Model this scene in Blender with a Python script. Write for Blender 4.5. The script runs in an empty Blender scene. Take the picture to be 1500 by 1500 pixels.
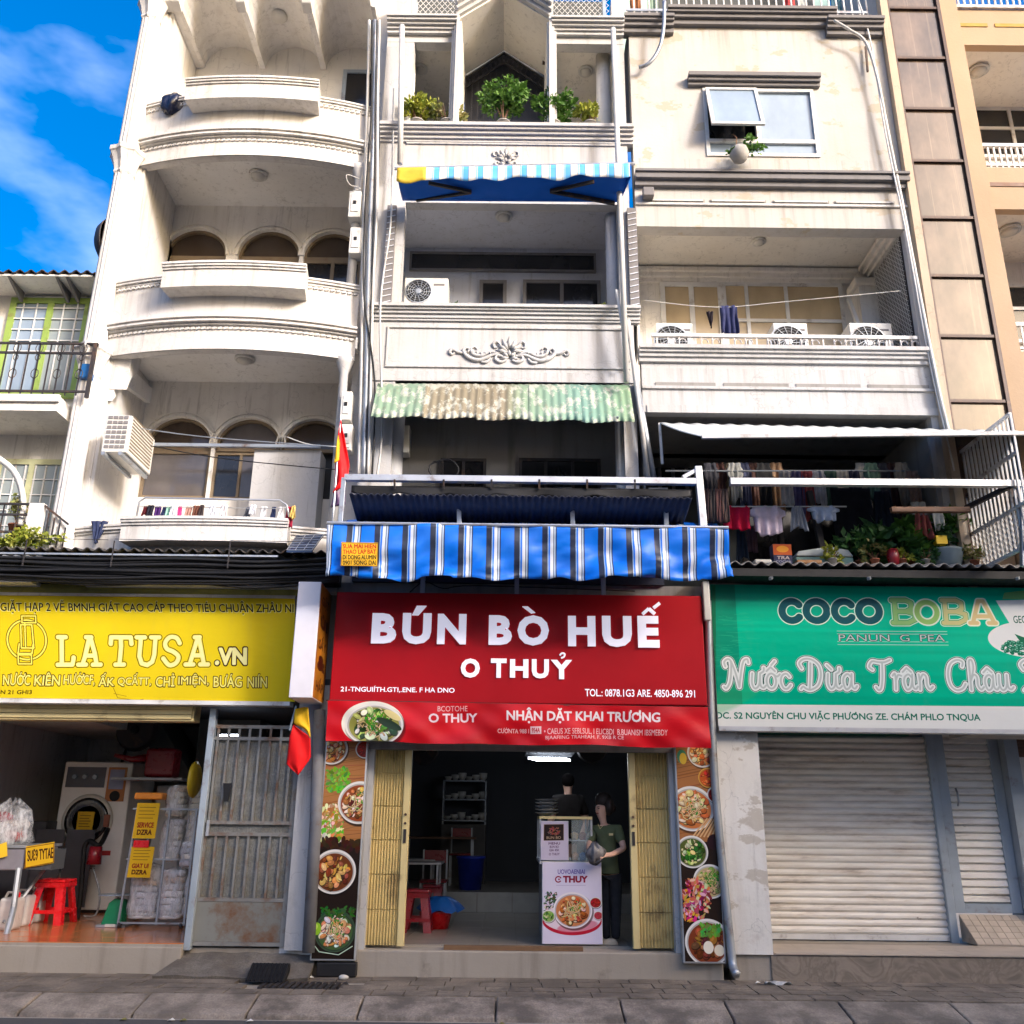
import bpy, bmesh, math, random
import numpy as np
from mathutils import Vector, Matrix
from mathutils.noise import noise as mnoise
random.seed(7); rng = np.random.default_rng(7)
sc = bpy.context.scene
col = sc.collection
# ------------------------------------------------------------ camera, sky, sun, exposure
F, PITCH, ROLL, CAM = 1342.0, math.radians(18.5), math.radians(0.65), (0.0, -10.3, 1.65)
cam = bpy.data.objects.new('camera', bpy.data.cameras.new('camera')); col.objects.link(cam)
cam.data.sensor_width = 36; cam.data.lens = 36*F/1500; cam.data.clip_end = 3000; cam.data.clip_start = 0.05
cam.matrix_world = Matrix.Translation(CAM) @ Matrix.Rotation(math.pi/2+PITCH, 4, 'X') @ Matrix.Rotation(ROLL, 4, 'Z')
sc.camera = cam
SUN = Vector((1.1, -1.0, 0.62)).normalized()          # towards the sun
el = math.asin(SUN.z); az = math.atan2(SUN.x, SUN.y)
sun = bpy.data.objects.new('sun', bpy.data.lights.new('sun', 'SUN')); col.objects.link(sun)
sun.data.energy = 1.5; sun.data.angle = math.radians(10); sun.data.color = (1.0, 0.955, 0.92)
sun.rotation_euler = SUN.to_track_quat('Z', 'Y').to_euler()
world = bpy.data.worlds.new('World'); sc.world = world; world.use_nodes = True
nt = world.node_tree; bg = nt.nodes['Background']; bg.inputs[1].default_value = 0.15
sky = nt.nodes.new('ShaderNodeTexSky'); sky.sky_type = 'NISHITA'; sky.sun_disc = False
sky.sun_elevation = el; sky.sun_rotation = az; sky.air_density = 1.0; sky.dust_density = 10.0; sky.ozone_density = 2.5
hs = nt.nodes.new('ShaderNodeHueSaturation'); hs.inputs['Saturation'].default_value = 1.75; hs.inputs['Value'].default_value = 1.0
nt.links.new(sky.outputs[0], hs.inputs['Color'])
tc = nt.nodes.new('ShaderNodeTexCoord'); mp = nt.nodes.new('ShaderNodeMapping')
mp.inputs['Scale'].default_value = (1.0, 1.0, 2.2); mp.inputs['Location'].default_value = (0.9, 0.1, 0.3); mp.inputs['Rotation'].default_value = (0.3, 0.5, 0)
nz = nt.nodes.new('ShaderNodeTexNoise'); nz.inputs['Scale'].default_value = 5.5; nz.inputs['Detail'].default_value = 5; nz.inputs['Roughness'].default_value = 0.5
nt.links.new(tc.outputs['Generated'], mp.inputs[0]); nt.links.new(mp.outputs[0], nz.inputs['Vector'])
cr = nt.nodes.new('ShaderNodeValToRGB'); cr.color_ramp.elements[0].position = 0.50; cr.color_ramp.elements[1].position = 0.86
cr.color_ramp.elements[1].color = (.34, .34, .34, 1)
nt.links.new(nz.outputs[0], cr.inputs[0])
mx = nt.nodes.new('ShaderNodeMix'); mx.data_type = 'RGBA'; mx.inputs['B'].default_value = (6.0, 6.5, 8.6, 1)
nt.links.new(cr.outputs[0], mx.inputs['Factor']); nt.links.new(hs.outputs[0], mx.inputs['A']); nt.links.new(mx.outputs['Result'], bg.inputs[0])
vs = sc.view_settings; vs.view_transform = 'Standard'; vs.look = 'None'; vs.exposure = 1.42; vs.use_white_balance = True; vs.white_balance_temperature = 5900; vs.white_balance_tint = 13; vs.gamma = 1; vs.use_curve_mapping = False
sc.cycles.use_denoising = True; sc.cycles.max_bounces = 6; sc.cycles.diffuse_bounces = 4; sc.cycles.glossy_bounces = 3
sc.cycles.transmission_bounces = 4; sc.cycles.transparent_max_bounces = 6; sc.cycles.use_adaptive_sampling = True; sc.cycles.adaptive_threshold = 0.02
sc.cycles.caustics_reflective = False; sc.cycles.caustics_refractive = False; sc.cycles.sample_clamp_indirect = 6

# ------------------------------------------------------------ photo pixel (1500 px) -> point on the vertical plane at depth Y
cP, sP, cR, sR = math.cos(PITCH), math.sin(PITCH), math.cos(ROLL), math.sin(ROLL)
def W(px, py, Y):
    u = (px-750)/F; v = -(py-750)/F
    uu = u*cR-v*sR; vv = u*sR+v*cR
    dx, dy, dz = uu, cP-vv*sP, sP+vv*cP
    t = (Y-CAM[1])/dy
    return CAM[0]+dx*t, CAM[2]+dz*t
def WX(px, py, Y): return W(px, py, Y)[0]
def WZ(px, py, Y): return W(px, py, Y)[1]
def P3(px, py, Y): a = W(px, py, Y); return (a[0], Y, a[1])
def R(x0, y0, x1, y1, Y):
    xm, ym = (x0+x1)/2, (y0+y1)/2
    return WX(x0, ym, Y), WX(x1, ym, Y), WZ(xm, y1, Y), WZ(xm, y0, Y)   # X0,X1,Z0,Z1
# ------------------------------------------------------------ mesh builder
class MB:
    def __init__(s): s.v = []; s.f = []; s.uv = None
    def add(s, vs_, fs):
        n = len(s.v); s.v += [tuple(p) for p in vs_]; s.f += [tuple(i+n for i in f) for f in fs]; return s
    def box(s, x0, x1, y0, y1, z0, z1):
        if x1 < x0: x0, x1 = x1, x0
        if y1 < y0: y0, y1 = y1, y0
        if z1 < z0: z0, z1 = z1, z0
        return s.add([(x0,y0,z0),(x1,y0,z0),(x1,y1,z0),(x0,y1,z0),(x0,y0,z1),(x1,y0,z1),(x1,y1,z1),(x0,y1,z1)],
                     [(0,3,2,1),(4,5,6,7),(0,1,5,4),(1,2,6,5),(2,3,7,6),(3,0,4,7)])
    def bar(s, a, b, w, h=None):               # square bar between two points
        h = h or w; a = Vector(a); b = Vector(b); d = (b-a).normalized()
        up = Vector((0,0,1)) if abs(d.z) < .9 else Vector((0,1,0))
        r = d.cross(up).normalized()*w/2; u = r.cross(d).normalized()*h/2
        return s.add([a-r-u,a+r-u,a+r+u,a-r+u,b-r-u,b+r-u,b+r+u,b-r+u],[(0,3,2,1),(4,5,6,7),(0,1,5,4),(1,2,6,5),(2,3,7,6),(3,0,4,7)])
    def tube(s, pts, r, n=6):
        pts = [Vector(p) for p in pts]; rings = []; rr = r if hasattr(r, '__len__') else [r]*len(pts)
        prev = None
        for i, p in enumerate(pts):
            d = (pts[min(i+1, len(pts)-1)]-pts[max(i-1, 0)]).normalized()
            if prev is None: a = d.cross(Vector((0,0,1)) if abs(d.z) < .9 else Vector((1,0,0))).normalized()
            else:
                a = prev - d*prev.dot(d); a = a.normalized() if a.length > 1e-6 else d.cross(Vector((1,.3,0))).normalized()
            prev = a; b = d.cross(a)
            rings.append([p+(a*math.cos(2*math.pi*k/n)+b*math.sin(2*math.pi*k/n))*rr[i] for k in range(n)])
        vs_ = [q for rg in rings for q in rg]
        fs = [(i*n+k, i*n+(k+1)%n, (i+1)*n+(k+1)%n, (i+1)*n+k) for i in range(len(pts)-1) for k in range(n)]
        fs += [tuple(range(n-1, -1, -1)), tuple((len(pts)-1)*n+k for k in range(n))]
        return s.add(vs_, fs)
    def lathe(s, prof, c=(0,0,0), n=20, axis='Z', flute=0):   # prof: (r, h) pairs
        vs_ = []
        for r, h in prof:
            for k in range(n):
                t = 2*math.pi*k/n; q = r*(1-(flute if k % 2 else 0)); x, y = q*math.cos(t), q*math.sin(t)
                p = (x, y, h) if axis == 'Z' else ((x, -h, y) if axis == 'Y' else (h, x, y))
                vs_.append((c[0]+p[0], c[1]+p[1], c[2]+p[2]))
        m = len(prof)
        fs = [(i*n+k, i*n+(k+1)%n, (i+1)*n+(k+1)%n, (i+1)*n+k) for i in range(m-1) for k in range(n)]
        fs += [tuple(range(n-1, -1, -1)), tuple((m-1)*n+k for k in range(n))]
        return s.add(vs_, fs)
    def prism(s, poly, y0, y1, ax='Y'):        # poly in (x,z) extruded along Y, or (y,z) along X, or (x,y) along Z
        n = len(poly)
        def q(p, t): return (p[0], t, p[1]) if ax == 'Y' else ((t, p[0], p[1]) if ax == 'X' else (p[0], p[1], t))
        return s.add([q(p, y0) for p in poly]+[q(p, y1) for p in poly],
                     [tuple(range(n)), tuple(range(2*n-1, n-1, -1))]+[(i, i+n, (i+1)%n+n, (i+1)%n) for i in range(n)])
    def sweep(s, prof, path):                  # prof (out,z) closed loop; path (x,y); out points to -Y side of the path
        n = len(prof); vs_ = []
        for i, p in enumerate(path):
            a = Vector(path[max(i-1,0)]); b = Vector(path[min(i+1,len(path)-1)]); d = (b-a).normalized(); nn = Vector((d.y, -d.x))
            for o, z in prof: vs_.append((p[0]+nn.x*o, p[1]+nn.y*o, z))
        fs = [(i*n+k, i*n+(k+1)%n, (i+1)*n+(k+1)%n, (i+1)*n+k) for i in range(len(path)-1) for k in range(n)]
        fs += [tuple(range(n)), tuple((len(path)-1)*n+k for k in range(n-1,-1,-1))]
        return s.add(vs_, fs)
    def grid(s, fn, nu, nv, uv=False):         # fn(u,v)->point
        vs_ = [fn(i/nu, j/nv) for j in range(nv+1) for i in range(nu+1)]
        fs = [(j*(nu+1)+i, j*(nu+1)+i+1, (j+1)*(nu+1)+i+1, (j+1)*(nu+1)+i) for j in range(nv) for i in range(nu)]
        if uv: s.uv = [(i/nu, j/nv) for j in range(nv+1) for i in range(nu+1)]
        return s.add(vs_, fs)
    def build(s, name, m, parent=None, smooth=False, bev=0, solid=0):
        off = Vector((0,0,0)); q = parent
        while q is not None: off += q.location; q = q.parent
        me = bpy.data.meshes.new(name); me.from_pydata([tuple(Vector(p)-off) for p in s.v], [], s.f)
        bm = bmesh.new(); bm.from_mesh(me); bmesh.ops.recalc_face_normals(bm, faces=bm.faces)
        if s.uv:
            ul = bm.loops.layers.uv.new('UVMap')
            for f in bm.faces:
                for l in f.loops: l[ul].uv = s.uv[l.vert.index]
        bm.to_mesh(me); bm.free()
        me.materials.append(m)
        if smooth:
            me.shade_smooth()
        o = bpy.data.objects.new(name, me); col.objects.link(o)
        if parent is not None: o.parent = parent
        if bev:
            b = o.modifiers.new('b', 'BEVEL'); b.width = bev; b.segments = 2; b.limit_method = 'ANGLE'; b.angle_limit = 0.7
        if solid:
            b = o.modifiers.new('s', 'SOLIDIFY'); b.thickness = solid
        return o
def tag(o, label=None, cat=None, group=None, kind=None):
    if label: o['label'] = label
    if cat: o['category'] = cat
    if group: o['group'] = group
    if kind: o['kind'] = kind
    return o
def thing(name, label, cat, loc=(0,0,0), group=None):
    o = bpy.data.objects.new(name, None); col.objects.link(o); o.location = loc; o.empty_display_size = .1
    return tag(o, label, cat, group)
def copy_tree(o, parent=None):
    c = o.copy(); col.objects.link(c)
    if parent is not None: c.parent = parent
    for ch in [x for x in list(o.children)]: copy_tree(ch, c)
    return c
def share(o, loc, parent=None, name=None):   # copy of a single mesh piece, shared data
    c = o.copy(); col.objects.link(c); c.location = loc
    if parent is not None: c.parent = parent
    return c
# ------------------------------------------------------------ materials
def srgb(r, g, b): return tuple(((c/255)/12.92 if c/255 <= .04045 else ((c/255+.055)/1.055)**2.4) for c in (r, g, b))
def newmat(name):
    m = bpy.data.materials.new(name); m.use_nodes = True; return m, m.node_tree, m.node_tree.nodes['Principled BSDF']
def N(nt, t, **k):
    n = nt.nodes.new(t)
    for a, b in k.items(): setattr(n, a, b)
    return n
def noise(nt, vec, scale, detail=4, stretch=None, rough=.55):
    if stretch:
        mpn = N(nt, 'ShaderNodeMapping'); mpn.inputs['Scale'].default_value = stretch; nt.links.new(vec, mpn.inputs[0]); vec = mpn.outputs[0]
    n = N(nt, 'ShaderNodeTexNoise'); n.inputs['Scale'].default_value = scale; n.inputs['Detail'].default_value = detail; n.inputs['Roughness'].default_value = rough
    nt.links.new(vec, n.inputs['Vector']); return n.outputs[0]
def ramp(nt, fac, stops, interp='LINEAR'):
    r = N(nt, 'ShaderNodeValToRGB'); r.color_ramp.interpolation = interp; e = r.color_ramp.elements
    while len(e) < len(stops): e.new(.5)
    for i, (p, c) in enumerate(stops):
        e[i].position = p; e[i].color = (c, c, c, 1) if not hasattr(c, '__len__') else (*c, 1)
    nt.links.new(fac, r.inputs[0]); return r.outputs[0]
def mix(nt, fac, a, b, mode='MIX'):
    m = N(nt, 'ShaderNodeMix', data_type='RGBA', blend_type=mode)
    for k, x in (('Factor', fac), ('A', a), ('B', b)):
        if hasattr(x, 'links'): nt.links.new(x, m.inputs[k])
        else: m.inputs[k].default_value = x if k == 'Factor' else (*x, 1)
    return m.outputs['Result']
def pos(nt): return N(nt, 'ShaderNodeNewGeometry').outputs['Position']
def obj(nt): return N(nt, 'ShaderNodeTexCoord').outputs['Object']
def bump(nt, b, h, strength=.3, dist=.01):
    n = N(nt, 'ShaderNodeBump'); n.inputs['Strength'].default_value = strength; n.inputs['Distance'].default_value = dist
    nt.links.new(h, n.inputs['Height']); nt.links.new(n.outputs[0], b.inputs['Normal'])
def plaster(name, c, stain=(.22,.17,.12), amt=.55, rough=.85, chips=.0, streak=.5, crack=.5, ledges=()):
    m, t, b = newmat(name); p = pos(t)
    big = ramp(t, noise(t, p, .9, 5), [(.35, 0.0), (.75, 1.0)])
    c1 = mix(t, big, c, tuple(x*.86*(1, .985, .95)[i] for i, x in enumerate(c)))
    st = ramp(t, noise(t, p, 1.0, 6, (5.5, 5.5, .45), .62), [(.51, 0.0), (.76, streak)])
    c2 = mix(t, st, c1, tuple(.45*x+.55*s for x, s in zip(c, stain)))
    gr = ramp(t, noise(t, p, 3.3, 8, None, .7), [(.60, 0.0), (.74, amt)])
    c3 = mix(t, gr, c2, tuple(.4*x+.6*s for x, s in zip(c, stain)))
    if c[0] > .5 and crack:
        vo = N(t, 'ShaderNodeTexVoronoi', feature='DISTANCE_TO_EDGE'); vo.inputs['Scale'].default_value = .8; dm = N(t, 'ShaderNodeMapping'); t.links.new(p, dm.inputs[0]); nn = N(t, 'ShaderNodeTexNoise'); nn.inputs['Scale'].default_value = 3; nn.inputs['Detail'].default_value = 6; t.links.new(p, nn.inputs['Vector']); av = N(t, 'ShaderNodeVectorMath', operation='ADD'); t.links.new(p, av.inputs[0]); t.links.new(nn.outputs['Color'], av.inputs[1]); t.links.new(av.outputs[0], vo.inputs['Vector'])
        ck = ramp(t, vo.outputs['Distance'], [(0, crack), (.006, 0.0)]); c3 = mix(t, ck, c3, tuple(.45*x for x in c))
        fine = ramp(t, noise(t, p, 1.0, 8, (14, 14, .8), .7), [(.56, 0.0), (.74, .55)]); c3 = mix(t, fine, c3, (.20, .18, .155)); sm = ramp(t, noise(t, p, 5.5, 7, (1, 1, .8), .7), [(.56, 0.0), (.70, .22)]); c3 = mix(t, sm, c3, (.25, .24, .22))
    if ledges:
        sx = N(t, 'ShaderNodeSeparateXYZ'); t.links.new(p, sx.inputs[0]); acc = None
        for zl in ledges:
            a1 = N(t, 'ShaderNodeMapRange'); a1.inputs[1].default_value = zl-.62; a1.inputs[2].default_value = zl; t.links.new(sx.outputs[2], a1.inputs[0])
            a2 = N(t, 'ShaderNodeMath', operation='LESS_THAN'); a2.inputs[1].default_value = zl; t.links.new(sx.outputs[2], a2.inputs[0])
            a3 = N(t, 'ShaderNodeMath', operation='MULTIPLY'); t.links.new(a1.outputs[0], a3.inputs[0]); t.links.new(a2.outputs[0], a3.inputs[1])
            if acc is None: acc = a3.outputs[0]
            else: a4 = N(t, 'ShaderNodeMath', operation='MAXIMUM'); t.links.new(acc, a4.inputs[0]); t.links.new(a3.outputs[0], a4.inputs[1]); acc = a4.outputs[0]
        dr = ramp(t, noise(t, p, 1.0, 6, (13, 13, .35), .65), [(.50, 0.0), (.68, .8)]); a5 = N(t, 'ShaderNodeMath', operation='MULTIPLY'); t.links.new(acc, a5.inputs[0]); t.links.new(dr, a5.inputs[1]); a6 = N(t, 'ShaderNodeMath', operation='MULTIPLY'); a6.inputs[1].default_value = .45; t.links.new(a5.outputs[0], a6.inputs[0]); a5 = a6
        c3 = mix(t, a5.outputs[0], c3, (.14, .125, .10))
    if chips:
        ch = ramp(t, noise(t, p, 2.1, 9, (1, 1, 1.6), .62), [(.575, 0.0), (.60, chips)])
        c3 = mix(t, ch, c3, (.42, .36, .27))
    t.links.new(c3, b.inputs['Base Color']); b.inputs['Roughness'].default_value = rough; b.inputs['Specular IOR Level'].default_value = .25
    bump(t, b, noise(t, p, 22, 6, None, .7), .25, .012)
    return m
def simple(name, c, rough=.5, metal=0, var=.15, scale=6, bmp=0, spec=.5, stretch=None, coat=0, emit=None, es=0):
    m, t, b = newmat(name); p = obj(t)
    n = ramp(t, noise(t, p, scale, 5, stretch), [(.3, 0.0), (.7, 1.0)])
    t.links.new(mix(t, n, tuple(min(1, x*(1+var*.6)) for x in c), tuple(x*(1-var) for x in c)), b.inputs['Base Color'])
    r2 = ramp(t, noise(t, p, scale*2.3, 4), [(.3, max(0, rough-.08)), (.7, min(1, rough+.12))]); t.links.new(r2, b.inputs['Roughness'])
    b.inputs['Metallic'].default_value = metal; b.inputs['Specular IOR Level'].default_value = spec; b.inputs['Coat Weight'].default_value = coat
    if bmp: bump(t, b, noise(t, p, scale*6, 5), bmp, .01)
    if emit: b.inputs['Emission Color'].default_value = (*emit, 1); b.inputs['Emission Strength'].default_value = es
    return m
def rusty(name, c, rust=.35, rough=.5, metal=.6, scale=5, stretch=None):
    m, t, b = newmat(name); p = pos(t)
    n = ramp(t, noise(t, p, scale, 8, stretch, .7), [(.58-.1*rust, 0.0), (.80-.15*rust, 1.0)])
    n2 = ramp(t, noise(t, p, scale*.5, 4), [(.3, 0.0), (.7, 1.0)])
    cc = mix(t, n2, c, tuple(x*.72 for x in c))
    t.links.new(mix(t, n, cc, (.17, .085, .04)), b.inputs['Base Color']); b.inputs['Metallic'].default_value = metal; b.inputs['Roughness'].default_value = rough
    bump(t, b, noise(t, p, 40, 4), .15, .005); return m
def imgmat(name, arr, rough=.5, k=.85, spec=.4, grime=.0, coat=0):
    h, w = arr.shape[:2]; im = bpy.data.images.new(name, w, h); a = np.ones((h, w, 4), np.float32); a[..., :3] = np.clip(arr, 0, 1)[::-1]
    im.pixels.foreach_set(a.ravel()); im.update(); im.pack()
    m, t, b = newmat(name); ti = N(t, 'ShaderNodeTexImage', image=im, extension='EXTEND')
    cc = mix(t, 1.0, ti.outputs[0], (k, k, k), 'MULTIPLY'); spec = spec*.5
    if grime:
        g = ramp(t, noise(t, pos(t), 2.0, 8, (4, 4, 1), .65), [(.52, 0.0), (.8, grime)]); cc = mix(t, g, cc, (.2, .19, .15))
    t.links.new(cc, b.inputs['Base Color']); b.inputs['Roughness'].default_value = rough; b.inputs['Specular IOR Level'].default_value = spec; b.inputs['Coat Weight'].default_value = coat
    bump(t, b, noise(t, pos(t), 1.3, 4, (1, 1, 2)), .35, .03)
    return m
M = {}
M['cream'] = plaster('cream plaster', (.76, .735, .69), amt=.35, streak=.45)
M['creamA'] = plaster('ivory plaster', (.66, .64, .61), (.24, .19, .14), amt=.45, streak=.55, ledges=(11.0, 10.32, 9.93, 8.1, 7.43, 7.02, 4.78))
M['wallC'] = plaster('peeling cream plaster', (.50, .48, .45), (.36, .27, .17), amt=.5, streak=.6, chips=.8, ledges=(12.45, 10.2, 9.78, 9.42))
M['white'] = plaster('white plaster', (.52, .515, .51), (.25, .23, .19), amt=.35, streak=.5, ledges=(12.1, 10.4, 7.6, 7.02, 6.75))
M['palewall'] = plaster('pale street front paint', (.86, .85, .82), amt=.1, streak=.1)
M['ceil'] = plaster('ceiling paint', (.80, .79, .77), amt=.12, streak=.1)
M['ceilwarm'] = plaster('warm ceiling paint', (.80, .77, .71), amt=.12, streak=.1)
M['blueish'] = plaster('pale grey blue shade tint', (.62, .64, .70), amt=.15, streak=.2)  # blue grey of the balcony shade put into the wall colour
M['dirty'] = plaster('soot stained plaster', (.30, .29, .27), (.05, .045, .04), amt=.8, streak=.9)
M['shadewall'] = plaster('shade dark stained wall', (.10, .105, .10), (.02, .02, .02), amt=.5, streak=.6)  # base colour kept dark to stand in for recess shade
M['peach'] = plaster('peach plaster', (.46, .335, .22), (.4, .27, .15), amt=.35, streak=.4)
M['peachlt'] = plaster('pale peach plaster', (.52, .42, .31), (.4, .3, .2), amt=.4, streak=.5)
M['taupe'] = plaster('taupe moulding paint', (.21, .20, .20), (.08, .07, .06), amt=.6, streak=.6)
M['concrete'] = plaster('worn concrete', (.36, .32, .265), (.07, .055, .04), amt=.9, streak=.75)
M['stone_old'] = plaster('brown veined stone', (.34, .27, .20), (.12, .09, .06), amt=.9, streak=.2)
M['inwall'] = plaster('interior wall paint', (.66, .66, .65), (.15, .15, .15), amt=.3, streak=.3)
M['inwallshade'] = plaster('shade dark interior paint', (.07, .075, .085), (.03, .03, .03), amt=.3, streak=.3)  # dark copy of the interior paint, indoor shade put into the colour
M['mint'] = plaster('faded mint plaster', (.42, .58, .50), amt=.3)
def glass(name, c, rough=.06, streak=True, spec=.6, vary=1.3):
    m, t, b = newmat(name); p = pos(t)
    n = ramp(t, noise(t, p, 1.1, 5, (2.2, 2.2, 1.1), .6), [(.35, 0.0), (.75, 1.0)])
    t.links.new(mix(t, n, c, tuple(min(1, x*vary+.006) for x in c)) if streak else mix(t, 0.0, c, c), b.inputs['Base Color'])
    t.links.new(ramp(t, noise(t, p, 3, 3), [(.3, rough), (.8, rough+.12)]), b.inputs['Roughness']); b.inputs['Specular IOR Level'].default_value = spec
    bump(t, b, noise(t, p, 1.2, 1), .08, .05); return m
M['gdark'] = glass('dark window glass', (.014, .014, .016))
M['gbrown'] = glass('brown arched glass', (.05, .035, .025))
M['gfrost'] = glass('dusky curtained glass', (.095, .085, .085), .08)
M['gblue'] = glass('painted sky reflection glass', (.24, .30, .37), .08)  # sky reflection put into the base colour
M['gtan'] = glass('tan curtained glass', (.42, .33, .20), .15)
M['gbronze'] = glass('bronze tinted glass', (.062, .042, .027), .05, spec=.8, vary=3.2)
_t = M['gbronze'].node_tree; _b = _t.nodes['Principled BSDF']; _c = _b.inputs['Base Color'].links[0].from_socket; _l = ramp(_t, noise(_t, pos(_t), 1.0, 3, (16, 16, .25), .5), [(.60, 0.0), (.63, .35), (.66, 0.0)]); _t.links.new(mix(_t, _l, _c, (.34, .25, .16)), _b.inputs['Base Color'])  # pale vertical lines painted in as reflections on the bronze panes
M['gwhite'] = glass('pale curtained glass', (.24, .27, .26), .12)
M['black'] = simple('black rubber', (.012, .012, .013), .55, spec=.3)
M['blackmetal'] = simple('black painted metal', (.018, .018, .022), .4)
M['tarp'] = simple('dark navy tarpaulin', (.018, .022, .045), .6, bmp=.3, scale=3)
M['alu'] = rusty('aluminium', (.62, .63, .64), .1, .4, .7)
M['galv'] = rusty('galvanised steel', (.42, .45, .48), .25, .45, .6)
M['whitemetal'] = rusty('white painted metal', (.74, .73, .70), .12, .5, 0)
M['whitepvc'] = rusty('dirty white pipe', (.66, .65, .61), .22, .5, 0, 3, (3, 3, .6))
M['greymetal'] = rusty('blue grey painted frame', (.38, .44, .49), .12, .5, .1)
M['rail'] = rusty('rusted white railing', (.72, .69, .66), .5, .6, 0, 7)
M['iron'] = rusty('dark wrought iron', (.04, .035, .035), .3, .6, .2)
M['brownframe'] = rusty('brown steel mullion', (.07, .035, .022), .4, .5, .1)
M['wood'] = simple('brown wood', (.17, .085, .045), .6, scale=4, stretch=(1, 8, 8), var=.4)
M['greenframe'] = rusty('lime green frame', (.30, .42, .08), .1, .5, 0)
M['yframe'] = rusty('pale yellow green frame', (.55, .55, .30), .1, .5, 0)
M['oliveframe'] = rusty('weathered brown frame', (.22, .165, .10), .35, .6, 0)
M['slat'] = None
M['redplastic'] = simple('glossy red plastic', (.72, .008, .012), .25, var=.05, spec=.6)
M['dkredplastic'] = simple('dark red plastic', (.22, .006, .015), .3, var=.05, spec=.6)
M['yellow'] = simple('yellow paper', (.85, .55, .01), .6, var=.08)
M['acwhite'] = simple('off white unit casing', (.68, .66, .60), .45, var=.12, scale=4)
M['lampglass'] = simple('lamp glass', (.55, .53, .48), .3, var=.05)
M['terracotta'] = simple('terracotta', (.30, .10, .05), .8, var=.2)
M['cement'] = simple('cement pot', (.38, .36, .33), .9, var=.25, bmp=.3)
M['soil'] = simple('soil', (.05, .035, .02), .95)
def leafmat(name, c, c2, trans=.25):
    m, t, b = newmat(name); p = pos(t)
    n = ramp(t, noise(t, p, 9, 3), [(.35, 0.0), (.65, 1.0)]); cc = mix(t, n, c, c2)
    t.links.new(cc, b.inputs['Base Color']); b.inputs['Roughness'].default_value = .55
    tr = N(t, 'ShaderNodeBsdfTranslucent'); t.links.new(cc, tr.inputs[0]); ms = N(t, 'ShaderNodeMixShader'); ms.inputs[0].default_value = trans
    t.links.new(b.outputs[0], ms.inputs[1]); t.links.new(tr.outputs[0], ms.inputs[2]); t.links.new(ms.outputs[0], t.nodes['Material Output'].inputs[0]); return m
M['leaf'] = leafmat('mid green leaf', (.05, .13, .015), (.12, .25, .03))
M['leafy'] = leafmat('yellow green leaf', (.20, .27, .02), (.40, .40, .05))
M['leafdry'] = leafmat('dry brown green leaf', (.25, .2, .07), (.2, .25, .06))
M['leafdark'] = leafmat('dark green leaf', (.02, .07, .015), (.05, .14, .03))
# ------------------------------------------------------------ canvas for flat print (posters, banners, sign faces)
def textmesh(body, off=0.0, extrude=0.0, spacing=1.0):
    c = bpy.data.curves.new('t', 'FONT'); c.body = body; c.size = 1; c.offset = off; c.extrude = extrude; c.space_character = spacing; c.resolution_u = 3
    o = bpy.data.objects.new('t', c); col.objects.link(o); bpy.context.view_layer.update()
    me = bpy.data.meshes.new_from_object(o.evaluated_get(bpy.context.evaluated_depsgraph_get())); bpy.data.objects.remove(o); bpy.data.curves.remove(c)
    return me
_tc = {}
def glyphs(body, off, spacing=1.0):
    k = (body, off, spacing)
    if k not in _tc:
        me = textmesh(body, off, 0, spacing); me.calc_loop_triangles()
        v = np.array([x.co[:2] for x in me.vertices]); t = np.array([x.vertices[:] for x in me.loop_triangles])
        lo, hi = v.min(0), v.max(0); _tc[k] = ((v-lo)/(hi-lo), t, (hi-lo)); bpy.data.meshes.remove(me)
    return _tc[k]
def col3(c): return np.array(c, np.float32)/255 if max(c) > 1 else np.array(c, np.float32)
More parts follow.
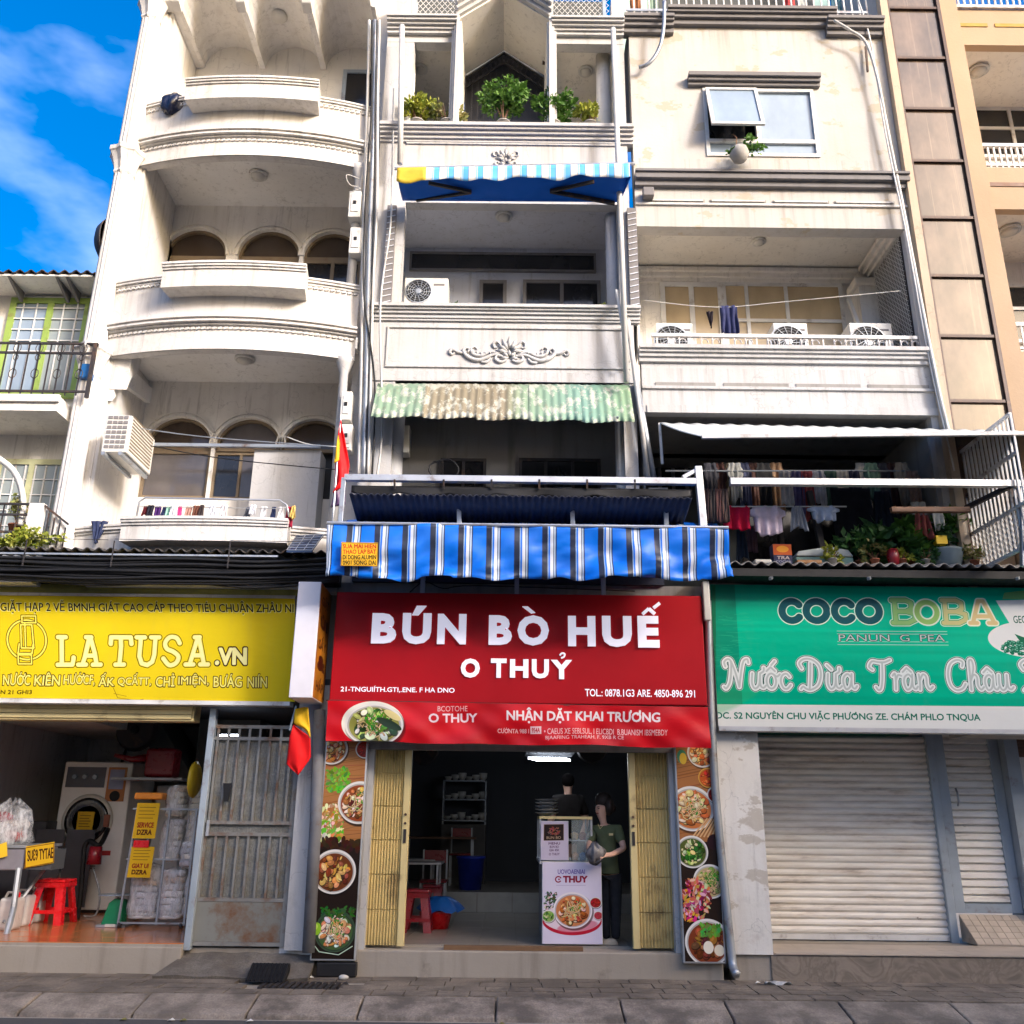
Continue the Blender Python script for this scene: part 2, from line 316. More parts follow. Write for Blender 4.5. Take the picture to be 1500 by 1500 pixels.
class Cv:
    """quad: photo pixels of the surface corners TL,TR,BR,BL; everything is drawn in photo pixels"""
    def __init__(s, TL, TR, BR, BL, k, bgc):
        s.q = [np.array(p, float) for p in (TL, TR, BR, BL)]
        s.w = int(k*(np.linalg.norm(s.q[1]-s.q[0])+np.linalg.norm(s.q[2]-s.q[3]))/2); s.h = int(k*(np.linalg.norm(s.q[3]-s.q[0])+np.linalg.norm(s.q[2]-s.q[1]))/2)
        s.k = k; s.a = np.zeros((s.h, s.w, 3), np.float32)+col3(bgc)
    def p(s, x, y):
        TL, TR, BR, BL = s.q; u = v = .5
        for _ in range(5):
            xl = TL[0]+(BL[0]-TL[0])*v; xr = TR[0]+(BR[0]-TR[0])*v; u = (x-xl)/(xr-xl)
            yt = TL[1]+(TR[1]-TL[1])*u; yb = BL[1]+(BR[1]-BL[1])*u; v = (y-yt)/(yb-yt)
        return u*s.w, v*s.h
    def _blend(s, x0, y0, mask, c):
        h, w = mask.shape; X0, Y0 = max(0, x0), max(0, y0); X1, Y1 = min(s.w, x0+w), min(s.h, y0+h)
        if X1 <= X0 or Y1 <= Y0: return
        m = mask[Y0-y0:Y1-y0, X0-x0:X1-x0, None]; s.a[Y0:Y1, X0:X1] = s.a[Y0:Y1, X0:X1]*(1-m)+np.asarray(c, np.float32)*m
    def ell(s, x, y, rx, ry, c, ang=0, soft=1.0, al=1):
        cx, cy = s.p(x, y); rx *= s.k; ry *= s.k; rm = int(max(rx, ry)+3); x0, y0 = int(cx)-rm, int(cy)-rm
        if x0 > s.w or y0 > s.h or cx+rm < 0 or cy+rm < 0: return
        yy, xx = np.mgrid[y0:y0+2*rm+1, x0:x0+2*rm+1]; dx = xx-cx; dy = yy-cy; ca, sa = math.cos(ang), math.sin(ang)
        d = np.sqrt(((dx*ca+dy*sa)/rx)**2+((-dx*sa+dy*ca)/ry)**2); r = min(rx, ry)
        s._blend(x0, y0, np.clip((1-d)*r/soft+.5, 0, 1)*al, col3(c))
    def rect(s, x0, y0, x1, y1, c, al=1): s.poly([(x0,y0),(x1,y0),(x1,y1),(x0,y1)], c, al)
    def poly(s, pts, c, al=1):
        q = np.array([s.p(*p) for p in pts]); s.tris(q, [(0, i, i+1) for i in range(1, len(q)-1)], c, al)
    def tris(s, v, t, c, al=1, dil=0):
        S = 3; pad = int(dil)+2; lo = np.floor(v.min(0)).astype(int)-pad; hi = np.ceil(v.max(0)).astype(int)+pad
        lo = np.maximum(lo, -50); hi = np.minimum(hi, [s.w+50, s.h+50])
        if (hi <= lo).any(): return
        m = np.zeros(((hi[1]-lo[1])*S, (hi[0]-lo[0])*S), bool)
        for tr in t:
            a, b, d = (v[tr[0]]-lo)*S, (v[tr[1]]-lo)*S, (v[tr[2]]-lo)*S
            x0 = max(0, int(min(a[0],b[0],d[0]))); x1 = min(m.shape[1], int(max(a[0],b[0],d[0]))+2); y0 = max(0, int(min(a[1],b[1],d[1]))); y1 = min(m.shape[0], int(max(a[1],b[1],d[1]))+2)
            if x1 <= x0 or y1 <= y0: continue
            yy, xx = np.mgrid[y0:y1, x0:x1]; xx = xx+.5; yy = yy+.5
            e = lambda p, q: (q[0]-p[0])*(yy-p[1])-(q[1]-p[1])*(xx-p[0])
            e1, e2, e3 = e(a, b), e(b, d), e(d, a); m[y0:y1, x0:x1] |= ((e1 >= 0)&(e2 >= 0)&(e3 >= 0))|((e1 <= 0)&(e2 <= 0)&(e3 <= 0))
        dr = dil*S
        if dr >= .5:
            k = int(math.ceil(dr)); o = m.copy()
            for dy in range(-k, k+1):
                for dx in range(-k, k+1):
                    if (dx or dy) and dx*dx+dy*dy <= dr*dr+.3: o |= np.roll(np.roll(m, dy, 0), dx, 1)
            m = o
        mm = m.reshape(m.shape[0]//S, S, m.shape[1]//S, S).mean((1, 3)).astype(np.float32)
        s._blend(lo[0], lo[1], mm*al, col3(c))
    def text(s, body, x0, y0, x1, y1, c, off=.02, al=1, spacing=1.0, slant=0, yR=None):
        b0 = body; body = ''.join({'Ơ': 'O', 'Ớ': 'Ó', 'Ờ': 'Ò'}.get(ch, ch) for ch in body)
        if b0 != body:
            W0 = glyphs(body, 0, spacing)[2][0]
            for i, ch in enumerate(b0):
                if ch in 'ƠỚỜ':
                    u = glyphs(body[:i+1].replace(' ', 'i'), 0, spacing)[2][0]/W0; X_ = x0+(x1-x0)*u; h_ = (y1-y0); Y_ = y0+(0 if yR is None else yR*u)+h_*.34
                    s.stroke([(X_-h_*.10, Y_), (X_+h_*.04, Y_-h_*.06), (X_+h_*.05, Y_-h_*.2)], h_*(.09+off*1.6), c, al)
        v, t, sz = glyphs(body, 0, spacing); dy = 0 if yR is None else yR; dil = off*abs(x1-x0)*s.k/sz[0]; ex = dil/s.k; x0 += ex; x1 -= ex; y0 += ex*.7; y1 -= ex*.7
        pts = np.array([s.p(x0+(x1-x0)*a[0]+slant*(a[1]-.5), y1+(y0-y1)*a[1]+dy*a[0]) for a in v]); s.tris(pts, t, c, al, dil)
    def stroke(s, pts, w, c, al=1, closed=False):
        q = np.array([s.p(*p) for p in pts]); w = w*s.k/2
        if closed: q = np.vstack([q, q[:1]])
        x0, y0 = np.floor(q.min(0)-w-2).astype(int); x1, y1 = np.ceil(q.max(0)+w+2).astype(int)
        yy, xx = np.mgrid[y0:y1, x0:x1]; D = np.full(xx.shape, 1e9)
        for a, b in zip(q[:-1], q[1:]):
            d = b-a; L = max(1e-6, (d**2).sum()); tt = np.clip(((xx-a[0])*d[0]+(yy-a[1])*d[1])/L, 0, 1)
            D = np.minimum(D, (xx-a[0]-tt*d[0])**2+(yy-a[1]-tt*d[1])**2)
        s._blend(x0, y0, np.clip(w-np.sqrt(D)+.5, 0, 1)*al, col3(c))
    def noise(s, amt, cells=(6, 4), c=None):
        g = rng.random((cells[1]+1, cells[0]+1)); yy = np.linspace(0, cells[1]-1e-6, s.h); xx = np.linspace(0, cells[0]-1e-6, s.w)
        yi = yy.astype(int); xi = xx.astype(int); fy = (yy-yi)[:, None]; fx = (xx-xi)[None]; fy = fy*fy*(3-2*fy); fx = fx*fx*(3-2*fx)
        n = (g[yi][:, xi]*(1-fy)*(1-fx)+g[yi][:, xi+1]*(1-fy)*fx+g[yi+1][:, xi]*fy*(1-fx)+g[yi+1][:, xi+1]*fy*fx)[..., None]
        s.a = s.a*(1+(n-.5)*2*amt) if c is None else s.a*(1-n*amt)+col3(c)*n*amt
def cat(pts, n=6):                                  # catmull-rom through points
    out = []; P = [pts[0]]+list(pts)+[pts[-1]]
    for i in range(1, len(P)-2):
        for k in range(n):
            t = k/n; out.append(tuple(.5*((2*P[i][j])+(-P[i-1][j]+P[i+1][j])*t+(2*P[i-1][j]-5*P[i][j]+4*P[i+1][j]-P[i+2][j])*t*t+(-P[i-1][j]+3*P[i][j]-3*P[i+1][j]+P[i+2][j])*t**3) for j in range(len(P[0]))))
    out.append(tuple(pts[-1])); return out
def printed(name, parent, quad, Y, m, y1=None, depth=.004, fn=None):
    """thin printed sheet whose corners are the given photo pixels at depth Y"""
    q = [P3(x, y, Y) for x, y in quad]; mb = MB()
    mb.v = [q[3], q[2], q[1], q[0]]; mb.f = [(0, 1, 2, 3)]; mb.uv = [(0,0),(1,0),(1,1),(0,1)]
    return mb.build(name, m, parent)
# ------------------------------------------------------------ shared builders
def window(parent, x0, x1, z0, z1, y, cols, fm, pm, fw=.05, rows=(0, 1), depth=.05, name='window', pms=None):
    """frame mesh with one pane child per opening; y is the front of the frame"""
    f = MB(); f.box(x0, x0+fw, y, y+depth, z0, z1); f.box(x1-fw, x1, y, y+depth, z0, z1)
    f.box(x0+fw, x1-fw, y+.001, y+depth, z0, z0+fw); f.box(x0+fw, x1-fw, y+.001, y+depth, z1-fw, z1)
    xs = [x0+fw/2]+[x0+(x1-x0)*c for c in cols]+[x1-fw/2]; zs = [z0+(z1-z0)*r for r in rows]; zs[0] += fw/2; zs[-1] -= fw/2
    for x in xs[1:-1]: f.box(x-fw/2, x+fw/2, y+.002, y+depth, z0+fw, z1-fw)
    for z in zs[1:-1]: f.box(x0+fw, x1-fw, y+.004, y+depth, z-fw/2, z+fw/2)
    w = f.build(name, fm, parent); k = 0
    for i in range(len(xs)-1):
        for j in range(len(zs)-1):
            mm = pms[k % len(pms)] if pms else pm; k += 1
            MB().box(xs[i]+fw/2, xs[i+1]-fw/2, y+depth*.5, y+depth*.5+.008, zs[j]+fw/2, zs[j+1]-fw/2).build('pane', mm, w)
    return w
def ceiling_lamp(parent, x, y, z, r=.13, h=.07):
    l = MB().lathe([(r*.9, 0), (r, -.01), (r, -h*.5), (r*.8, -h*.55)], (x, y, z), 20).build('lamp', M['whitepvc'], parent, True)
    MB().lathe([(r*.78, -h*.4), (r*.72, -h*.8), (r*.45, -h*1.15), (.02, -h*1.25)], (x, y, z), 20).build('lamp_shade', M['lampglass'], l, True)
def arch_wall(parent, x0, x1, z0, z1, y0, y1, arches, m):
    """arches: (cx, r, zspring, zbottom, squash)"""
    mb = MB(); x = x0
    for cx, r, zs, zb, q in arches:
        mb.box(x, cx-r, y0, y1, z0, z1); n = 18
        arc = [(cx-r*math.cos(math.pi*i/n), zs+q*r*math.sin(math.pi*i/n)) for i in range(n+1)]
        for a, b in zip(arc[:-1], arc[1:]): mb.prism([a, b, (b[0], z1), (a[0], z1)], y0, y1)
        if zb > z0: mb.box(cx-r, cx+r, y0, y1, z0, zb)
        x = cx+r
    mb.box(x, x1, y0, y1, z0, z1); return mb.build('wall', m, parent)
def arch_ring(mb, cx, r, zs, q, y, w, d):
    n = 20; pr = []
    for i in range(n+1):
        t = math.pi*i/n; pr.append(((cx-r*math.cos(t), zs+q*r*math.sin(t)), (cx-(r+w)*math.cos(t), zs+(q*r+w)*math.sin(t))))
    for (a, b), (c, e) in zip(pr[:-1], pr[1:]): mb.prism([a, c, e, b], y-d, y)
def arc_path(x0, x1, y0, bulge, n=28):
    xc, h = (x0+x1)/2, (x1-x0)/2
    return [(x0+(x1-x0)*i/n, y0-bulge*(1-((x0+(x1-x0)*i/n-xc)/h)**2)) for i in range(n+1)]
def cornice(z, outs, hs, back=.06):              # stepped moulding profile hanging down from z: widths outs, heights hs
    p = [(-back, z)]; zz = z
    for o, h in zip(outs, hs): p.append((o, zz)); zz -= h; p.append((o, zz))
    p.append((-back, zz)); return p
def leafy(name, c, rad, n, size, m, parent, seed=0, shell=.35, droop=0):
    r = random.Random(seed); mb = MB()
    clumps = [(r.gauss(0,.52), r.gauss(0,.5), r.gauss(0,.5)) for _ in range(max(5, n//45))]
    for i in range(n):
        k = r.choice(clumps); v = Vector((k[0]+r.gauss(0,.2), k[1]+r.gauss(0,.2), k[2]+r.gauss(0,.2)))
        if v.length > 1.25: v *= 1.25/v.length*r.uniform(.7, 1.05)
        p = Vector((c[0]+v.x*rad[0], c[1]+v.y*rad[1], c[2]+v.z*rad[2]))
        d = Vector((r.uniform(-1,1)+v.x*.6, r.uniform(-1,1)+v.y*.4, r.uniform(-.6,1)-droop)).normalized(); s = d.cross(Vector((r.uniform(-1,1), r.uniform(-1,1), r.uniform(-1,1)))).normalized()
        L = size*r.uniform(.6, 1.3); w = L*.28
        mb.add([p, p+d*L*.5+s*w, p+d*L, p+d*L*.5-s*w], [(0,1,2,3)])
    return mb.build(name, m, parent)
def pot_plant(x, y, z, label, m='leaf', pot_r=.09, pot_h=.14, rad=(.25,.2,.2), n=320, size=.07, up=.18, seed=0, potm='terracotta', group=None, droop=0, name='potted_plant'):
    t = thing(name, label, 'plant', (x, y, z), group)
    MB().lathe([(pot_r*.72, 0), (pot_r, pot_h*.9), (pot_r*1.1, pot_h*.9), (pot_r*1.1, pot_h), (pot_r*.9, pot_h)], (x, y, z), 14).build('pot', M[potm], t, True)
    r = random.Random(seed); st = MB()
    for k in range(6):
        a = r.uniform(0, 6.3); st.tube([(x, y, z+pot_h*.9), (x+.3*rad[0]*math.cos(a), y+.3*rad[1]*math.sin(a), z+pot_h+up*.5), (x+.7*rad[0]*math.cos(a), y+.7*rad[1]*math.sin(a), z+pot_h+up+rad[2]*r.uniform(-.2,.6))], [.008, .006, .003], 4)
    st.build('stem', M['wood'], t)
    leafy('foliage', (x, y, z+pot_h+up), rad, n, size, M[m], t, seed, droop=droop); return t
def cable(label, pts, r, m='black', group=None, name='cable', cat='cable', smooth=True):
    return tag(MB().tube(cat_pts(pts) if smooth else pts, r, 5).build(name, M[m], None, True), label, cat, group)
def cat_pts(p): return cat(p, 5)
cat_fn = cat
# ------------------------------------------------------------ ground
g = MB().box(-300, 300, -300, -1.55, -.4, 0.0).build('road', plaster('asphalt', (.09,.085,.08), (.04,.04,.04), amt=.5, rough=.9), None); tag(g, kind='structure')
g = MB().box(-300, 300, -.97, 600, -.4, .09).build('ground', M['concrete']); tag(g, kind='structure')
kerb = MB().box(-60, 60, -1.55, -1.0, -.3, -.005).build('kerb', M['concrete']); tag(kerb, kind='structure')
def stonemat(name, c, v=.3):
    m, t, b = newmat(name); p = pos(t); oi = N(t, 'ShaderNodeObjectInfo')
    base = mix(t, ramp(t, noise(t, p, 55, 5, None, .75), [(.35, 0.0), (.7, 1.0)]), c, tuple(x*.45 for x in c))
    base = mix(t, ramp(t, noise(t, p, 2.6, 7, None, .65), [(.40, 0.0), (.60, .85)]), base, (.085, .07, .055)); base = mix(t, ramp(t, noise(t, p, 6, 8, None, .7), [(.5, 0.0), (.7, .6)]), base, (.11, .09, .065))
    base = mix(t, ramp(t, oi.outputs['Random'], [(0, 0.0), (1, v)]), base, tuple(x*.5 for x in c))
    t.links.new(base, b.inputs['Base Color']); b.inputs['Roughness'].default_value = .8
    bump(t, b, noise(t, p, 45, 6, None, .7), .6, .012); return m
m, t, b = newmat('brown veined stone'); p = pos(t); dn = N(t, 'ShaderNodeTexNoise'); dn.inputs['Scale'].default_value = 2.2; dn.inputs['Detail'].default_value = 6; dn.inputs['Distortion'].default_value = 2.4; t.links.new(p, dn.inputs['Vector'])
t.links.new(ramp(t, dn.outputs[0], [(.3, (.16,.13,.10)), (.45, (.25,.205,.155)), (.52, (.18,.145,.11)), (.62, (.28,.23,.175)), (.75, (.21,.17,.13))]), b.inputs['Base Color']); b.inputs['Roughness'].default_value = .6; bump(t, b, dn.outputs[0], .3, .02); M['stone'] = m
M['granite'] = stonemat('grey brown granite kerb', (.42, .35, .275)); M['paver'] = stonemat('dirty grey paver', (.33, .27, .205), .5)
x = -7.0
while x < 7:                                        # sloping granite kerb stones
    w = random.uniform(.92, 1.05) if x < -1.6 or x > 1 else random.uniform(1.1, 1.25); dz = random.uniform(-.006, .006)
    o = MB().prism([(-1.50+random.uniform(-.01,.01), -.05), (-1.48, .035+dz), (-1.13, .115+dz), (-1.06, .122+dz), (-1.045, -.05)], x+.008, x+w-.008, 'X').build('kerb_stone', M['granite'], kerb, bev=.012); x += w
pave = MB().box(-60, 60, -1.045, .0, -.3, .093).build('pavement', M['concrete']); tag(pave, kind='structure')
for row, (y0, y1) in enumerate(((-1.03, -.78), (-.77, -.53), (-.52, -.27), (-.26, -.01))):
    x = -7-.2*row
    while x < 7:
        w = random.choice([.30, .30, .34, .44]); q = [random.uniform(-.004, .004) for _ in range(4)]
        if not (row in (1, 2) and -2.50 < x+w/2 < -1.45):
            a, b_, c_, d_ = (x+.006, y0+.004), (x+w-.006, y0+.004), (x+w-.006, y1-.004), (x+.006, y1-.004)
            MB().add([(*a, .08), (*b_, .08), (*c_, .08), (*d_, .08), (*a, .121+q[0]), (*b_, .121+q[1]), (*c_, .121+q[2]), (*d_, .121+q[3])],
                     [(0,3,2,1),(4,5,6,7),(0,1,5,4),(1,2,6,5),(2,3,7,6),(3,0,4,7)]).build('paving_stone', M['paver'], pave)
        x += w
gr = thing('drain_grate', 'slotted iron drain grate set in the pavement below the mesh gate', 'drain grate', (-1.95, -.52, .1))
MB().box(-2.36, -1.54, -.69, -.35, .085, .10).build('base', M['black'], gr)
for k in range(13): MB().box(-2.35+k*.0635, -2.31+k*.0635, -.68, -.36, .1, .121).build('bar', M['iron'], gr)
r = random.Random(5)
for k, (px, py) in enumerate([(250, 1497), (268, 1493), (455, 1437), (180, 1494), (365, 1499), (735, 1498), (1110, 1438)]):
    X, Z = W(px, py, -1.62 if py > 1460 else -.2); zb = .004 if py > 1460 else .128; s = .03
    mb = MB().add([(X-s, -1.62+.35*(py < 1460)*4, zb), (X, -1.65+.35*(py < 1460)*4, zb+.012), (X+s, -1.60+.35*(py < 1460)*4, zb+.003), (X, -1.58+.35*(py < 1460)*4, zb+.015)], [(0,1,2,3)])
    tag(mb.build('fallen_leaf', M['leafdry' if k % 2 else 'acwhite'], None, solid=.002), 'small dry leaf fallen at the foot of the street fronts', 'leaf', 'fallen leaves along the kerb')
# ------------------------------------------------------------ building A : curved white balconies
A0, A1, YB = -5.02, -2.06, 1.12
A = thing('townhouse', 'ivory four storey townhouse with bowed balconies and arched windows', 'house', (-3.7, 0, .1))
for (z0, z1) in ((4.0, 14.0),):
    MB().box(-5.36, -5.02, .02, 8, z0, z1).build('wall', M['creamA'], A)
    MB().box(-2.06, -1.90, .25, 8, z0, z1).build('wall', M['creamA'], A)
LV = {3: (WZ(300,160,0), WZ(185,217,0), 9.95), 2: (WZ(300,421,0), WZ(150,487,0), 7.07), 1: (WZ(300,780,0), 4.25, 4.1)}
pA = arc_path(-5.16, -2.0, 0, .27)
for k, (zt, zm, zb) in LV.items():
    b = MB().sweep([(0, zb), (0, zt), (-.12, zt), (-.12, zb)], pA).build('parapet', M['creamA'], A)
    MB().sweep(cornice(zt+.03, (.05, .03, .045, .02), (.025, .02, .02, .03)), pA).build('cornice', M['creamA'], b)
    if k > 1:
        MB().sweep(cornice(zm+.07, (.10, .07, .085, .04), (.03, .025, .025, .03), .01), pA).build('moulding', M['creamA'], b)
        MB().sweep(cornice(zb+.06, (.012,), (.06,), .01), pA).build('moulding', M['creamA'], b)
        for zz in (zm-.085, zt-.10):                # dentil band, one joined ornament
            mb = MB(); n = 46
            for i in range(n):
                j = i/n*28; a = Vector(pA[int(j)]); c = Vector(pA[int(j)+1]); d = (c-a).normalized(); nn = Vector((d.y, -d.x)); q = a+(c-a)*(j-int(j))
                mb.bar((q.x+nn.x*.01, q.y+nn.y*.01, zz), (q.x+nn.x*.01+d.x*.045, q.y+nn.y*.01+d.y*.045, zz+.012), .03, .03)
            tag(mb.build('dentil_band', M['creamA'], b), kind='stuff')
    # slab and recessed ceiling
    s = MB(); zs = zb+(.24 if k > 1 else 0)
    inn = [(x_, y_+.12) for x_, y_ in pA]
    s.prism([(x_, y_) for x_, y_ in inn]+[(-2.0, 1.12), (-5.16, 1.12)], zs, zs+.16, 'Z'); sl = s.build('slab', M['ceil'], A)
    if k > 1: ceiling_lamp(sl, WX(376 if k == 3 else 356, 260 if k == 3 else 533, .35), .4, zs, .13)
# planter boxes riding on the parapets
def planterbox(k, px0, px1, pxt, pxb, lab):
    Y = -.50; x0, x1, z0, z1 = R(px0, pxt, px1, pxb, Y); t = thing('planter_box', lab, 'planter', ((x0+x1)/2, -.3, z0), 'planter boxes on the bowed parapets')
    p = arc_path(x0, x1, -.45, .06, 16)
    MB().sweep([(0, z0), (0, z1-.05), (-.33, z1-.05), (-.33, z0)], p).build('box', M['creamA'], t)
    MB().sweep(cornice(z1, (.055, .04, .02), (.03, .03, .03), .25), p).build('rim', M['creamA'], t)
planterbox(3, 270, 466, 115, 143, 'plain white planter box on the topmost bowed parapet, nothing hung above it')
planterbox(2, 235, 447, 385, 419, 'white planter box on the middle bowed parapet below the row of dark arches')
planterbox(1, 174, 420, 758, 792, 'chipped white planter box below the rail of hanging laundry')
# back walls and arched windows
f3b = 13.9
MB().box(A0, A1, YB, YB+.2, 9.9+.42, 14).build('wall', M['ceilwarm'], A)
zsp2, zsp1 = WZ(285, 373, YB), WZ(265, 655, YB)
ar2 = [(WX(285,373,YB), .455, zsp2, 7.3, .98), (WX(393.5,373,YB), .445, zsp2, 7.3, .98), (WX(487,373,YB), .42, zsp2, 7.3, .98)]
ar1 = [(WX(260,655,YB), .455, zsp1, 5.62, .98), (WX(362.5,655,YB), .445, zsp1, 5.62, .98), (WX(459,655,YB), .44, zsp1, 5.62, .98)]
arch_wall(A, A0, A1, 7.47, 10.19, YB, YB+.2, ar2, M['cream']); arch_wall(A, A0, A1, 4.2, 7.31, YB, YB+.2, ar1, M['cream'])
for lv, ars in ((2, ar2), (1, ar1)):
    for i, (cx, rr, zs, zb, q) in enumerate(ars):
        w = MB(); arch_ring(w, cx, rr, zs, q, YB, .03, .025); arch_ring(w, cx, rr+.06, zs, q, YB, .018, .02); w = w.build('arch_moulding', M['cream'], A)
        fr = MB(); arch_ring(fr, cx, rr-.035, zs, q, YB+.10, .035, .05); fr.box(cx-rr, cx+rr, YB+.06, YB+.12, zs-.03, zs+.02)
        fr = fr.build('window', M['oliveframe'], A)
        pn = MB(); n = 16; pn.prism([(cx-(rr-.02)*math.cos(math.pi*j/n), zs+.01+q*(rr-.03)*math.sin(math.pi*j/n)) for j in range(n+1)], YB+.10, YB+.11)
        pn.build('pane', M['gfrost'] if (lv == 1 and i == 1) else M['gbrown'], fr)
        if lv == 2: window(A, cx-rr, cx+rr, 7.9, zs-.03, YB+.06, (.5,), M['oliveframe'], M['gdark'], .05)
cx = ar1[0][0]; window(A, cx-.455, cx+.455, 5.62, zsp1-.03, YB+.05, (), M['oliveframe'], M['gfrost'], .045)
cx = ar1[1][0]; window(A, cx-.445, cx+.27, 5.62, zsp1-.05, YB+.05, (.5,), M['oliveframe'], M['gdark'], .035, pms=[M['gdark'], M['gfrost']])
x0, x1, z0, z1 = R(366, 658, 465, 772, .75); MB().box(x0, x1, .78, YB-.003, z0-.5, z1).build('partition', M['white'], A)
MB().box(A0+.05, x1, .70, .735, z1+.01, z1+.05).build('ledge_pipe', M['galv'], A)
MB().box(-4.98, -2.0, YB+.21, YB+.25, 4.2, 10.2).build('wall', M['inwallshade'], A)
# top floor vault fins
zf = 12.74; poly = [(-5.3, 14), (-5.3, zf), (-4.93, zf)]; nb = 3; wv = (A1-.02+4.93)/nb
for i in range(nb):
    xa = -4.93+i*wv; rr = wv/2-.045; xc = xa+wv/2
    if i: poly += [(xa-.045, zf), (xa+.045, zf)]
    poly += [(xc-rr*math.cos(math.pi*j/14), zf+.02+rr*.95*math.sin(math.pi*j/14)) for j in range(15)]
poly += [(A1, zf), (A1, 14)]
MB().prism(poly, -.06, YB, 'Y').build('vaulted_ceiling', M['creamA'], A)
for i in (0, 1, 2):
    xx = (-4.96, -4.93+wv, -4.93+2*wv)[i]; w = .10 if i else .18
    MB().prism([(-.16, zf-.04), (-.02, zf-.10), (.02, zf+.4), (-.28, 13.9), (-.28, zf+.22)], xx-w/2-.02, xx+w/2+.02, 'X').build('bracket', M['creamA'], A, bev=.01)
l = MB().lathe([(.13, 0), (.14, -.03), (.11, -.06), (.02, -.09)], (WX(405, 45, .5), .5, zf+.43), 18).build('lamp', M['lampglass'], A, True)
window(A, WX(502, 130, YB), A1-.01, 11.0, WZ(515, 106, YB), YB-.06, (), M['greymetal'], M['gdark'], .06)
# left fluted column with capitals, right slim column
for (z0, z1) in ((4.45, 6.78), (7.0, 9.75), (10.0, 12.4)):
    c = MB().lathe([(.165, z0), (.165, z0+.12), (.14, z0+.16), (.125, z1-.02)], (-5.24, -.08, 0), 28, flute=.09).build('column', M['creamA'], A)
    MB().lathe([(.13, z1-.03), (.15, z1), (.14, z1+.04), (.17, z1+.16), (.22, z1+.28), (.24, z1+.30), (.24, z1+.36)], (-5.24, -.08, 0), 16, flute=.14).build('capital', M['creamA'], c)
MB().box(-5.37, -5.06, .0, .3, 4.3, 14).build('pilaster', M['creamA'], A)
for k, (z0, z1) in enumerate(((4.9, 6.9), (8.1, 9.8))):
    c = MB().lathe([(.06, z0), (.055, z1), (.10, z1+.12), (.12, z1+.2)], (-2.12, .02, 0), 12).build('column', M['white'], A, True)
MB().prism([(.02, 6.65), (.02, 7.1), (-.0, 7.2), (.30, 7.2), (.26, 7.0), (.1, 6.85)], -5.015, -4.80, 'X').build('bracket', M['creamA'], A)
MB().prism([(.03, 6.5), (.03, 7.1), (1.12, 7.2), (1.12, 6.98), (.3, 6.85)], -5.02, -4.96, 'X').build('bracket', M['ceil'], A)
# rolled shutter, shop piers below (laundry front)
# ---- AC unit on the column, sat dish, bag, meters
def ac_unit(label, x0, x1, z0, z1, y0, dep=.3, fan=True, fx=.33, group='outdoor air conditioner units', m='acwhite'):
    t = thing('air_conditioner', label, 'air conditioner', ((x0+x1)/2, y0, z0), group)
    MB().box(x0, x1, y0, y0+dep, z0, z1).build('casing', M[m], t, bev=.012)
    cx, cz, r_ = x0+(x1-x0)*fx, (z0+z1)/2, (z1-z0)*.43
    fg = MB().lathe([(r_, .0), (r_, .012), (r_*.93, .014), (r_*.93, .002)], (cx, y0, cz), 28, 'Y').build('fan_grille', M['galv'], t)
    MB().lathe([(r_*.93, .001), (r_*.9, .004), (.01, .004)], (cx, y0, cz), 24, 'Y').build('fan_recess', M['black'], fg)
    mb = MB()
    for k in range(14):
        a = math.pi*2*k/14; mb.bar((cx+.25*r_*math.cos(a), y0-.013, cz+.25*r_*math.sin(a)), (cx+.93*r_*math.cos(a+.4), y0-.013, cz+.93*r_*math.sin(a+.4)), .006)
    for q in (.45, .62, .79):
        mb.tube([(cx+q*r_*math.cos(2*math.pi*j/24), y0-.014, cz+q*r_*math.sin(2*math.pi*j/24)) for j in range(25)], .0035, 4)
    mb.lathe([(.25*r_, .006), (.22*r_, .016), (.02, .018)], (cx, y0, cz), 14, 'Y'); mb.build('guard', M['galv'], fg)
    MB().box(x1-(x1-x0)*.33, x1-(x1-x0)*.08, y0-.003, y0+.001, z1-.12, z1-.09).build('nameplate', M['taupe'], t)
    f = MB(); f.box(x0+.05, x0+.1, y0-.03, y0+dep+.05, z0-.06, z0-.004); f.box(x1-.1, x1-.05, y0-.03, y0+dep+.05, z0-.06, z0-.004); f.build('bracket', M['galv'], t)
    return t
# the unit hung on the column seen from its end
x0, x1, z0, z1 = R(152, 608, 186, 660, -.35)
t = thing('air_conditioner', 'yellowed outdoor unit on brackets fixed to the fluted column', 'air conditioner', ((x0+x1)/2, 0, z0), 'outdoor air conditioner units')
cs = MB().box(x0, x0+.30, -.35, .40, z0-.02, z1).build('casing', M['acwhite'], t, bev=.012)
for i in range(7):
    for j in range(4): MB().box(x0+.03+j*.062, x0+.08+j*.062, -.358, -.349, z0+.03+i*.062, z0+.068+i*.062).build('vent', M['taupe'], cs)
for i in range(11): MB().box(x0+.301, x0+.306, -.3, .34, z0+.03+i*.042, z0+.045+i*.042).build('slat', M['oliveframe'], cs)
MB().bar((x0+.05, -.4, z0-.05), (x0+.05, .4, z0-.05), .04).build('bracket', M['galv'], t); MB().bar((x0+.25, -.4, z0-.05), (x0+.25, .4, z0-.05), .04).build('bracket', M['galv'], t)
t = thing('satellite_dish', 'dark satellite dish seen from its edge against the sky behind the column', 'satellite dish', (-5.9, .5, 8.6))
X, Z = W(158, 357, .1); t.location = (X-.15, .1, Z)
MB().lathe([(.01, 0), (.14, .03), (.25, .09), (.31, .17), (.315, .19), (.24, .12), (.01, .04)], (WX(141, 357, .1), .1, Z), 24, 'X').build('dish', M['iron'], t, True)
MB().add([], []); MB().tube([(X+.1, .6, Z), (X+.5, .6, Z-.3)], .02).v
bag = MB(); X, Z = W(251, 149, -.2)
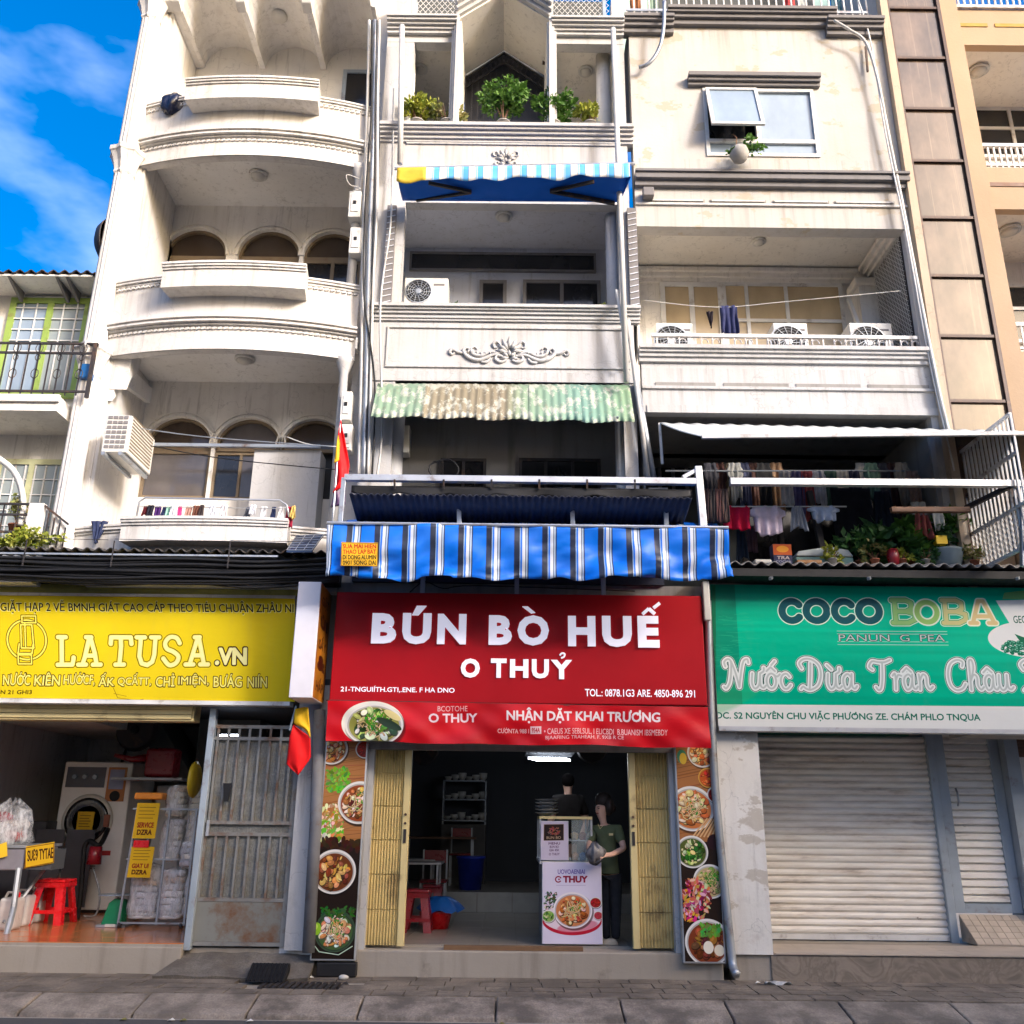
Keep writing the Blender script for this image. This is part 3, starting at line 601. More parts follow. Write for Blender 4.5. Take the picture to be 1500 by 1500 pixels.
def blobf(u, v): a = u*2*math.pi; b_ = v*math.pi; k = 1+.22*math.sin(5*a+3*v)*math.sin(b_)+.12*math.sin(9*a-7*v); return (X+.14*k*math.sin(b_)*math.cos(a)+.03*math.cos(b_), -.16+.09*k*math.sin(b_)*math.sin(a), Z+.17*math.cos(b_)*(1+.1*math.sin(3*a)))
bag.grid(blobf, 24, 14); tag(bag.build('plastic_bag', simple('dark blue bag plastic', (.01, .013, .035), .25, bmp=.5), None, True), 'crumpled dark blue bag hanging over the topmost bowed parapet', 'bag')
# ---- laundry rail of A floor 1
lr = thing('drying_rail', 'bent steel drying rail standing above the lowest white planter box', 'clothes rail', (-3.3, -.35, 4.7))
Yr = -.42; pts = [P3(200, 757, Yr), P3(204, 735, Yr), P3(213, 729, Yr), P3(410, 733, Yr), P3(420, 740, Yr), P3(424, 757, Yr)]
MB().tube(pts, .012, 6).build('rail', M['alu'], lr, True); MB().tube([P3(205, 742, Yr), P3(420, 745, Yr)], .005, 4).build('wire', M['alu'], lr)
def garment(label, x, y, z, w, h, c, kind='towel', seed=0, group=None, cat_='clothes', name='hanging_garment', rough=.85):
    rr = random.Random(seed); ph = rr.uniform(0, 6); nf = rr.uniform(2, 4); am = min(.035, w*.14)
    def prof(v):
        if kind == 'shirt': return (1.0 if v < .1 else (1.32 if v < .38 else 1.0-.05*v))
        if kind == 'point': return max(.12, 1-.75*v)
        if kind == 'bunch': return .55+.45*v
        return 1.0+.04*math.sin(v*7+ph)
    def fn(u, v):
        s = prof(v); xx = (u-.5)*w*s; zz = -h*v*(1-.10*math.sin(math.pi*2*u+ph)*v*(1 if kind != 'towel' else .3))
        if kind == 'shirt' and v > .97: zz -= .02*math.sin(9*u)
        return (x+xx, y+am*math.sin(nf*2*math.pi*u+ph+v)*(.3+v*.8)+.01*math.sin(14*u+5*v), z+zz)
    m = c if not isinstance(c, tuple) else clothmat(c, rough)
    return tag(MB().grid(fn, 14, 12).build(name, m, None, True, solid=.006), label, cat_, group)
_cm = {}
def clothmat(c, rough=.85):
    if c not in _cm: _cm[c] = simple('cloth %d' % len(_cm), c, rough, var=.25, scale=9, bmp=.15, spec=.15)
    return _cm[c]
cl = [(213,(.10,.015,.02),10), (222,(.02,.02,.03),16), (231,(.06,.02,.12),20), (240,(.03,.04,.10),13), (247,(.35,.60,.48),16), (257,(.75,.70,.72),12), (263,(.75,.05,.20),20),
      (276,(.45,.25,.20),15), (288,(.15,.06,.04),18), (297,(.04,.03,.03),22), (312,(.6,.6,.62),12), (330,(.7,.66,.66),12), (362,(.10,.11,.14),13), (372,(.7,.7,.72),10), (386,(.6,.6,.6),15), (400,(.02,.03,.08),20), (412,(.75,.73,.70),17), (424,(.35,.02,.05),26), (430,(.60,.42,.12),14)]
nm = {0: 'sock', 1: 'underwear', 2: 'cloth'}
words_ = ['deep red', 'black', 'purple', 'navy', 'pale mint', 'pinkish white', 'hot pink', 'dusty rose', 'reddish brown', 'blackish brown', 'light grey', 'off white', 'charcoal', 'pale grey', 'silver grey', 'dark blue', 'cream', 'maroon', 'mustard']
for i, (px, c, h) in enumerate(cl):
    X, Z = W(px, 741, Yr); garment('small %s garment pegged on the steel rail over the lowest planter box' % words_[i], X, Yr+random.uniform(-.03,.05), Z, .075, h*.0085+.03, c, 'towel' if i % 3 else 'bunch', i, 'small laundry on the lowest balcony rail', name='small_garment')
X, Z = W(150, 766, -.1); garment('dark navy patterned cloth thrown over the lowest bowed parapet', X, -.17, Z, .2, .25, (.03,.04,.09), 'point', 44)
# solar panel leaning
X0, Z0 = W(424, 806, -.6); t = thing('solar_panel', 'small dark solar panel tilted beside the striped awning', 'solar panel', (-2.2, -.4, 4.5))
q = [P3(420, 806, -.62), P3(457, 806, -.62), P3(474, 783, -.2), P3(434, 785, -.2)]
MB().add([q[0], q[1], q[2], q[3]]+[(a[0], a[1], a[2]-.025) for a in q], [(0,1,2,3),(7,6,5,4),(0,4,5,1),(1,5,6,2),(2,6,7,3),(3,7,4,0)]).build('panel', simple('solar cell blue', (.02,.035,.08), .15), t)
mb = MB()
for k in range(7):
    a = Vector(q[0]).lerp(Vector(q[3]), k/6); b_ = Vector(q[1]).lerp(Vector(q[2]), k/6); mb.bar(a+Vector((0,0,.003)), b_+Vector((0,0,.003)), .006, .004)
for k in range(4):
    a = Vector(q[0]).lerp(Vector(q[1]), k/3); b_ = Vector(q[3]).lerp(Vector(q[2]), k/3); mb.bar(a+Vector((0,0,.003)), b_+Vector((0,0,.003)), .006, .004)
mb.build('frame', M['alu'], t)
# ------------------------------------------------------------ building E : lower house with green windows
E_ = thing('green_window_house', 'low cream house with lime green windows and a corrugated roof', 'house', (-6.5, .5, .1))
YE = .32; zr = WZ(80, 397, -.12)
MB().box(-12, -5.5, YE+.08, 8, 2.8, zr-.03).build('wall', M['cream'], E_)
zr = WZ(80, 397, -.12)
mb = MB()
mb.grid(lambda u, v: (-12+6.62*u, -.12+5*v, zr-.0+.3*v+.025*math.sin(u*6.62/.09*2*math.pi/1.6)), 220, 2); rf = mb.build('roof', rusty('dark corrugated roof sheet', (.05,.045,.05), .4, .6, .1), E_, solid=.01)
for px in (15, 85, 100):
    X = WX(px, 420, 0); MB().prism([(-.08, zr-.06), (.31, zr-.06), (.31, zr-.2), (.27, zr-.2)], X-.016, X+.016, 'X').build('rafter', M['taupe'], rf)
MB().box(-12, -5.42, -.09, .4, zr-.055, zr-.03).build('eave_board', M['ceilwarm'], rf)
x0, x1, z0, z1 = R(8, 436, 128, 520, YE)
w = window(E_, x0, x1, z0-.6, z1, YE, (.5,), M['greenframe'], M['gblue'], .08, pms=[M['gblue'], M['gwhite']])
for i in range(1, 6):
    X = x0+(x1-x0)*i/6; MB().box(X-.008, X+.008, YE+.004, YE+.016, z0-.5, z1-.08).build('bar', M['whitemetal'], w)
for i in range(6): MB().box(x0+.08, x1-.08, YE+.006, YE+.014, z0+.16*i+.05, z0+.16*i+.066).build('bar', M['whitemetal'], w)
zs1, zs0 = WZ(60, 582, -.3), WZ(60, 604, -.3)
MB().box(-12, -5.42, -.35, YE+.08, zs0, zs1).build('slab', M['cream'], E_); MB().box(-12, -5.40, -.39, -.35, zs1-.09, zs1+.0).build('cornice', M['creamA'], E_)
def iron_rail(parent, x0, x1, y, z0, z1, step=.13, side=None, deco=True):
    rl = thing_part('railing', parent)
    for z in (z1, z1-.13, z0+.05): MB().bar((x0, y, z), (x1, y, z), .025).build('rail', M['iron'], rl)
    n = int((x1-x0)/step); mb0 = None
    for i in range(n+1):
        x = x0+(x1-x0)*i/n; MB().bar((x, y, z0), (x, y, z1), .014).build('baluster', M['iron'], rl)
        if deco and i % 2 == 0:
            for zc, rr in ((z0+.28, .045), (z1-.07, .045), (z0+.50, .03)):
                MB().tube([(x+rr*math.cos(a*math.pi/5), y-.012, zc+rr*1.4*math.sin(a*math.pi/5)) for a in range(11)], .006, 4).build('scroll', M['iron'], rl)
    return rl
def thing_part(name, parent):
    o = bpy.data.objects.new(name, None); col.objects.link(o); o.parent = parent; o.empty_display_size = .05; return o
iron_rail(E_, -8.2, WX(134, 540, -.3), -.3, zs1+.03, WZ(60, 503, -.3))
X = WX(134, 540, -.3); MB().bar((X, -.3, zs1), (X, -.3, WZ(60, 503, -.3)), .04).build('post', M['iron'], E_); MB().bar((X, -.3, WZ(60, 503, -.3)), (X, .55, WZ(60, 503, -.3)), .04).build('handrail', M['iron'], E_)
x0, x1, z0, z1 = R(-60, 672, 90, 770, YE+.02); w = window(E_, x0, x1, z0-.3, z1, YE+.02, (.33, .66), M['yframe'], M['gwhite'], .07)
for i in range(1, 10):
    X = x0+(x1-x0)*i/10; MB().box(X-.007, X+.007, YE+.026, YE+.04, z0-.25, z1-.08).build('bar', M['whitemetal'], w)
for i in range(5): MB().box(x0+.07, x1-.07, YE+.028, YE+.038, z0+.2*i, z0+.2*i+.014).build('bar', M['whitemetal'], w)
X = WX(112, 680, 0); MB().box(X-.10, X+.06, -.0, .3, 3.5, zs0).build('column', M['creamA'], E_, bev=.01)
MB().box(-12, -5.38, -.3, YE+.08, 4.1, 4.4).build('slab', M['cream'], E_)
x0, x1, z0, z1 = R(-40, 738, 45, 785, -.25); iron_rail(E_, x0, x1, -.25, z0, z1, .16, deco=False)
x0, x1, z0, z1 = R(41, 738, 62, 785, -.25); MB().box(x0, x1, -.28, -.2, z0-.05, z1).build('post', M['creamA'], E_)
MB().grid(lambda u, v: (WX(62, 760, -.25)+.32*u, -.25+.05*math.sin(3*u), 4.62+.42*v-.22*u), 6, 4).v
for k in range(5):
    a = P3(64+8*k, 745+7*k, -.25); MB().bar(a, (a[0], a[1], a[2]-.32), .014).build('baluster', M['iron'], E_)
MB().bar(P3(62, 738, -.25), P3(100, 768, -.25), .025).build('rail', M['iron'], E_)
X, Z = W(25, 790, -.35); leafy('foliage', (0,0,0), (.42,.15,.12), 700, .06, M['leafy'], None, 3)
o = bpy.data.objects[-1] if False else [q for q in col.objects if q.name.startswith('foliage')][-1]; o.location = (X, -.32, Z+.03); t = thing('trailing_plant', 'bright yellow green trailing plant spilling over the low house balcony', 'plant', tuple(o.location)); o.name = 'foliage'; o.parent = t; o.location = (0, 0, 0)
X, Z = W(15, 755, -.3); t = pot_plant(X-.0, -.12, Z-.2, 'dry orange brown potted plant behind the low house railing', 'leafdry', rad=(.14,.1,.18), n=260, size=.06, seed=9)
X, Z = W(128, 540, -.3); tag(MB().box(X-.12, X+.02, -.25, -.02, Z-.1, Z+.1).build('blue_container', simple('blue plastic', (.02,.12,.35), .35), None, bev=.02), 'blue plastic container hung inside the low house upper railing', 'container')
cable('thick bundle of cream cables sweeping down past the low house window', [P3(-20, 660, -.1), P3(20, 690, -.1), P3(34, 730, -.1), P3(30, 770, -.2)], .04, 'whitepvc', name='cable_bundle')
# ------------------------------------------------------------ building B : white townhouse in the middle
B = thing('townhouse', 'white townhouse with a gabled porch opening and relief scrolls on its parapets', 'house', (-.15, 0, .1))
BX0, BX1 = -1.86, 1.52
zl3t, zl3b = WZ(740, 180, -.15), WZ(740, 197, -.1)
zo2t, zo2b = WZ(740, 298, 0), WZ(740, 447, -.1)
zp2b = WZ(740, 560, 0); z3top = WZ(620, 62, 0); zct = WZ(620, 28, -.12)
# piers full height at both ends
MB().box(BX0, -1.47, 0, .16, 4.2, 13.0).build('pier', M['white'], B); MB().box(1.36, BX1, 0, .16, 4.2, 13.0).build('pier', M['white'], B)
MB().box(BX0, BX0+.10, .16, 8, 4.2, 13.0).build('wall', M['blueish'], B); MB().box(BX1-.08, BX1, .16, 8, 4.2, 13.0).build('wall', M['blueish'], B)
# floor 3 : parapet, ledge, porch with gable
MB().box(-1.47, 1.36, .0, .16, zo2t, zl3b+.02).build('wall', M['white'], B)
cor = [(BX0-.0, 0), (BX1+.08, 0)]
MB().sweep(cornice(zl3t, (.17, .14, .10, .06, .03), (.05, .035, .045, .05, .04)), cor).build('cornice', M['white'], B)
MB().sweep(cornice(WZ(740, 210, 0), (.022,), (.035,)), [(-1.5, 0), (1.40, 0)]).build('moulding', M['white'], B)
sl = MB().box(BX0+.10, BX1-.08, .16, 1.4, zo2t+.15, zl3b+.25).build('slab', M['blueish'], B)
ceiling_lamp(sl, WX(738, 324, .45), .45, zo2t+.15, .12)
gl, grr, ga = WX(671, 30, 0), WX(807, 30, 0), WX(738, -8, 0); zsh = WZ(738, 31, -.05); zap = WZ(738, -10, -.05)
# side bay top bands with stepped mouldings
for (xa, xb) in ((BX0, gl), (grr, BX1)):
    MB().box(xa, xb, -.004, .155, z3top, zct+.0).build('lintel', M['white'], B)
    MB().sweep(cornice(zct+.02, (.20, .17, .13, .09, .06), (.03, .04, .04, .045, .05)), [(xa, 0), (xb, 0)]).build('cornice', M['white'], B)
    MB().box(xa, xb, .16, 1.3, z3top+.12, z3top+.3).build('ceiling', M['ceilwarm'], B)
    MB().box(xa, xb, 1.3, 1.45, zl3b, 13.2).build('wall', M['ceilwarm'], B)
for px in (615, 858): ceiling_lamp(B, WX(px, 120, .6), .6, z3top+.12, .11)
for px, (z0, z1) in ((597, (zl3b, z3top+.12)), (884, (zl3b, z3top+.12))):
    MB().lathe([(.11, z0), (.115, z0+.3), (.10, z1)], (WX(px, 120, .32), .35, 0), 20).build('column', M['cream'], B, True)
# porch : jambs with mouldings, sloping roof planes, dark grille at the back
jw = .11
for sx, xj in ((-1, gl), (1, grr)):
    MB().box(xj, xj-sx*.06, -.04, 1.0, zl3t, zsh).build('wall', M['ceilwarm'], B)
    for i, (w, d) in enumerate(((.0, .03), (.035, .07), (.075, .11))):
        MB().box(xj+sx*(.035-w*.9), xj+sx*(.075-w*.9), -d-.045, -.042, zl3t, zsh).build('jamb_moulding', M['white'], B)
    dx = ga-xj; L = math.hypot(dx, zap-zsh)
    a0 = (xj, zsh); a1 = (ga, zap)
    MB().prism([(xj, zsh), (ga, zap), (ga, zap+.09), (xj-sx*-.0, zsh+.09)], -.06, 1.0).build('porch_roof', M['ceilwarm'], B)
    for w, d in ((.08, .12), (.15, .18), (.21, .24)):
        MB().prism([(xj+sx*.0, zsh+w-.05), (ga, zap+w-.05), (ga, zap+w+.02), (xj+sx*.03, zsh+w+.02)], -d-.002*sx, -.06).build('gable_moulding', M['white'], B)
gq = .98; mb = MB()
MB().prism([(gl+.06, zl3t), (grr-.06, zl3t), (grr-.06, zsh-.01), (ga, zap-.02), (gl+.06, zsh-.01)], gq+.07, gq+.12).build('wall', M['blackmetal'], B)
gg = thing_part('porch_grille', B)
n = 13
for i in range(n+1):
    X = gl+.08+(grr-gl-.16)*i/n; zt = zsh+(zap-zsh)*(1-abs(X-ga)/(ga-gl))-.06; MB().bar((X, gq, zl3t), (X, gq, zt), .016).build('bar', M['blackmetal'], gg)
for z in (zl3t+.35, zl3t+.9, zl3t+1.02): MB().bar((gl+.06, gq-.01, z), (grr-.06, gq-.01, z), .03).build('rail', M['blackmetal'], gg)
for sx, xj in ((-1, gl), (1, grr)):
    MB().bar((xj-sx*.06, gq-.01, zsh-.06), (ga, gq-.01, zap-.08), .03).build('rail', M['blackmetal'], gg); MB().bar((xj-sx*.06, gq-.01, zsh-.26), (ga, gq-.01, zap-.28), .02).build('rail', M['blackmetal'], gg)
    for k in range(9):
        a = Vector((xj-sx*.06, gq-.02, zsh-.16)).lerp(Vector((ga, gq-.02, zap-.18)), (k+.5)/9)
        MB().tube([(a.x+.05*math.cos(j*math.pi/5), a.y, a.z+.07*math.sin(j*math.pi/5)) for j in range(11)], .007, 4).build('scroll', M['blackmetal'], gg)
# floor 2 opening
MB().box(BX0+.10, BX1-.08, 1.25, 1.4, 5.9, zo2t+.15).build('wall', M['blueish'], B)
def px_panel(x0, y0, x1, y1, Y, d, name, m, parent, bev=0):
    a = R(x0, y0, x1, y1, Y); return MB().box(a[0], a[1], Y, Y+d, a[2], a[3]).build(name, m, parent, bev=bev)
x0, x1, z0, z1 = R(600, 370, 873, 397, 1.2); window(B, x0, x1, z0, z1, 1.19, (), M['taupe'], M['gdark'], .03)
for (a, b_) in ((702, 742), (766, 880)):
    x0, x1, z0, z1 = R(a, 411, b_, 460, 1.2); window(B, x0, x1, z0-.4, z1, 1.18, (.5,) if b_ > 800 else (), M['taupe'], M['gdark'], .05)
sl2 = MB().box(BX0+.10, BX1-.08, .16, 1.25, zp2b+.12, zp2b+.3).build('slab', M['ceil'], B)
MB().box(-1.47, 1.36, .0, .16, zp2b, zo2b-.03).build('wall', M['white'], B)
MB().sweep(cornice(zo2b, (.14, .11, .08, .05, .03), (.04, .03, .04, .05, .03)), cor).build('cornice', M['white'], B)
xa, xb, za, zb = R(566, 480, 922, 540, 0)
fr = MB(); w = .025
for (a, b_, c_, d_) in ((xa, xb, zb-w, zb), (xa, xb, za, za+w), (xa, xa+w, za+w, zb-w), (xb-w, xb, za+w, zb-w)): fr.box(a, b_, -.022, -.003, c_, d_)
fr.build('panel_moulding', M['white'], B, bev=.004)
MB().sweep(cornice(zp2b+.13, (.02,), (.13,)), [(BX0+.02, 0), (BX1-.02, 0)]).build('moulding', M['white'], B)
for px in (578, 914): 
    MB().lathe([(.10, 4.3), (.095, zp2b)], (WX(px, 670, .15), .2, 0), 18).build('column', M['white'], B, True)
MB().lathe([(.09, zo2b), (.09, zo2t)], (WX(897, 370, .25), .25, 0), 16).build('column', M['blueish'], B, True)
MB().lathe([(.07, zo2b), (.07, zo2t)], (WX(582, 370, .2), .2, 0), 16).build('column', M['blueish'], B, True)
# relief scrolls
def relief(cx, cz, s, parent, full=True):
    rl = thing_part('relief_ornament', parent); y = -.012
    def T(pts, r): 
        q = cat([(cx+a*s, y, cz+b_*s) for a, b_ in pts], 5); n = len(q); MB().tube(q, [r*s*(.45+.55*math.sin(math.pi*min(1, (i+1)/n*1.15))) for i in range(n)], 6).build('scroll', M['white'], rl, True)
    def leafp(a, b_, ang, L, w):
        mb = MB(); d = Vector((math.cos(ang), 0, math.sin(ang))); e = Vector((-d.z, 0, d.x)); p = Vector((cx+a*s, y, cz+b_*s)); L *= s; w *= s
        mb.add([p, p+d*L*.5+e*w, p+d*L, p+d*L*.5-e*w, p+d*L*.5+Vector((0,-.03,0)), p+d*L*.5+Vector((0,.012,0))], [(0,4,1),(1,4,2),(2,4,3),(3,4,0),(0,1,5),(1,2,5),(2,3,5),(3,0,5)]); mb.build('acanthus_leaf', M['white'], rl, True)
    for k in range(7): leafp(0, -.02, math.pi*(.5+(k-3)*.15), .30-.02*abs(k-3), .045)
    for k in range(5): leafp(0, -.12, math.pi*(.5+(k-2)*.26), .16, .04)
    for sx in (-1, 1):
        T([(sx*.14, .10), (sx*.2, .17), (sx*.26, .13), (sx*.24, .06), (sx*.19, .07)], .025); T([(sx*.04, -.16), (sx*.14, -.20), (sx*.22, -.15), (sx*.2, -.09), (sx*.15, -.10)], .028)
        if full:
            T([(sx*.1, -.10), (sx*.25, -.07), (sx*.40, -.14), (sx*.52, -.17), (sx*.66, -.12), (sx*.74, -.02), (sx*.70, .05), (sx*.64, .02), (sx*.67, -.03)], .035)
            T([(sx*.16, -.05), (sx*.3, -.02), (sx*.45, -.09), (sx*.58, -.06), (sx*.62, .03), (sx*.56, .07), (sx*.52, .03)], .028)
            T([(sx*.70, -.05), (sx*.82, -.03), (sx*.92, .02), (sx*.96, -.03), (sx*.92, -.07), (sx*.88, -.04)], .032)
            T([(sx*.3, -.13), (sx*.36, -.2), (sx*.44, -.2), (sx*.43, -.15)], .025)
            for k in range(6): leafp(sx*(.28+.08*k), -.08-.02*math.sin(k), math.pi*(.5-sx*.2) + .2*k*sx, .10, .02)
X, Z = W(746, 515, 0); relief(X, Z, .78, B)
X, Z = W(741, 233, 0); relief(X, Z, .66, B, False); X, Z = W(690, 240, 0)
# dark floor 1 recess
x0, x1, z0, z1 = R(602, 627, 890, 658, 1.2); window(B, x0, x1, z0, z1, 1.2, (), M['taupe'], M['gdark'], .03)
MB().box(BX0+.1, BX1-.08, .16, 1.25, 4.05, 4.2).build('slab', M['shadewall'], B); MB().box(BX0+.1, BX1-.08, 1.19, 1.245, 4.2, 6.95).build('wall', M['dirty'], B)
for (a, b_) in ((645, 712), (760, 880)):
    x0, x1, z0, z1 = R(a, 672, b_, 720, 1.15); window(B, x0, x1, z0-.3, z1, 1.13, (.33, .66) if b_ > 800 else (.5,), M['iron'], M['gdark'], .04)
tag(MB().box(WX(585,650,1.0), WX(600,650,1.0), .95, 1.15, WZ(590,665,1.0), WZ(590,625,1.0)).build('meter_box', M['acwhite'], None, bev=.01), 'cream electric box on the dark wall behind the mint corrugated sheet', 'electric box')
# roof storey : wire mesh cage
cg = thing_part('roof_cage', B); zc0 = 12.55; Yc = .75
MB().box(BX0+.1, BX1-.08, 1.5, 1.6, zc0, 14.6).build('wall', M['shadewall'], cg)
MB().box(BX0, gl-.02, .1, 3, zc0-.12, zc0+.06).build('slab', M['white'], cg); MB().box(grr+.02, BX1, .1, 3, zc0-.12, zc0+.06).build('slab', M['white'], cg)
for px in (588, 670, 797, 885): X = WX(px, 15, Yc); MB().box(X-.025, X+.025, Yc-.02, Yc+.03, zc0, 14.6).build('post', M['brownframe'] if px in (670, 797) else M['greymetal'], cg)
ms = MB(); z = zc0
for sgn in (1, -1):
    x = BX0-2
    while x < BX1+2:
        a = (x, Yc+.004*sgn, zc0); b_ = (x+sgn*1.4, Yc+.004*sgn, zc0+1.9)
        t0, t1 = 0, 1; lx = sorted((a[0], b_[0]))
        def clip(xx): return (xx-a[0])/(b_[0]-a[0])
        for xL, xR in ((BX0+.1, gl-.03), (grr+.03, BX1-.1)):
            ta, tb = sorted((clip(xL), clip(xR))); ta, tb = max(0, ta), min(1, tb)
            if tb > ta: ms.bar(Vector(a).lerp(Vector(b_), ta), Vector(a).lerp(Vector(b_), tb), .006)
        x += .085
tag(ms.build('wire_mesh', M['whitemetal'], cg), kind='stuff')
# side lattice shades of floor 2
for px, dx in ((572, .02), (926, -.02)):
    X = WX(px, 360, 0); pn = MB().box(X-.06, X+.06, -.07, -.012, zo2b-.02, zo2t-.1).build('side_screen', M['taupe'], B)
    for k in range(16): z = zo2b+.03+k*.092; MB().bar((X-.055, -.075, z), (X+.055, -.075, z+.03), .012).build('slat', M['blueish'], pn)
# poles on facade B
def pole(label, a, b_, r=.03, m='whitepvc', group=None, name='pole', cat_='pole'):
    return tag(MB().tube([a, b_], r, 8).build(name, M[m], None, True), label, cat_, group)
pole('cream pipe standing in front of the gabled facade beside its left potted shrubs', P3(589, 38, -.25), P3(586, 240, -.25), .038)
pole('long off white pole in front of the gabled facade where it meets the peeling house', P3(898, 42, -.28), P3(918, 560, -.28), .036)
pole('short cream pole leaning across the scroll panel end', P3(903, 425, -.24), P3(921, 530, -.2), .022)
pole('cream pole running down beside the mint corrugated sheet into the dark gap', P3(920, 470, -.12), P3(950, 705, -.12), .03)
pole('grey weathered pipe beside the two storey awning corner', P3(932, 560, -.05), P3(958, 705, -.05), .04, 'galv')
# ornate planting on floor 3 ledge
def shrub(px, py, rx, rz, n, lab, m, seed, Y=-.02, droop=0, size=.07, group=None):
    X, Z = W(px, py, Y); t = pot_plant(X, Y+.02, zl3t+.0, lab, m, .09, .13, (rx, .16, rz), n, size, max(.05, Z-zl3t-.13), seed, 'cement', group, droop); return t
shrub(612, 158, .20, .16, 900, 'bushy yellow green shrub at the ledge end beside the cream pipe', 'leafy', 11)
shrub(655, 162, .20, .17, 500, 'straggly dry shrub between the bushy yellow one and the dark porch', 'leafdry', 12)
shrub(738, 142, .27, .27, 1500, 'tall dark green bush in front of the dark gabled porch grille', 'leaf', 13, droop=.3)
shrub(811, 155, .24, .22, 900, 'spreading green plant between the porch and the small yellow shrub', 'leaf', 14, size=.08)
shrub(864, 168, .15, .11, 600, 'small yellow green shrub on the ledge near the peeling house', 'leafy', 15)
# blue retractable awning
aw = thing('awning', 'plain blue folding arm awning with a pale striped valance', 'awning', (0, -.1, zo2t+.4))
ya, yb_ = -.08, -.62
c0, c1 = P3(584, 270, ya), P3(906, 274, ya); 
zta = WZ(740, 262, yb_)+.17; 
ptsT = [(WX(590, 292, ya), ya, WZ(590, 296, ya)+.02), (WX(908, 298, ya), ya, WZ(908, 298, ya)+.02)]
ft = (P3(582, 258, yb_), P3(924, 250, yb_))
def awf(u, v):
    a = Vector(ptsT[0]).lerp(Vector(ptsT[1]), u); b_ = Vector(ft[0]).lerp(Vector(ft[1]), u); p = a.lerp(b_, v); p.z -= .03*math.sin(math.pi*v)+.012*math.sin(9*math.pi*u)*v; return p
M['bluecloth'] = simple('plain royal blue awning cloth', (.008, .10, .52), .7, var=.1, scale=2, spec=.2)
MB().grid(awf, 30, 8).build('canopy', M['bluecloth'], aw, True, solid=.006)
def stripemat(name, per, stops, off=0, rough=.6, spec=.3, tear=None):
    m, t, b = newmat(name); sp = N(t, 'ShaderNodeSeparateXYZ'); t.links.new(pos(t), sp.inputs[0])
    a = N(t, 'ShaderNodeMath', operation='ADD'); a.inputs[1].default_value = 40+off; t.links.new(sp.outputs[0], a.inputs[0])
    d = N(t, 'ShaderNodeMath', operation='DIVIDE'); d.inputs[1].default_value = per; t.links.new(a.outputs[0], d.inputs[0])
    f = N(t, 'ShaderNodeMath', operation='FRACT'); t.links.new(d.outputs[0], f.inputs[0])
    c = ramp(t, f.outputs[0], stops, 'CONSTANT'); g = ramp(t, noise(t, pos(t), 2.2, 6), [(.45, 0.0), (.85, .2)])
    t.links.new(mix(t, g, c, (.18, .19, .2)), b.inputs['Base Color']); b.inputs['Roughness'].default_value = rough; b.inputs['Specular IOR Level'].default_value = spec
    bump(t, b, noise(t, pos(t), 5, 3, (1, 1, .5)), .25, .02); return m
wf = (.66, .66, .63); lb = (.10, .36, .70)
M['paleStripe'] = stripemat('pale blue and cream awning stripes', .185, [(0, wf), (.42, (.2,.2,.25)), (.45, wf), (.5, lb), (.56, (.6,.62,.62)), (.60, lb), (.95, (.15,.2,.3))])
def val(u, v):
    a = Vector(P3(582, 246, yb_-.02)).lerp(Vector(P3(922, 239, yb_-.02)), u); h = .20+.02*math.sin(21*u)+.015*math.sin(47*u); a.z -= h*v; a.y += .02*math.sin(30*u)*v; return a
MB().grid(val, 60, 4).build('valance', M['paleStripe'], aw, True, solid=.004)
vy = MB().grid(lambda u, v: Vector(val(u*.125, v))+Vector((0, -.008, 0)), 8, 4).build('valance_end', simple('mustard cloth', (.55,.40,.02), .7), aw, True, solid=.003)
MB().grid(lambda u, v: Vector(P3(922, 239, yb_-.02)).lerp(Vector(ptsT[1])+Vector((0,0,.02)), u)+Vector((.01, 0, -.22*v*(1-u))), 6, 3).build('side_flap', M['bluecloth'], aw, True, solid=.004)
MB().tube([P3(578, 247, yb_), P3(930, 240, yb_)], .022, 8).build('front_bar', M['alu'], aw)
for (e, k, w) in (((610, 291), (690, 279), (628, 264)), ((900, 296), (806, 278), (870, 262))):
    a = MB(); yk = -.35; a.bar(Vector(P3(e[0], e[1], -.1))+Vector((0,0,-.02)), P3(k[0], k[1]+2, yk), .035, .05); a.bar(P3(k[0], k[1]+2, yk), P3(w[0], w[1]+4, yb_+.04), .03, .045); a.build('folding_arm', M['iron'], aw)
ac_unit('large white unit with dark round fan on the balcony over the scroll panel', *R(592, 407, 656, 447, .35), .35, .3, True, .33)
X, Z = W(672, 432, .3); pot_plant(X, .35, zo2b-.0, 'dark thin potted plant beside the balcony air conditioner over the scroll panel', 'leafdark', .06, .08, (.14,.1,.12), 200, .06, .06, 21)
X, Z = W(882, 440, .1); pot_plant(X, .1, zo2b-.02, 'tiny potted plant at the balcony end over the scroll panel', 'leafdry', .04, .05, (.09,.06,.06), 120, .05, .04, 22)
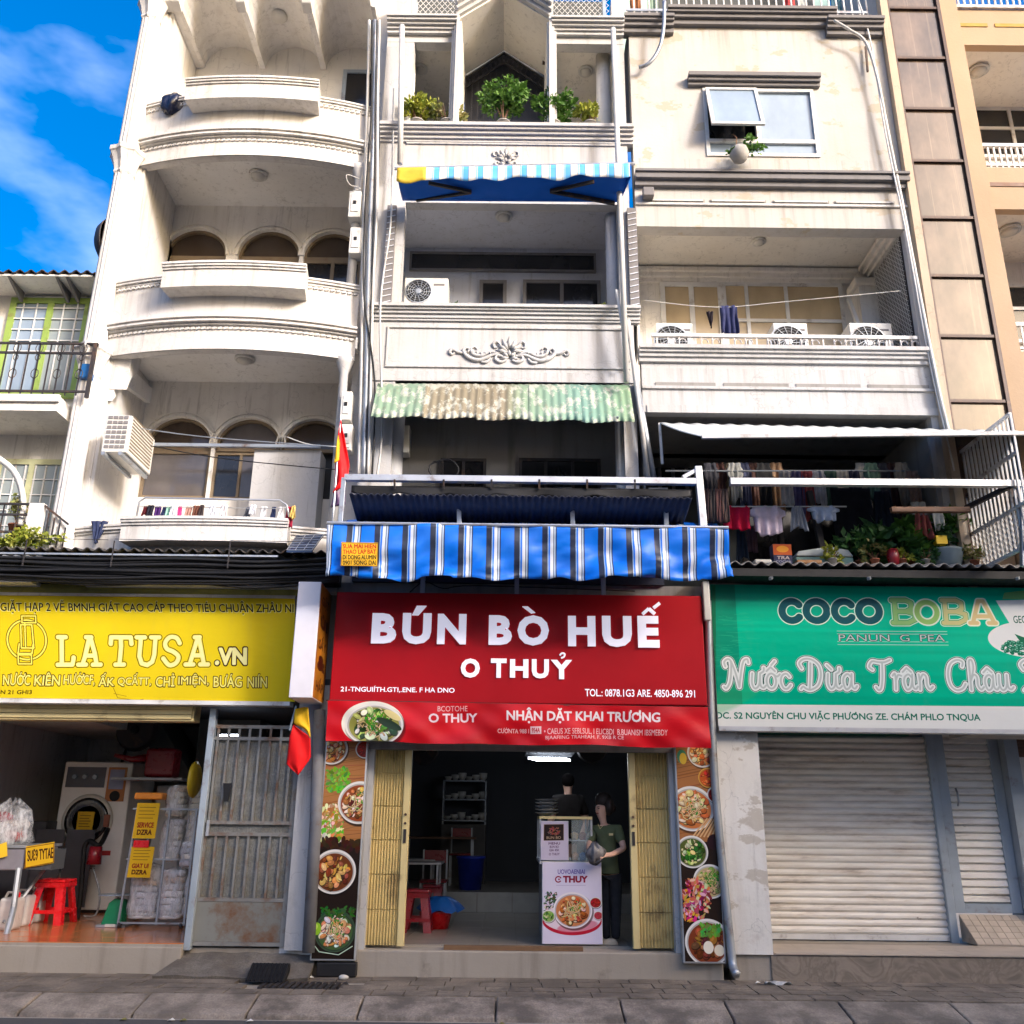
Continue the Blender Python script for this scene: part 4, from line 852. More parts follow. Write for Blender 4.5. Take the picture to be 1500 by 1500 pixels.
# mint and tan corrugated sheet
m, t_, b_ = newmat('weathered mint and tan corrugated plastic'); pp = pos(t_); sp = N(t_, 'ShaderNodeSeparateXYZ'); t_.links.new(pp, sp.inputs[0])
mr = N(t_, 'ShaderNodeMapRange'); mr.inputs[1].default_value = -1.8; mr.inputs[2].default_value = 1.6; t_.links.new(sp.outputs[0], mr.inputs[0])
cc = ramp(t_, mr.outputs[0], [(0, (.20,.30,.19)), (.21, (.18,.26,.18)), (.215, (.22,.19,.12)), (.5, (.20,.17,.11)), (.56, (.20,.28,.18)), (.78, (.16,.29,.23)), (1, (.20,.29,.14))])
ng = ramp(t_, noise(t_, pp, 7, 8, (1, 1, .45), .7), [(.50, 0.0), (.56, .8)]); cc = mix(t_, ng, cc, (.46,.46,.38)); n3 = ramp(t_, noise(t_, pp, 16, 5, (1, 1, .3), .6), [(.55, 0.0), (.75, .6)]); cc = mix(t_, n3, cc, (.17,.14,.09))
t_.links.new(cc, b_.inputs['Base Color']); b_.inputs['Roughness'].default_value = .6; M['corrug'] = m
q = [P3(553, 562, -.07), P3(921, 563, -.07), P3(543, 610, -.45), P3(929, 618, -.45)]
cs = thing('corrugated_sheet', 'torn mint and tan corrugated sheet awning under the scroll panel', 'awning', (0, -.1, zp2b))
npan = 5
for i in range(npan):
    u0, u1 = i/npan, (i+1)/npan+.004
    def cf(u, v, u0=u0, u1=u1, i=i):
        uu = u0+(u1-u0)*u; p = Vector(q[0]).lerp(Vector(q[1]), uu).lerp(Vector(q[2]).lerp(Vector(q[3]), uu), v*(1+.03*math.sin(3*uu*9+i))); w = .012*math.sin(2*math.pi*uu*34); p.y += w+i*.004; p.z += w*.8; return p
    MB().grid(cf, 64, 5).build('sheet', m, cs, True, solid=.004)
for px in (570, 740, 905): MB().bar(P3(px, 612, -.42), P3(px, 600, 0), .02).build('bracket', M['galv'], cs)
# cables and pipes in the gap A/B
gm = 'pipes and cables running down between the two white houses'
for i, (xt, xm, xb_, r_, mm) in enumerate(((541, 533, 525, .022, 'whitepvc'), (549, 541, 532, .03, 'galv'), (556, 548, 539, .02, 'whitepvc'), (545, 535, 545, .012, 'black'), (552, 546, 536, .008, 'black'))):
    cable(('thinner off white pipe, first from the bowed balconies in the house gap', 'thick galvanised pipe in the middle of the house gap', 'off white pipe nearest the gabled house in the house gap', 'thicker of two black cables winding down the house gap', 'hair thin black cable winding down the house gap')[i],
          [P3(xt, 30, -.12-.02*i), P3(xt-3+2*(i % 2), 160, -.12-.02*i), P3(xm+2*(i % 3), 300, -.12-.02*i), P3(xm-2, 430, -.12-.02*i), P3(xb_+4, 560, -.12-.02*i), P3(xb_, 700, -.12-.02*i)], r_, mm, gm if r_ > .015 else 'black cables in the house gap', name='vertical_pipe' if r_ > .015 else 'cable', cat='pipe' if r_ > .015 else 'cable')
cable('pale cable bundle looping beside the gabled house corner', [P3(577, 130, -.1), P3(575, 240, -.1), P3(572, 330, -.15), P3(557, 450, -.15), P3(560, 620, -.1), P3(552, 700, -.1)], .014, 'whitepvc')
X0, X1, Z0, Z1 = R(512, 280, 530, 318, -.1)
def meter(px0, py0, px1, py1, lab):
    x0, x1, z0, z1 = R(px0, py0, px1, py1, -.12); t = thing('meter_box', lab, 'electric box', ((x0+x1)/2, 0, z0))
    MB().box(x0, x1, -.14, .05, z0, z1).build('case', M['acwhite'], t, bev=.012); MB().box(x0+.03, x1-.03, -.152, -.139, z0+.08, z1-.05).build('cover', M['whitemetal'], t, bev=.006); MB().box((x0+x1)/2-.02, (x0+x1)/2+.02, -.16, -.15, (z0+z1)/2-.01, (z0+z1)/2+.04).build('dial', M['black'], t)
meter(511, 281, 529, 319, 'upper beige meter box on the pipes between the two white houses'); meter(512, 334, 530, 372, 'lower beige meter box with a dark dial on the pipes between the two white houses')
meter(499, 574, 515, 616, 'white meter box just above the red flag'); meter(498, 622, 516, 660, 'cream meter box behind the red flag tip')
cable('loose tangle of pale wire above the beige meter boxes', [P3(526, 262, -.2), P3(508, 256, -.25), P3(512, 270, -.22), P3(528, 276, -.2), P3(510, 282, -.2)], .006, 'whitepvc')
# flag
def flag(label, pts, m1, name='flag'):
    pass
def cloth_poly(poly, Y, m, name, parent, wave=.03, n=14):
    zs = [p[1] for p in poly]; z0, z1 = min(zs), max(zs); mb = MB()
    def span(z):
        xs = []
        for (a, b_), (c_, d_) in zip(poly, poly[1:]+poly[:1]):
            if (b_-z)*(d_-z) <= 0 and b_ != d_: xs.append(a+(c_-a)*(z-b_)/(d_-b_))
        return (min(xs), max(xs)) if xs else (poly[0][0],)*2
    def fn(u, v):
        z = z0+.0005+(z1-z0-.001)*v; a, b_ = span(z); return (a+(b_-a)*u, Y+wave*math.sin(2.2*math.pi*u+5*v)*(.4+.6*(1-v)), z)
    return mb.grid(fn, 10, n).build(name, m, parent, True, solid=.004)
M['flagred'] = simple('red flag cloth', (.75, .008, .008), .6, var=.06, bmp=.1, spec=.2); M['flagyellow'] = simple('yellow flag cloth', (.85, .50, .01), .6, var=.06, spec=.2)
Yf = -.55; fl = thing('flag', 'red flag with a bit of yellow star hanging above the striped awning corner', 'flag', P3(500, 700, Yf))
cloth_poly([W(499, 615, Yf), W(506, 645, Yf), W(512, 680, Yf), W(508, 705, Yf), W(488, 722, Yf), W(492, 660, Yf)], Yf, M['flagred'], 'cloth', fl)
cloth_poly([W(496, 640, Yf), W(499, 650, Yf), W(497, 678, Yf), W(490, 680, Yf)], Yf-.035, M['flagyellow'], 'star_point', fl, .01, 8)
cloth_poly([W(488, 716, Yf+.03), W(507, 702, Yf+.03), W(505, 740, Yf+.03), W(484, 742, Yf+.03)], Yf+.05, simple('torn translucent plastic', (.10,.05,.12), .4), 'wrap', fl, .03, 8)
MB().tube([P3(499, 612, Yf), P3(486, 780, Yf)], .012, 6).build('pole', M['galv'], fl)
# steel frame over the restaurant and rolled dark roofing
sf = thing('awning_scaffold', 'galvanised tube frame carrying the dark roofing above the striped awning', 'frame', (0, -.9, 4.9))
def beam(name, a, b_, w, parent, m='alu'): return MB().bar(a, b_, w, w).build(name, M[m], parent, bev=.004)
beam('beam', P3(505, 700, -1.0), P3(1020, 706, -1.0), .07, sf)
beam('upright', P3(1022, 684, -1.0), P3(1030, 772, -1.0), .075, sf); beam('brace', P3(1000, 700, -1.0), P3(1022, 688, -1.0), .045, sf)
for px in (672, 838, 975): beam('upright', P3(px, 732, -.7), P3(px+1, 775, -.7), .05, sf, 'galv')
for px in (498,): beam('upright', P3(504, 700, -1.0), P3(498, 775, -1.0), .05, sf, 'galv')
for px in (578, 650, 720, 790, 860, 930): 
    MB().bar(P3(px, 702, -1.04), P3(px, 716, -1.0), .02).build('bracket', M['iron'], sf); MB().bar(P3(px+20, 716, -.9), P3(px+48, 716, -.9), .018).build('bracket', M['whitemetal'], sf)
rf = thing('roofing_sheet', 'dark navy corrugated roofing with a sagging black fringe above the striped awning', 'roof', (0, -.6, 4.9))
zA = WZ(740, 712, -1.0)
def rfn(u, v):
    a = Vector(P3(512, 724, -1.02)).lerp(Vector(P3(1014, 730, -1.02)), u); b_ = Vector((a.x, .15, a.z-.25)); p = a.lerp(b_, v); p.z += .012*math.sin(2*math.pi*u*52); return p
MB().grid(rfn, 260, 3).build('sheet', M['tarp'], rf, True, solid=.006)
def fringe(u, v):
    a = Vector(P3(515, 711, -.98)).lerp(Vector(P3(1014, 717, -.98)), u); a.z -= (.05+.035*abs(math.sin(u*math.pi*7))+.03)*v; a.y += .02*math.sin(25*u)*v; return a
MB().grid(fringe, 80, 4).build('fringe', M['black'], rf, True, solid=.005)
MB().box(-1.82, 1.75, -.12, -.06, 4.2, WZ(740, 738, -.1)).build('back_board', M['tarp'], rf)
tag(MB().tube([P3(650+22*math.cos(a*.5), 688+16*math.sin(a*.5)*(1 if a % 3 else .8), -.5) for a in range(26)], .008, 4).build('wire_coil', M['black'], None), 'coil of black wire above the steel beam of the dark roofing', 'wire coil')
# striped awning
st = thing('striped_awning', 'blue awning with white and navy stripes over the restaurant sign', 'awning', (.15, -1.1, 4.3))
bl = (.004, .16, .74); nv = (.012, .018, .045); wt = (.68, .72, .78)
M['stripe'] = stripemat('royal blue white and navy stripes', .292, [(0, bl), (.40, nv), (.60, (.3,.42,.62)), (.63, bl), (.69, wt), (.80, (.08,.12,.2)), (.83, (.45,.55,.7)), (.88, nv), (.92, bl)], .095, .42, .45)
cTL, cTR, cBL, cBR = P3(479, 766, -1.15), P3(1067, 773, -1.15), P3(478, 847, -1.10), P3(1072, 849, -1.10)
def vf(u, v):
    a = Vector(cTL).lerp(Vector(cTR), u); b_ = Vector(cBL).lerp(Vector(cBR), u); b_.z += .012*math.sin(26*u)+.012*math.sin(57*u)+(.01 if int(u*13) % 3 == 0 else -.006); p = a.lerp(b_, v)
    p.y += (.024*math.sin(19*u+4*v)+.016*math.sin(43*u-7*v)+.008*math.sin(90*u+9*v))*(.3+v)+.07*mnoise(Vector((u*7, v*2.2, 1.3)))*(.3+v)+.03*mnoise(Vector((u*22+v*6, v*5, 4)))*(.4+v); return p
MB().grid(vf, 150, 14).build('valance', M['stripe'], st, True, solid=.005)
def tf(u, v):
    a = Vector(cTL).lerp(Vector(cTR), u); b_ = Vector(P3(505, 762, -.35)).lerp(Vector(P3(1050, 766, -.35)), u); p = a.lerp(b_, v); p.z += -.03*math.sin(math.pi*v)+.01*math.sin(30*u); return p
MB().grid(tf, 60, 6).build('canopy', M['stripe'], st, True, solid=.005)
MB().tube([cTL, cTR], .018, 8).build('front_bar', M['alu'], st)
cv = Cv((500, 794), (554, 795), (553, 830), (499, 829), 4, (235, 180, 30)); cv.noise(.12)
for i, (s_, c_) in enumerate((('SUA MAI HIEN', (190,40,20)), ('THAO LAP BAT', (190,40,20)), ('DI DONG ALUMIN', (40,30,10)), ('0901 SONG DAI', (40,30,10)))):
    cv.text(s_, 502, 797+8*i, 551, 803.5+8*i, c_, .03)
cv.stroke([(500.5, 795), (553.5, 796), (552.5, 829.5), (499.5, 828.5)], .8, (90, 60, 10), closed=True)
printed('sticker', st, [(500,794),(554,795),(553,830),(499,829)], -1.2, imgmat('awning sticker print', cv.a, .6))
# ------------------------------------------------------------ building C : cream house with peeling wall
Cc = thing('townhouse', 'peeling cream townhouse with one tilted open window and taupe ledges', 'house', (3.4, 0, .1))
CX0, CX1 = 1.60, 5.17
zfb, zlt, zlb = WZ(1100, 333, 0), WZ(1100, 250, -.12), WZ(1100, 272, 0)
wx0, wx1, wz0, wz1 = R(1032, 131, 1196, 230, 0)
def wall_hole(parent, x0, x1, z0, z1, hx0, hx1, hz0, hz1, y0, y1, m):
    MB().box(x0, hx0, y0, y1, z0, z1).box(hx1, x1, y0, y1, z0, z1).box(hx0, hx1, y0, y1, z0, hz0).box(hx0, hx1, y0, y1, hz1, z1).build('wall', m, parent)
ztop = 12.62
wall_hole(Cc, CX0, CX1+.06, zlb, ztop, wx0, wx1, wz0, wz1, 0, .2, M['wallC'])
MB().box(CX0, CX1+.06, .0, .2, zfb, zlb).build('wall', M['wallC'], Cc)
MB().sweep(cornice(zlt, (.15, .12, .13, .07), (.035, .04, .05, .08)), [(CX0, 0), (CX1+.1, 0)]).build('ledge', M['taupe'], Cc)
zs_ = WZ(1100, 297, 0)
for i in range(4):
    xa, xb = [WX(p, 298, 0) for p in ((953, 1032), (1040, 1122), (1132, 1214), (1222, 1310))[i]]
    s_ = MB().box(xa, xb, -.012, -.002, zs_-.015, zs_+.035).build('vent_slot', M['dirty'], Cc)
    MB().box(xa+.02, xb-.02, -.03, -.012, zs_-.002, zs_+.022).build('slat', M['creamA'], s_)
MB().sweep(cornice(zs_-.03, (.03,), (.03,)), [(CX0, 0), (CX1+.06, 0)]).build('moulding', M['creamA'], Cc)
MB().box(WX(942, 290, -.1), WX(958, 290, -.1), -.14, -.03, zs_+.0, zs_+.13).build('junction_box', M['taupe'], Cc, bev=.01)
# roof ledge in three steps
za, zb_ = WZ(1100, 22, -.1), WZ(1100, 42, 0); xm0, xm1 = WX(976, 30, 0), WX(1222, 40, 0)
for (xa, xb, dz) in ((CX0-.08, WX(985, 40, 0), -.16), (xm0, xm1, 0), (WX(1208, 45, 0), CX1+.06, -.16)):
    MB().sweep(cornice(12.72+dz, (.19, .16, .12, .07), (.05, .04, .06, .08)), [(xa, 0), (xb, 0)]).build('ledge', M['taupe'], Cc)
MB().box(CX0, CX1, .21, 2.5, 12.4, 12.55).build('slab', M['white'], Cc)
rl = thing_part('roof_railing', Cc); yr = .06
for z in (12.98, 13.02): pass
xr0, xr1 = WX(918, 15, yr), WX(1270, 15, yr)
for z in (12.86, 13.35): MB().bar((xr0, yr, z), (xr1, yr, z), .04).build('rail', M['galv'], rl)
n = 32
for i in range(n+1): X = xr0+(xr1-xr0)*i/n; MB().bar((X, yr, 12.5), (X, yr, 13.35), .02).build('baluster', M['whitemetal'], rl)
MB().box(CX0, CX1, 1.4, 1.5, 12.55, 15).build('wall', M['mint'], Cc); MB().box(2.3, 4.9, 1.36, 1.395, 12.55, 14.6).build('wall', M['shadewall'], Cc)
for i, (px, c_) in enumerate(((932, (.28,.12,.05)), (958, (.25,.33,.25)), (1160, (.35,.05,.05)), (1178, (.4,.42,.4)), (1228, (.1,.2,.25)))):
    X = WX(px, 12, .3); garment(['rust brown', 'grey green', 'dark red', 'pale grey', 'teal'][i]+' cloth hanging behind the roof railing of the peeling house', X, .35, 13.5, .16, .7, c_, 'towel', 60+i, None)
# hood and window
hx0, hx1, hz0, hz1 = R(1009, 108, 1202, 124, -.1); MB().sweep(cornice(hz1, (.14, .10, .06), (.06, .05, .05)), [(hx0, 0), (hx1, 0)]).build('window_hood', M['taupe'], Cc)
w = MB(); 
for a in ((wx0, wx1, wz0, wz0+.05), (wx0, wx1, wz1-.05, wz1), (wx0, wx0+.05, wz0+.05, wz1-.05), (wx1-.05, wx1, wz0+.05, wz1-.05)): w.box(a[0], a[1], -.02, .06, a[2], a[3])
zmid = wz0+(wz1-wz0)*.22; xmid = wx0+(wx1-wx0)*.475; w.box(wx0+.05, wx1-.05, -.018, .055, zmid-.03, zmid+.03); w.box(xmid-.03, xmid+.03, -.016, .05, zmid+.03, wz1-.05)
w = w.build('window', M['whitemetal'], Cc)
MB().box(xmid+.03, wx1-.05, .02, .03, zmid+.03, wz1-.05).build('pane', M['gblue'], w); MB().box(wx0+.05, wx1-.05, .02, .03, wz0+.05, zmid-.03).build('pane', M['gblue'], w)
MB().box(wx0, wx1, .25, .3, wz0, wz1).build('dark_room_sheet', M['gdark'], w)  # dark sheet standing in for the unlit room
sw = MB(); L = (wz1-.04)-(zmid+.02); an = math.radians(15)     # top hung sash tilted outwards
def sp_(x, d, o=0): return (x, -.03-d*math.sin(an)-o*math.cos(an), wz1-.04-d*math.cos(an)+o*math.sin(an))
xa, xb = wx0+.03, xmid+.01
for (x_0, x_1, d0, d1) in ((xa, xb, 0, .045), (xa, xb, L-.045, L), (xa, xa+.045, .045, L-.045), (xb-.045, xb, .045, L-.045)):
    sw.add([sp_(x_0,d0), sp_(x_1,d0), sp_(x_1,d1), sp_(x_0,d1), sp_(x_0,d0,.035), sp_(x_1,d0,.035), sp_(x_1,d1,.035), sp_(x_0,d1,.035)], [(0,3,2,1),(4,5,6,7),(0,1,5,4),(1,2,6,5),(2,3,7,6),(3,0,4,7)])
sw = sw.build('open_sash', M['whitemetal'], w)
MB().add([sp_(xa+.045,.045,.015), sp_(xb-.045,.045,.015), sp_(xb-.045,L-.045,.015), sp_(xa+.045,L-.045,.015)], [(0,1,2,3)]).build('pane', M['gblue'], w)
X, Z = W(1083, 226, -.25); hp = thing('hanging_plant', 'round white pot with trailing green plant hung from the open window', 'plant', (X, -.25, Z))
MB().lathe([(.02, -.12), (.09, -.09), (.13, 0), (.11, .08), (.10, .085)], (X, -.25, Z), 18).build('pot', M['cement'], hp, True)
leafy('foliage', (X+.02, -.25, Z+.10), (.26, .14, .08), 420, .06, M['leaf'], hp, 31); MB().tube([(X, -.25, Z+.08), (X-.02, -.22, Z+.22), (X+.01, -.16, Z+.34), (X-.02, -.1, Z+.46)], .008, 5).build('string', M['wood'], hp)
# white hoses on C roof edge
cable('grey hose hooked over the roof ledge above the tilted window house', [P3(973, 2, -.2), P3(972, 40, -.24), P3(966, 70, -.2), P3(952, 92, -.15), P3(936, 99, -.1)], .028, 'galv', name='hose', cat='hose')
cable('pale pipe curving over the roof ledge down the bronze glass strip', [P3(1222, 30, -.2), P3(1245, 44, -.2), P3(1268, 62, -.16), P3(1284, 110, -.14), P3(1300, 190, -.12), P3(1322, 300, -.12), P3(1345, 420, -.12), P3(1375, 570, -.12), P3(1392, 640, -.12)], .022, 'whitepvc', name='drain_pipe', cat='pipe')
cable('thin pale cable beside the curved pipe at the bronze glass strip', [P3(1255, -5, -.1), P3(1275, 60, -.1), P3(1298, 200, -.14), P3(1325, 330, -.14), P3(1360, 520, -.1), P3(1398, 690, -.1)], .012, 'whitemetal')
tag(MB().bar(P3(1268, 68, -.05), P3(1271, 105, -.05), .025).build('rusty_bracket', M['brownframe'], None), 'rusty iron bracket sticking from the peeling wall top', 'bracket')
# right pier of C and balcony recess floor 2
MB().box(CX1-.02, CX1+.13, .02, 8, 4.2, zfb).build('pier', M['white'], Cc)
MB().box(CX1+.06, CX1+.13, .02, 8, zfb, 14.5).build('wall', M['white'], Cc)
zb2 = WZ(1100, 512, 0); zf2 = WZ(1100, 605, 0)
zc = zfb+.22; YC = 1.35
cl_ = MB().box(CX0, CX1, .2, YC, zc, zc+.15).build('ceiling', M['ceilwarm'], Cc); ceiling_lamp(cl_, WX(1112, 356, .6), .6, zc, .10, .06)
for k, (o, h) in enumerate(((.16, .10), (.10, .16), (.05, .22))):
    MB().box(CX0+.003*k, CX1-.003*k, YC-o, YC, zc-h, zc-h+.06).build('moulding', M['cream'], Cc); MB().box(CX1-o-.02, CX1-.02, .2, YC-.17, zc-h+.002, zc-h+.06).build('moulding', M['cream'], Cc)
MB().box(CX0, CX1, YC, YC+.15, zf2, zc+.15).build('wall', M['cream'], Cc)
MB().box(CX0-.03, CX0, 0.01, YC, zb2, zfb).build('wall', M['cream'], Cc)
def lattice(parent, pts2, m, nm='lattice_panel'):
    pass
# lattice side screen at the right of the recess
lt = thing_part('lattice_screen', Cc); X = CX1-.05; z0, z1 = zb2-.1, zc-.25
MB().box(X+.015, X+.03, .12, YC-.35, z0, z1).build('backing', M['iron'], lt); mb = MB(); k = 0; a = z0-.9
while a < z1:
    for s_ in (1, -1):
        za_, zb3 = a, a+.88; zz = (za_, zb3) if s_ > 0 else (zb3, za_); p, q = Vector((X+.004*s_, .12, zz[0])), Vector((X+.004*s_, YC-.35, zz[1]))
        t0, t1 = 0, 1; d = q.z-p.z; ta, tb = sorted(((z0-p.z)/d, (z1-p.z)/d)); ta, tb = max(0, ta), min(1, tb)
        if tb > ta: mb.bar(p.lerp(q, ta), p.lerp(q, tb), .008)
    a += .075
tag(mb.build('wire_lattice', M['whitepvc'], lt), kind='stuff')
MB().box(WX(1252, 430, 1.2), WX(1285, 430, 1.2), 1.05, YC, zb2, zc-.3).build('pilaster', M['cream'], Cc); MB().box(WX(1246, 430, 1.2), WX(1290, 430, 1.2), 1.0, YC, zc-.42, zc-.3).build('capital', M['cream'], Cc, bev=.02)
x0, x1, z0, z1 = R(968, 414, 1060, 500, YC-.03); window(Cc, x0, x1, z0-.6, z1, YC-.05, (.5,), M['whitemetal'], M['gtan'], .07)
x0, x1, z0, z1 = R(1060, 415, 1237, 500, YC-.03); window(Cc, x0, x1, z0-.6, z1, YC-.045, (.2, .53), M['whitemetal'], M['gtan'], .05, (0, .60, 1))
MB().bar(P3(1243, 438, 1.1), P3(1262, 490, .9), .05).build('rolled_mat', M['whitepvc'], Cc)
# parapet
MB().box(CX0, CX1+.1, 0, .14, zf2, zb2-.05).build('parapet', M['white'], Cc)
MB().sweep(cornice(zb2, (.13, .10, .07, .04), (.05, .04, .05, .06)), [(CX0-.03, 0), (CX1+.05, 0)]).build('cornice', M['white'], Cc)
zs_ = WZ(1100, 565, 0)
for i in range(4):
    xa, xb = [WX(p, 565, 0) for p in ((960, 1048), (1060, 1155), (1166, 1260), (1271, 1360))[i]]
    s_ = MB().box(xa, xb, -.012, -.002, zs_-.02, zs_+.03).build('vent_slot', M['dirty'], Cc)
MB().sweep(cornice(zs_-.025, (.03,), (.035,)), [(CX0, 0), (CX1+.1, 0)]).build('moulding', M['white'], Cc)
MB().sweep(cornice(zf2+.09, (.016,), (.1,)), [(CX0+.05, 0), (CX1+.1, 0)]).build('moulding', M['white'], Cc)
MB().box(CX0, CX1, .14, YC, zf2+.2, zf2+.35).build('slab', M['ceil'], Cc)
# balcony railing
rl = thing_part('balcony_railing', Cc); zr1 = WZ(1100, 491, 0); yr = .03; x0, x1 = WX(955, 500, 0), WX(1345, 500, 0)
MB().bar((x0, yr, zr1), (x1, yr, zr1), .045).build('handrail', M['whitemetal'], rl); MB().bar((x0, yr, zb2+.03), (x1, yr, zb2+.03), .02).build('rail', M['rail'], rl)
n = 24
for i in range(n):
    X = x0+(x1-x0)*(i+.5)/n; MB().bar((X, yr, zb2), (X, yr, zr1), .016).build('baluster', M['rail'], rl)
    if i % 3: MB().tube([(X+.04+.045*math.cos(a*math.pi/5), yr-.01, (zb2+zr1)/2+.055*math.sin(a*math.pi/5)) for a in range(8)], .008, 4).build('scroll', M['rail'], rl)
for px, lab, dx in ((988, 'round fan unit at the railing end near the gabled house', 54), (1158, 'yellowed unit in the middle behind the rusty railing, below the curtained door', 50), (1276, 'rusty fan unit behind the railing next to the lattice screen', 62)):
    x0, x1, z0, z1 = R(px-dx/2, 474, px+dx/2, 512, .3); ac_unit(lab, x0, x1, zb2, z1, .28, .35, True, .4)
wl = cable('thin washing line strung across the curtained balcony', [P3(945, 440, .1), P3(1050, 450, .1), P3(1150, 442, .1), P3(1320, 426, .1)], .005, 'whitepvc', name='washing_line')
X, Z = W(1067, 448, .1); garment('folded navy trousers on the washing line over the rusty railing', X, .1, Z, .22, .42, (.035,.04,.10), 'towel', 71)
X, Z = W(1040, 456, .1); garment('small dark sock like cloth beside the navy trousers on the washing line', X, .1, Z, .09, .22, (.02,.015,.02), 'point', 72)
# white retractable awning of floor 1
wa = thing('awning', 'off white ribbed retractable awning spanning under the peeling house balcony', 'awning', (3.4, -.5, 5.8))
b0, b1 = P3(966, 620, -.06), P3(1600, 634, -.06); f0, f1 = P3(1028, 640, -1.15), P3(1600, 634, -1.15)
def waf(u, v): p = Vector(b0).lerp(Vector(b1), u).lerp(Vector(f0).lerp(Vector(f1), u), v); p.z -= .02*math.sin(math.pi*v)-.008*math.sin(2*math.pi*u*26); return p
MB().grid(waf, 160, 6).build('canopy', simple('off white ribbed awning', (.62,.64,.60), .6, var=.12, scale=2), wa, True, solid=.006)
MB().bar(f0, f1, .04).build('front_bar', M['whitemetal'], wa); MB().bar(b0, P3(970, 680, -.06), .03).build('side_post', M['whitemetal'], wa)
# dark floor 1 behind it
MB().box(CX0, CX1, 1.9, 2.0, 4.0, 6.8).build('wall', M['shadewall'], Cc); MB().box(CX0-.02, CX0, .02, 1.9, 4.2, zf2).build('wall', M['dirty'], Cc); MB().box(CX1-.04, CX1-.02, .15, 1.9, 4.2, zf2).build('wall', M['dirty'], Cc)
MB().box(CX0, CX1, .14, 1.9, zf2+.0, zf2+.1).build('ceiling', M['dirty'], Cc); MB().box(CX0, 6.3, .02, 1.9, 4.0, 4.18).build('slab', M['shadewall'], Cc)
x0, x1, z0, z1 = R(1085, 665, 1260, 800, 1.8); window(Cc, x0, x1, z0-.5, z1, 1.86, (.33, .66), M['iron'], M['gdark'], .06)
x0, x1, z0, z1 = R(965, 675, 1010, 720, 1.8); window(Cc, x0, x1, z0, z1, 1.86, (.5,), M['taupe'], M['gdark'], .05)
ac_unit('dark stained unit high in the shaded laundry balcony corner', *R(1328, 650, 1375, 690, 1.2), 1.2, .4, True, .4, m='taupe')
sf2 = thing('awning_scaffold', 'galvanised beam crossing the shaded laundry balcony to the barred cage', 'frame', (3.8, -1.0, 5.1))
beam('beam', P3(1069, 706, -1.0), P3(1494, 709, -1.0), .075, sf2); beam('beam', P3(1305, 747, -.6), P3(1420, 747, -.6), .06, sf2, 'wood'); beam('brace', P3(1415, 744, -.3), P3(1480, 712, -1.0), .05, sf2, 'iron'); beam('upright', P3(1497, 705, -1.0), P3(1500, 830, -1.0), .06, sf2, 'galv')
beam('upright', P3(1185, 720, .3), P3(1207, 815, .2), .07, sf2, 'iron')
# hanging clothes in two rows
MB_ = MB(); tag(MB().tube([P3(975, 690, .6), P3(1330, 690, .6)], .012, 6).build('clothes_pole', M['galv']), 'upper steel clothes pole in the shaded laundry balcony', 'clothes pole')
tag(MB().tube([P3(1055, 742, -.1), P3(1240, 742, -.1)], .008, 6).build('clothes_pole', M['whitepvc']), 'lower thin clothes pole with shirts in the shaded laundry balcony', 'clothes pole')
dc = [(.06,.06,.07), (.12,.06,.05), (.34,.28,.20), (.42,.42,.38), (.10,.11,.18), (.24,.13,.10), (.03,.03,.03), (.38,.24,.14), (.6,.57,.5), (.10,.18,.14)]
xs = [1040, 1052, 1064, 1076, 1088, 1102, 1118, 1136, 1262, 1276, 1290, 1306, 1320]
for i, px in enumerate(xs):
    X, Z = W(px, 678, .6+.1*(i % 3)); garment(('black', 'dark brown', 'khaki', 'grey green', 'charcoal blue', 'brown', 'jet black', 'tan', 'pale grey', 'dark teal', 'faded black', 'maroon brown', 'dusky olive')[i]+' long garment on the upper pole of the shaded laundry balcony', X, .6+.1*(i % 3), Z, .16, random.uniform(.5, .75), dc[i % 10], 'shirt', 80+i, 'dim garments on the upper pole', name='hanging_garment')
for i, px in enumerate((1034, 1043, 1052, 1061)):
    X, Z = W(px, 716, -.5); garment(('darkest patterned scarf nearest the steel upright', 'narrow dark scarf second from the steel upright', 'reddish patterned scarf third from the steel upright', 'brown patterned scarf farthest from the steel upright')[i], X, -.5, Z, .085, .40, ((.08,.05,.045), (.06,.05,.045), (.16,.08,.07), (.10,.07,.06))[i], 'towel', 95+i, 'dark scarves beside the steel upright', name='hanging_scarf')
for (px, py, w, h, c_, kd, lab) in ((1078, 741, 38, 35, (.50,.01,.05), 'towel', 'crimson towel on the lower pole'), (1123, 741, 50, 42, (.62,.52,.60), 'shirt', 'pinkish white shirt on the lower pole'), (1167, 742, 26, 34, (.26,.28,.32), 'bunch', 'grey blue shirt hanging bunched on the lower pole'),
        (1206, 741, 44, 22, (.45,.52,.66), 'shirt', 'pale blue garment hanging short on the lower pole'), (1348, 745, 26, 42, (.22,.06,.05), 'bunch', 'rust red cloth beside the striped towel'), (1372, 742, 15, 36, (.62,.62,.55), 'towel', 'cream towel with thin stripes above the balcony plants'),
        (1245, 715, 60, 85, (.012,.012,.016), 'towel', 'large black cloth hanging in the shaded laundry balcony middle'), (1292, 720, 40, 70, (.015,.02,.03), 'bunch', 'black garment hanging beside the large black cloth'), (1345, 735, 20, 20, (.35,.34,.3), 'towel', 'greyish rag folded over the wooden beam'),
        (1085, 776, 20, 45, (.03,.04,.06), 'bunch', 'dark trousers hanging under the crimson towel'), (1100, 770, 14, 40, (.12,.07,.08), 'towel', 'dull mauve cloth hanging under the crimson towel')):
    Y = -.1 if py < 760 and c_[0] > .02 else .25; X, Z = W(px, py, Y); s_ = .0083; garment(lab, X, Y, Z, w*s_*(.8 if kd == 'shirt' else 1), h*s_, c_, kd, px)
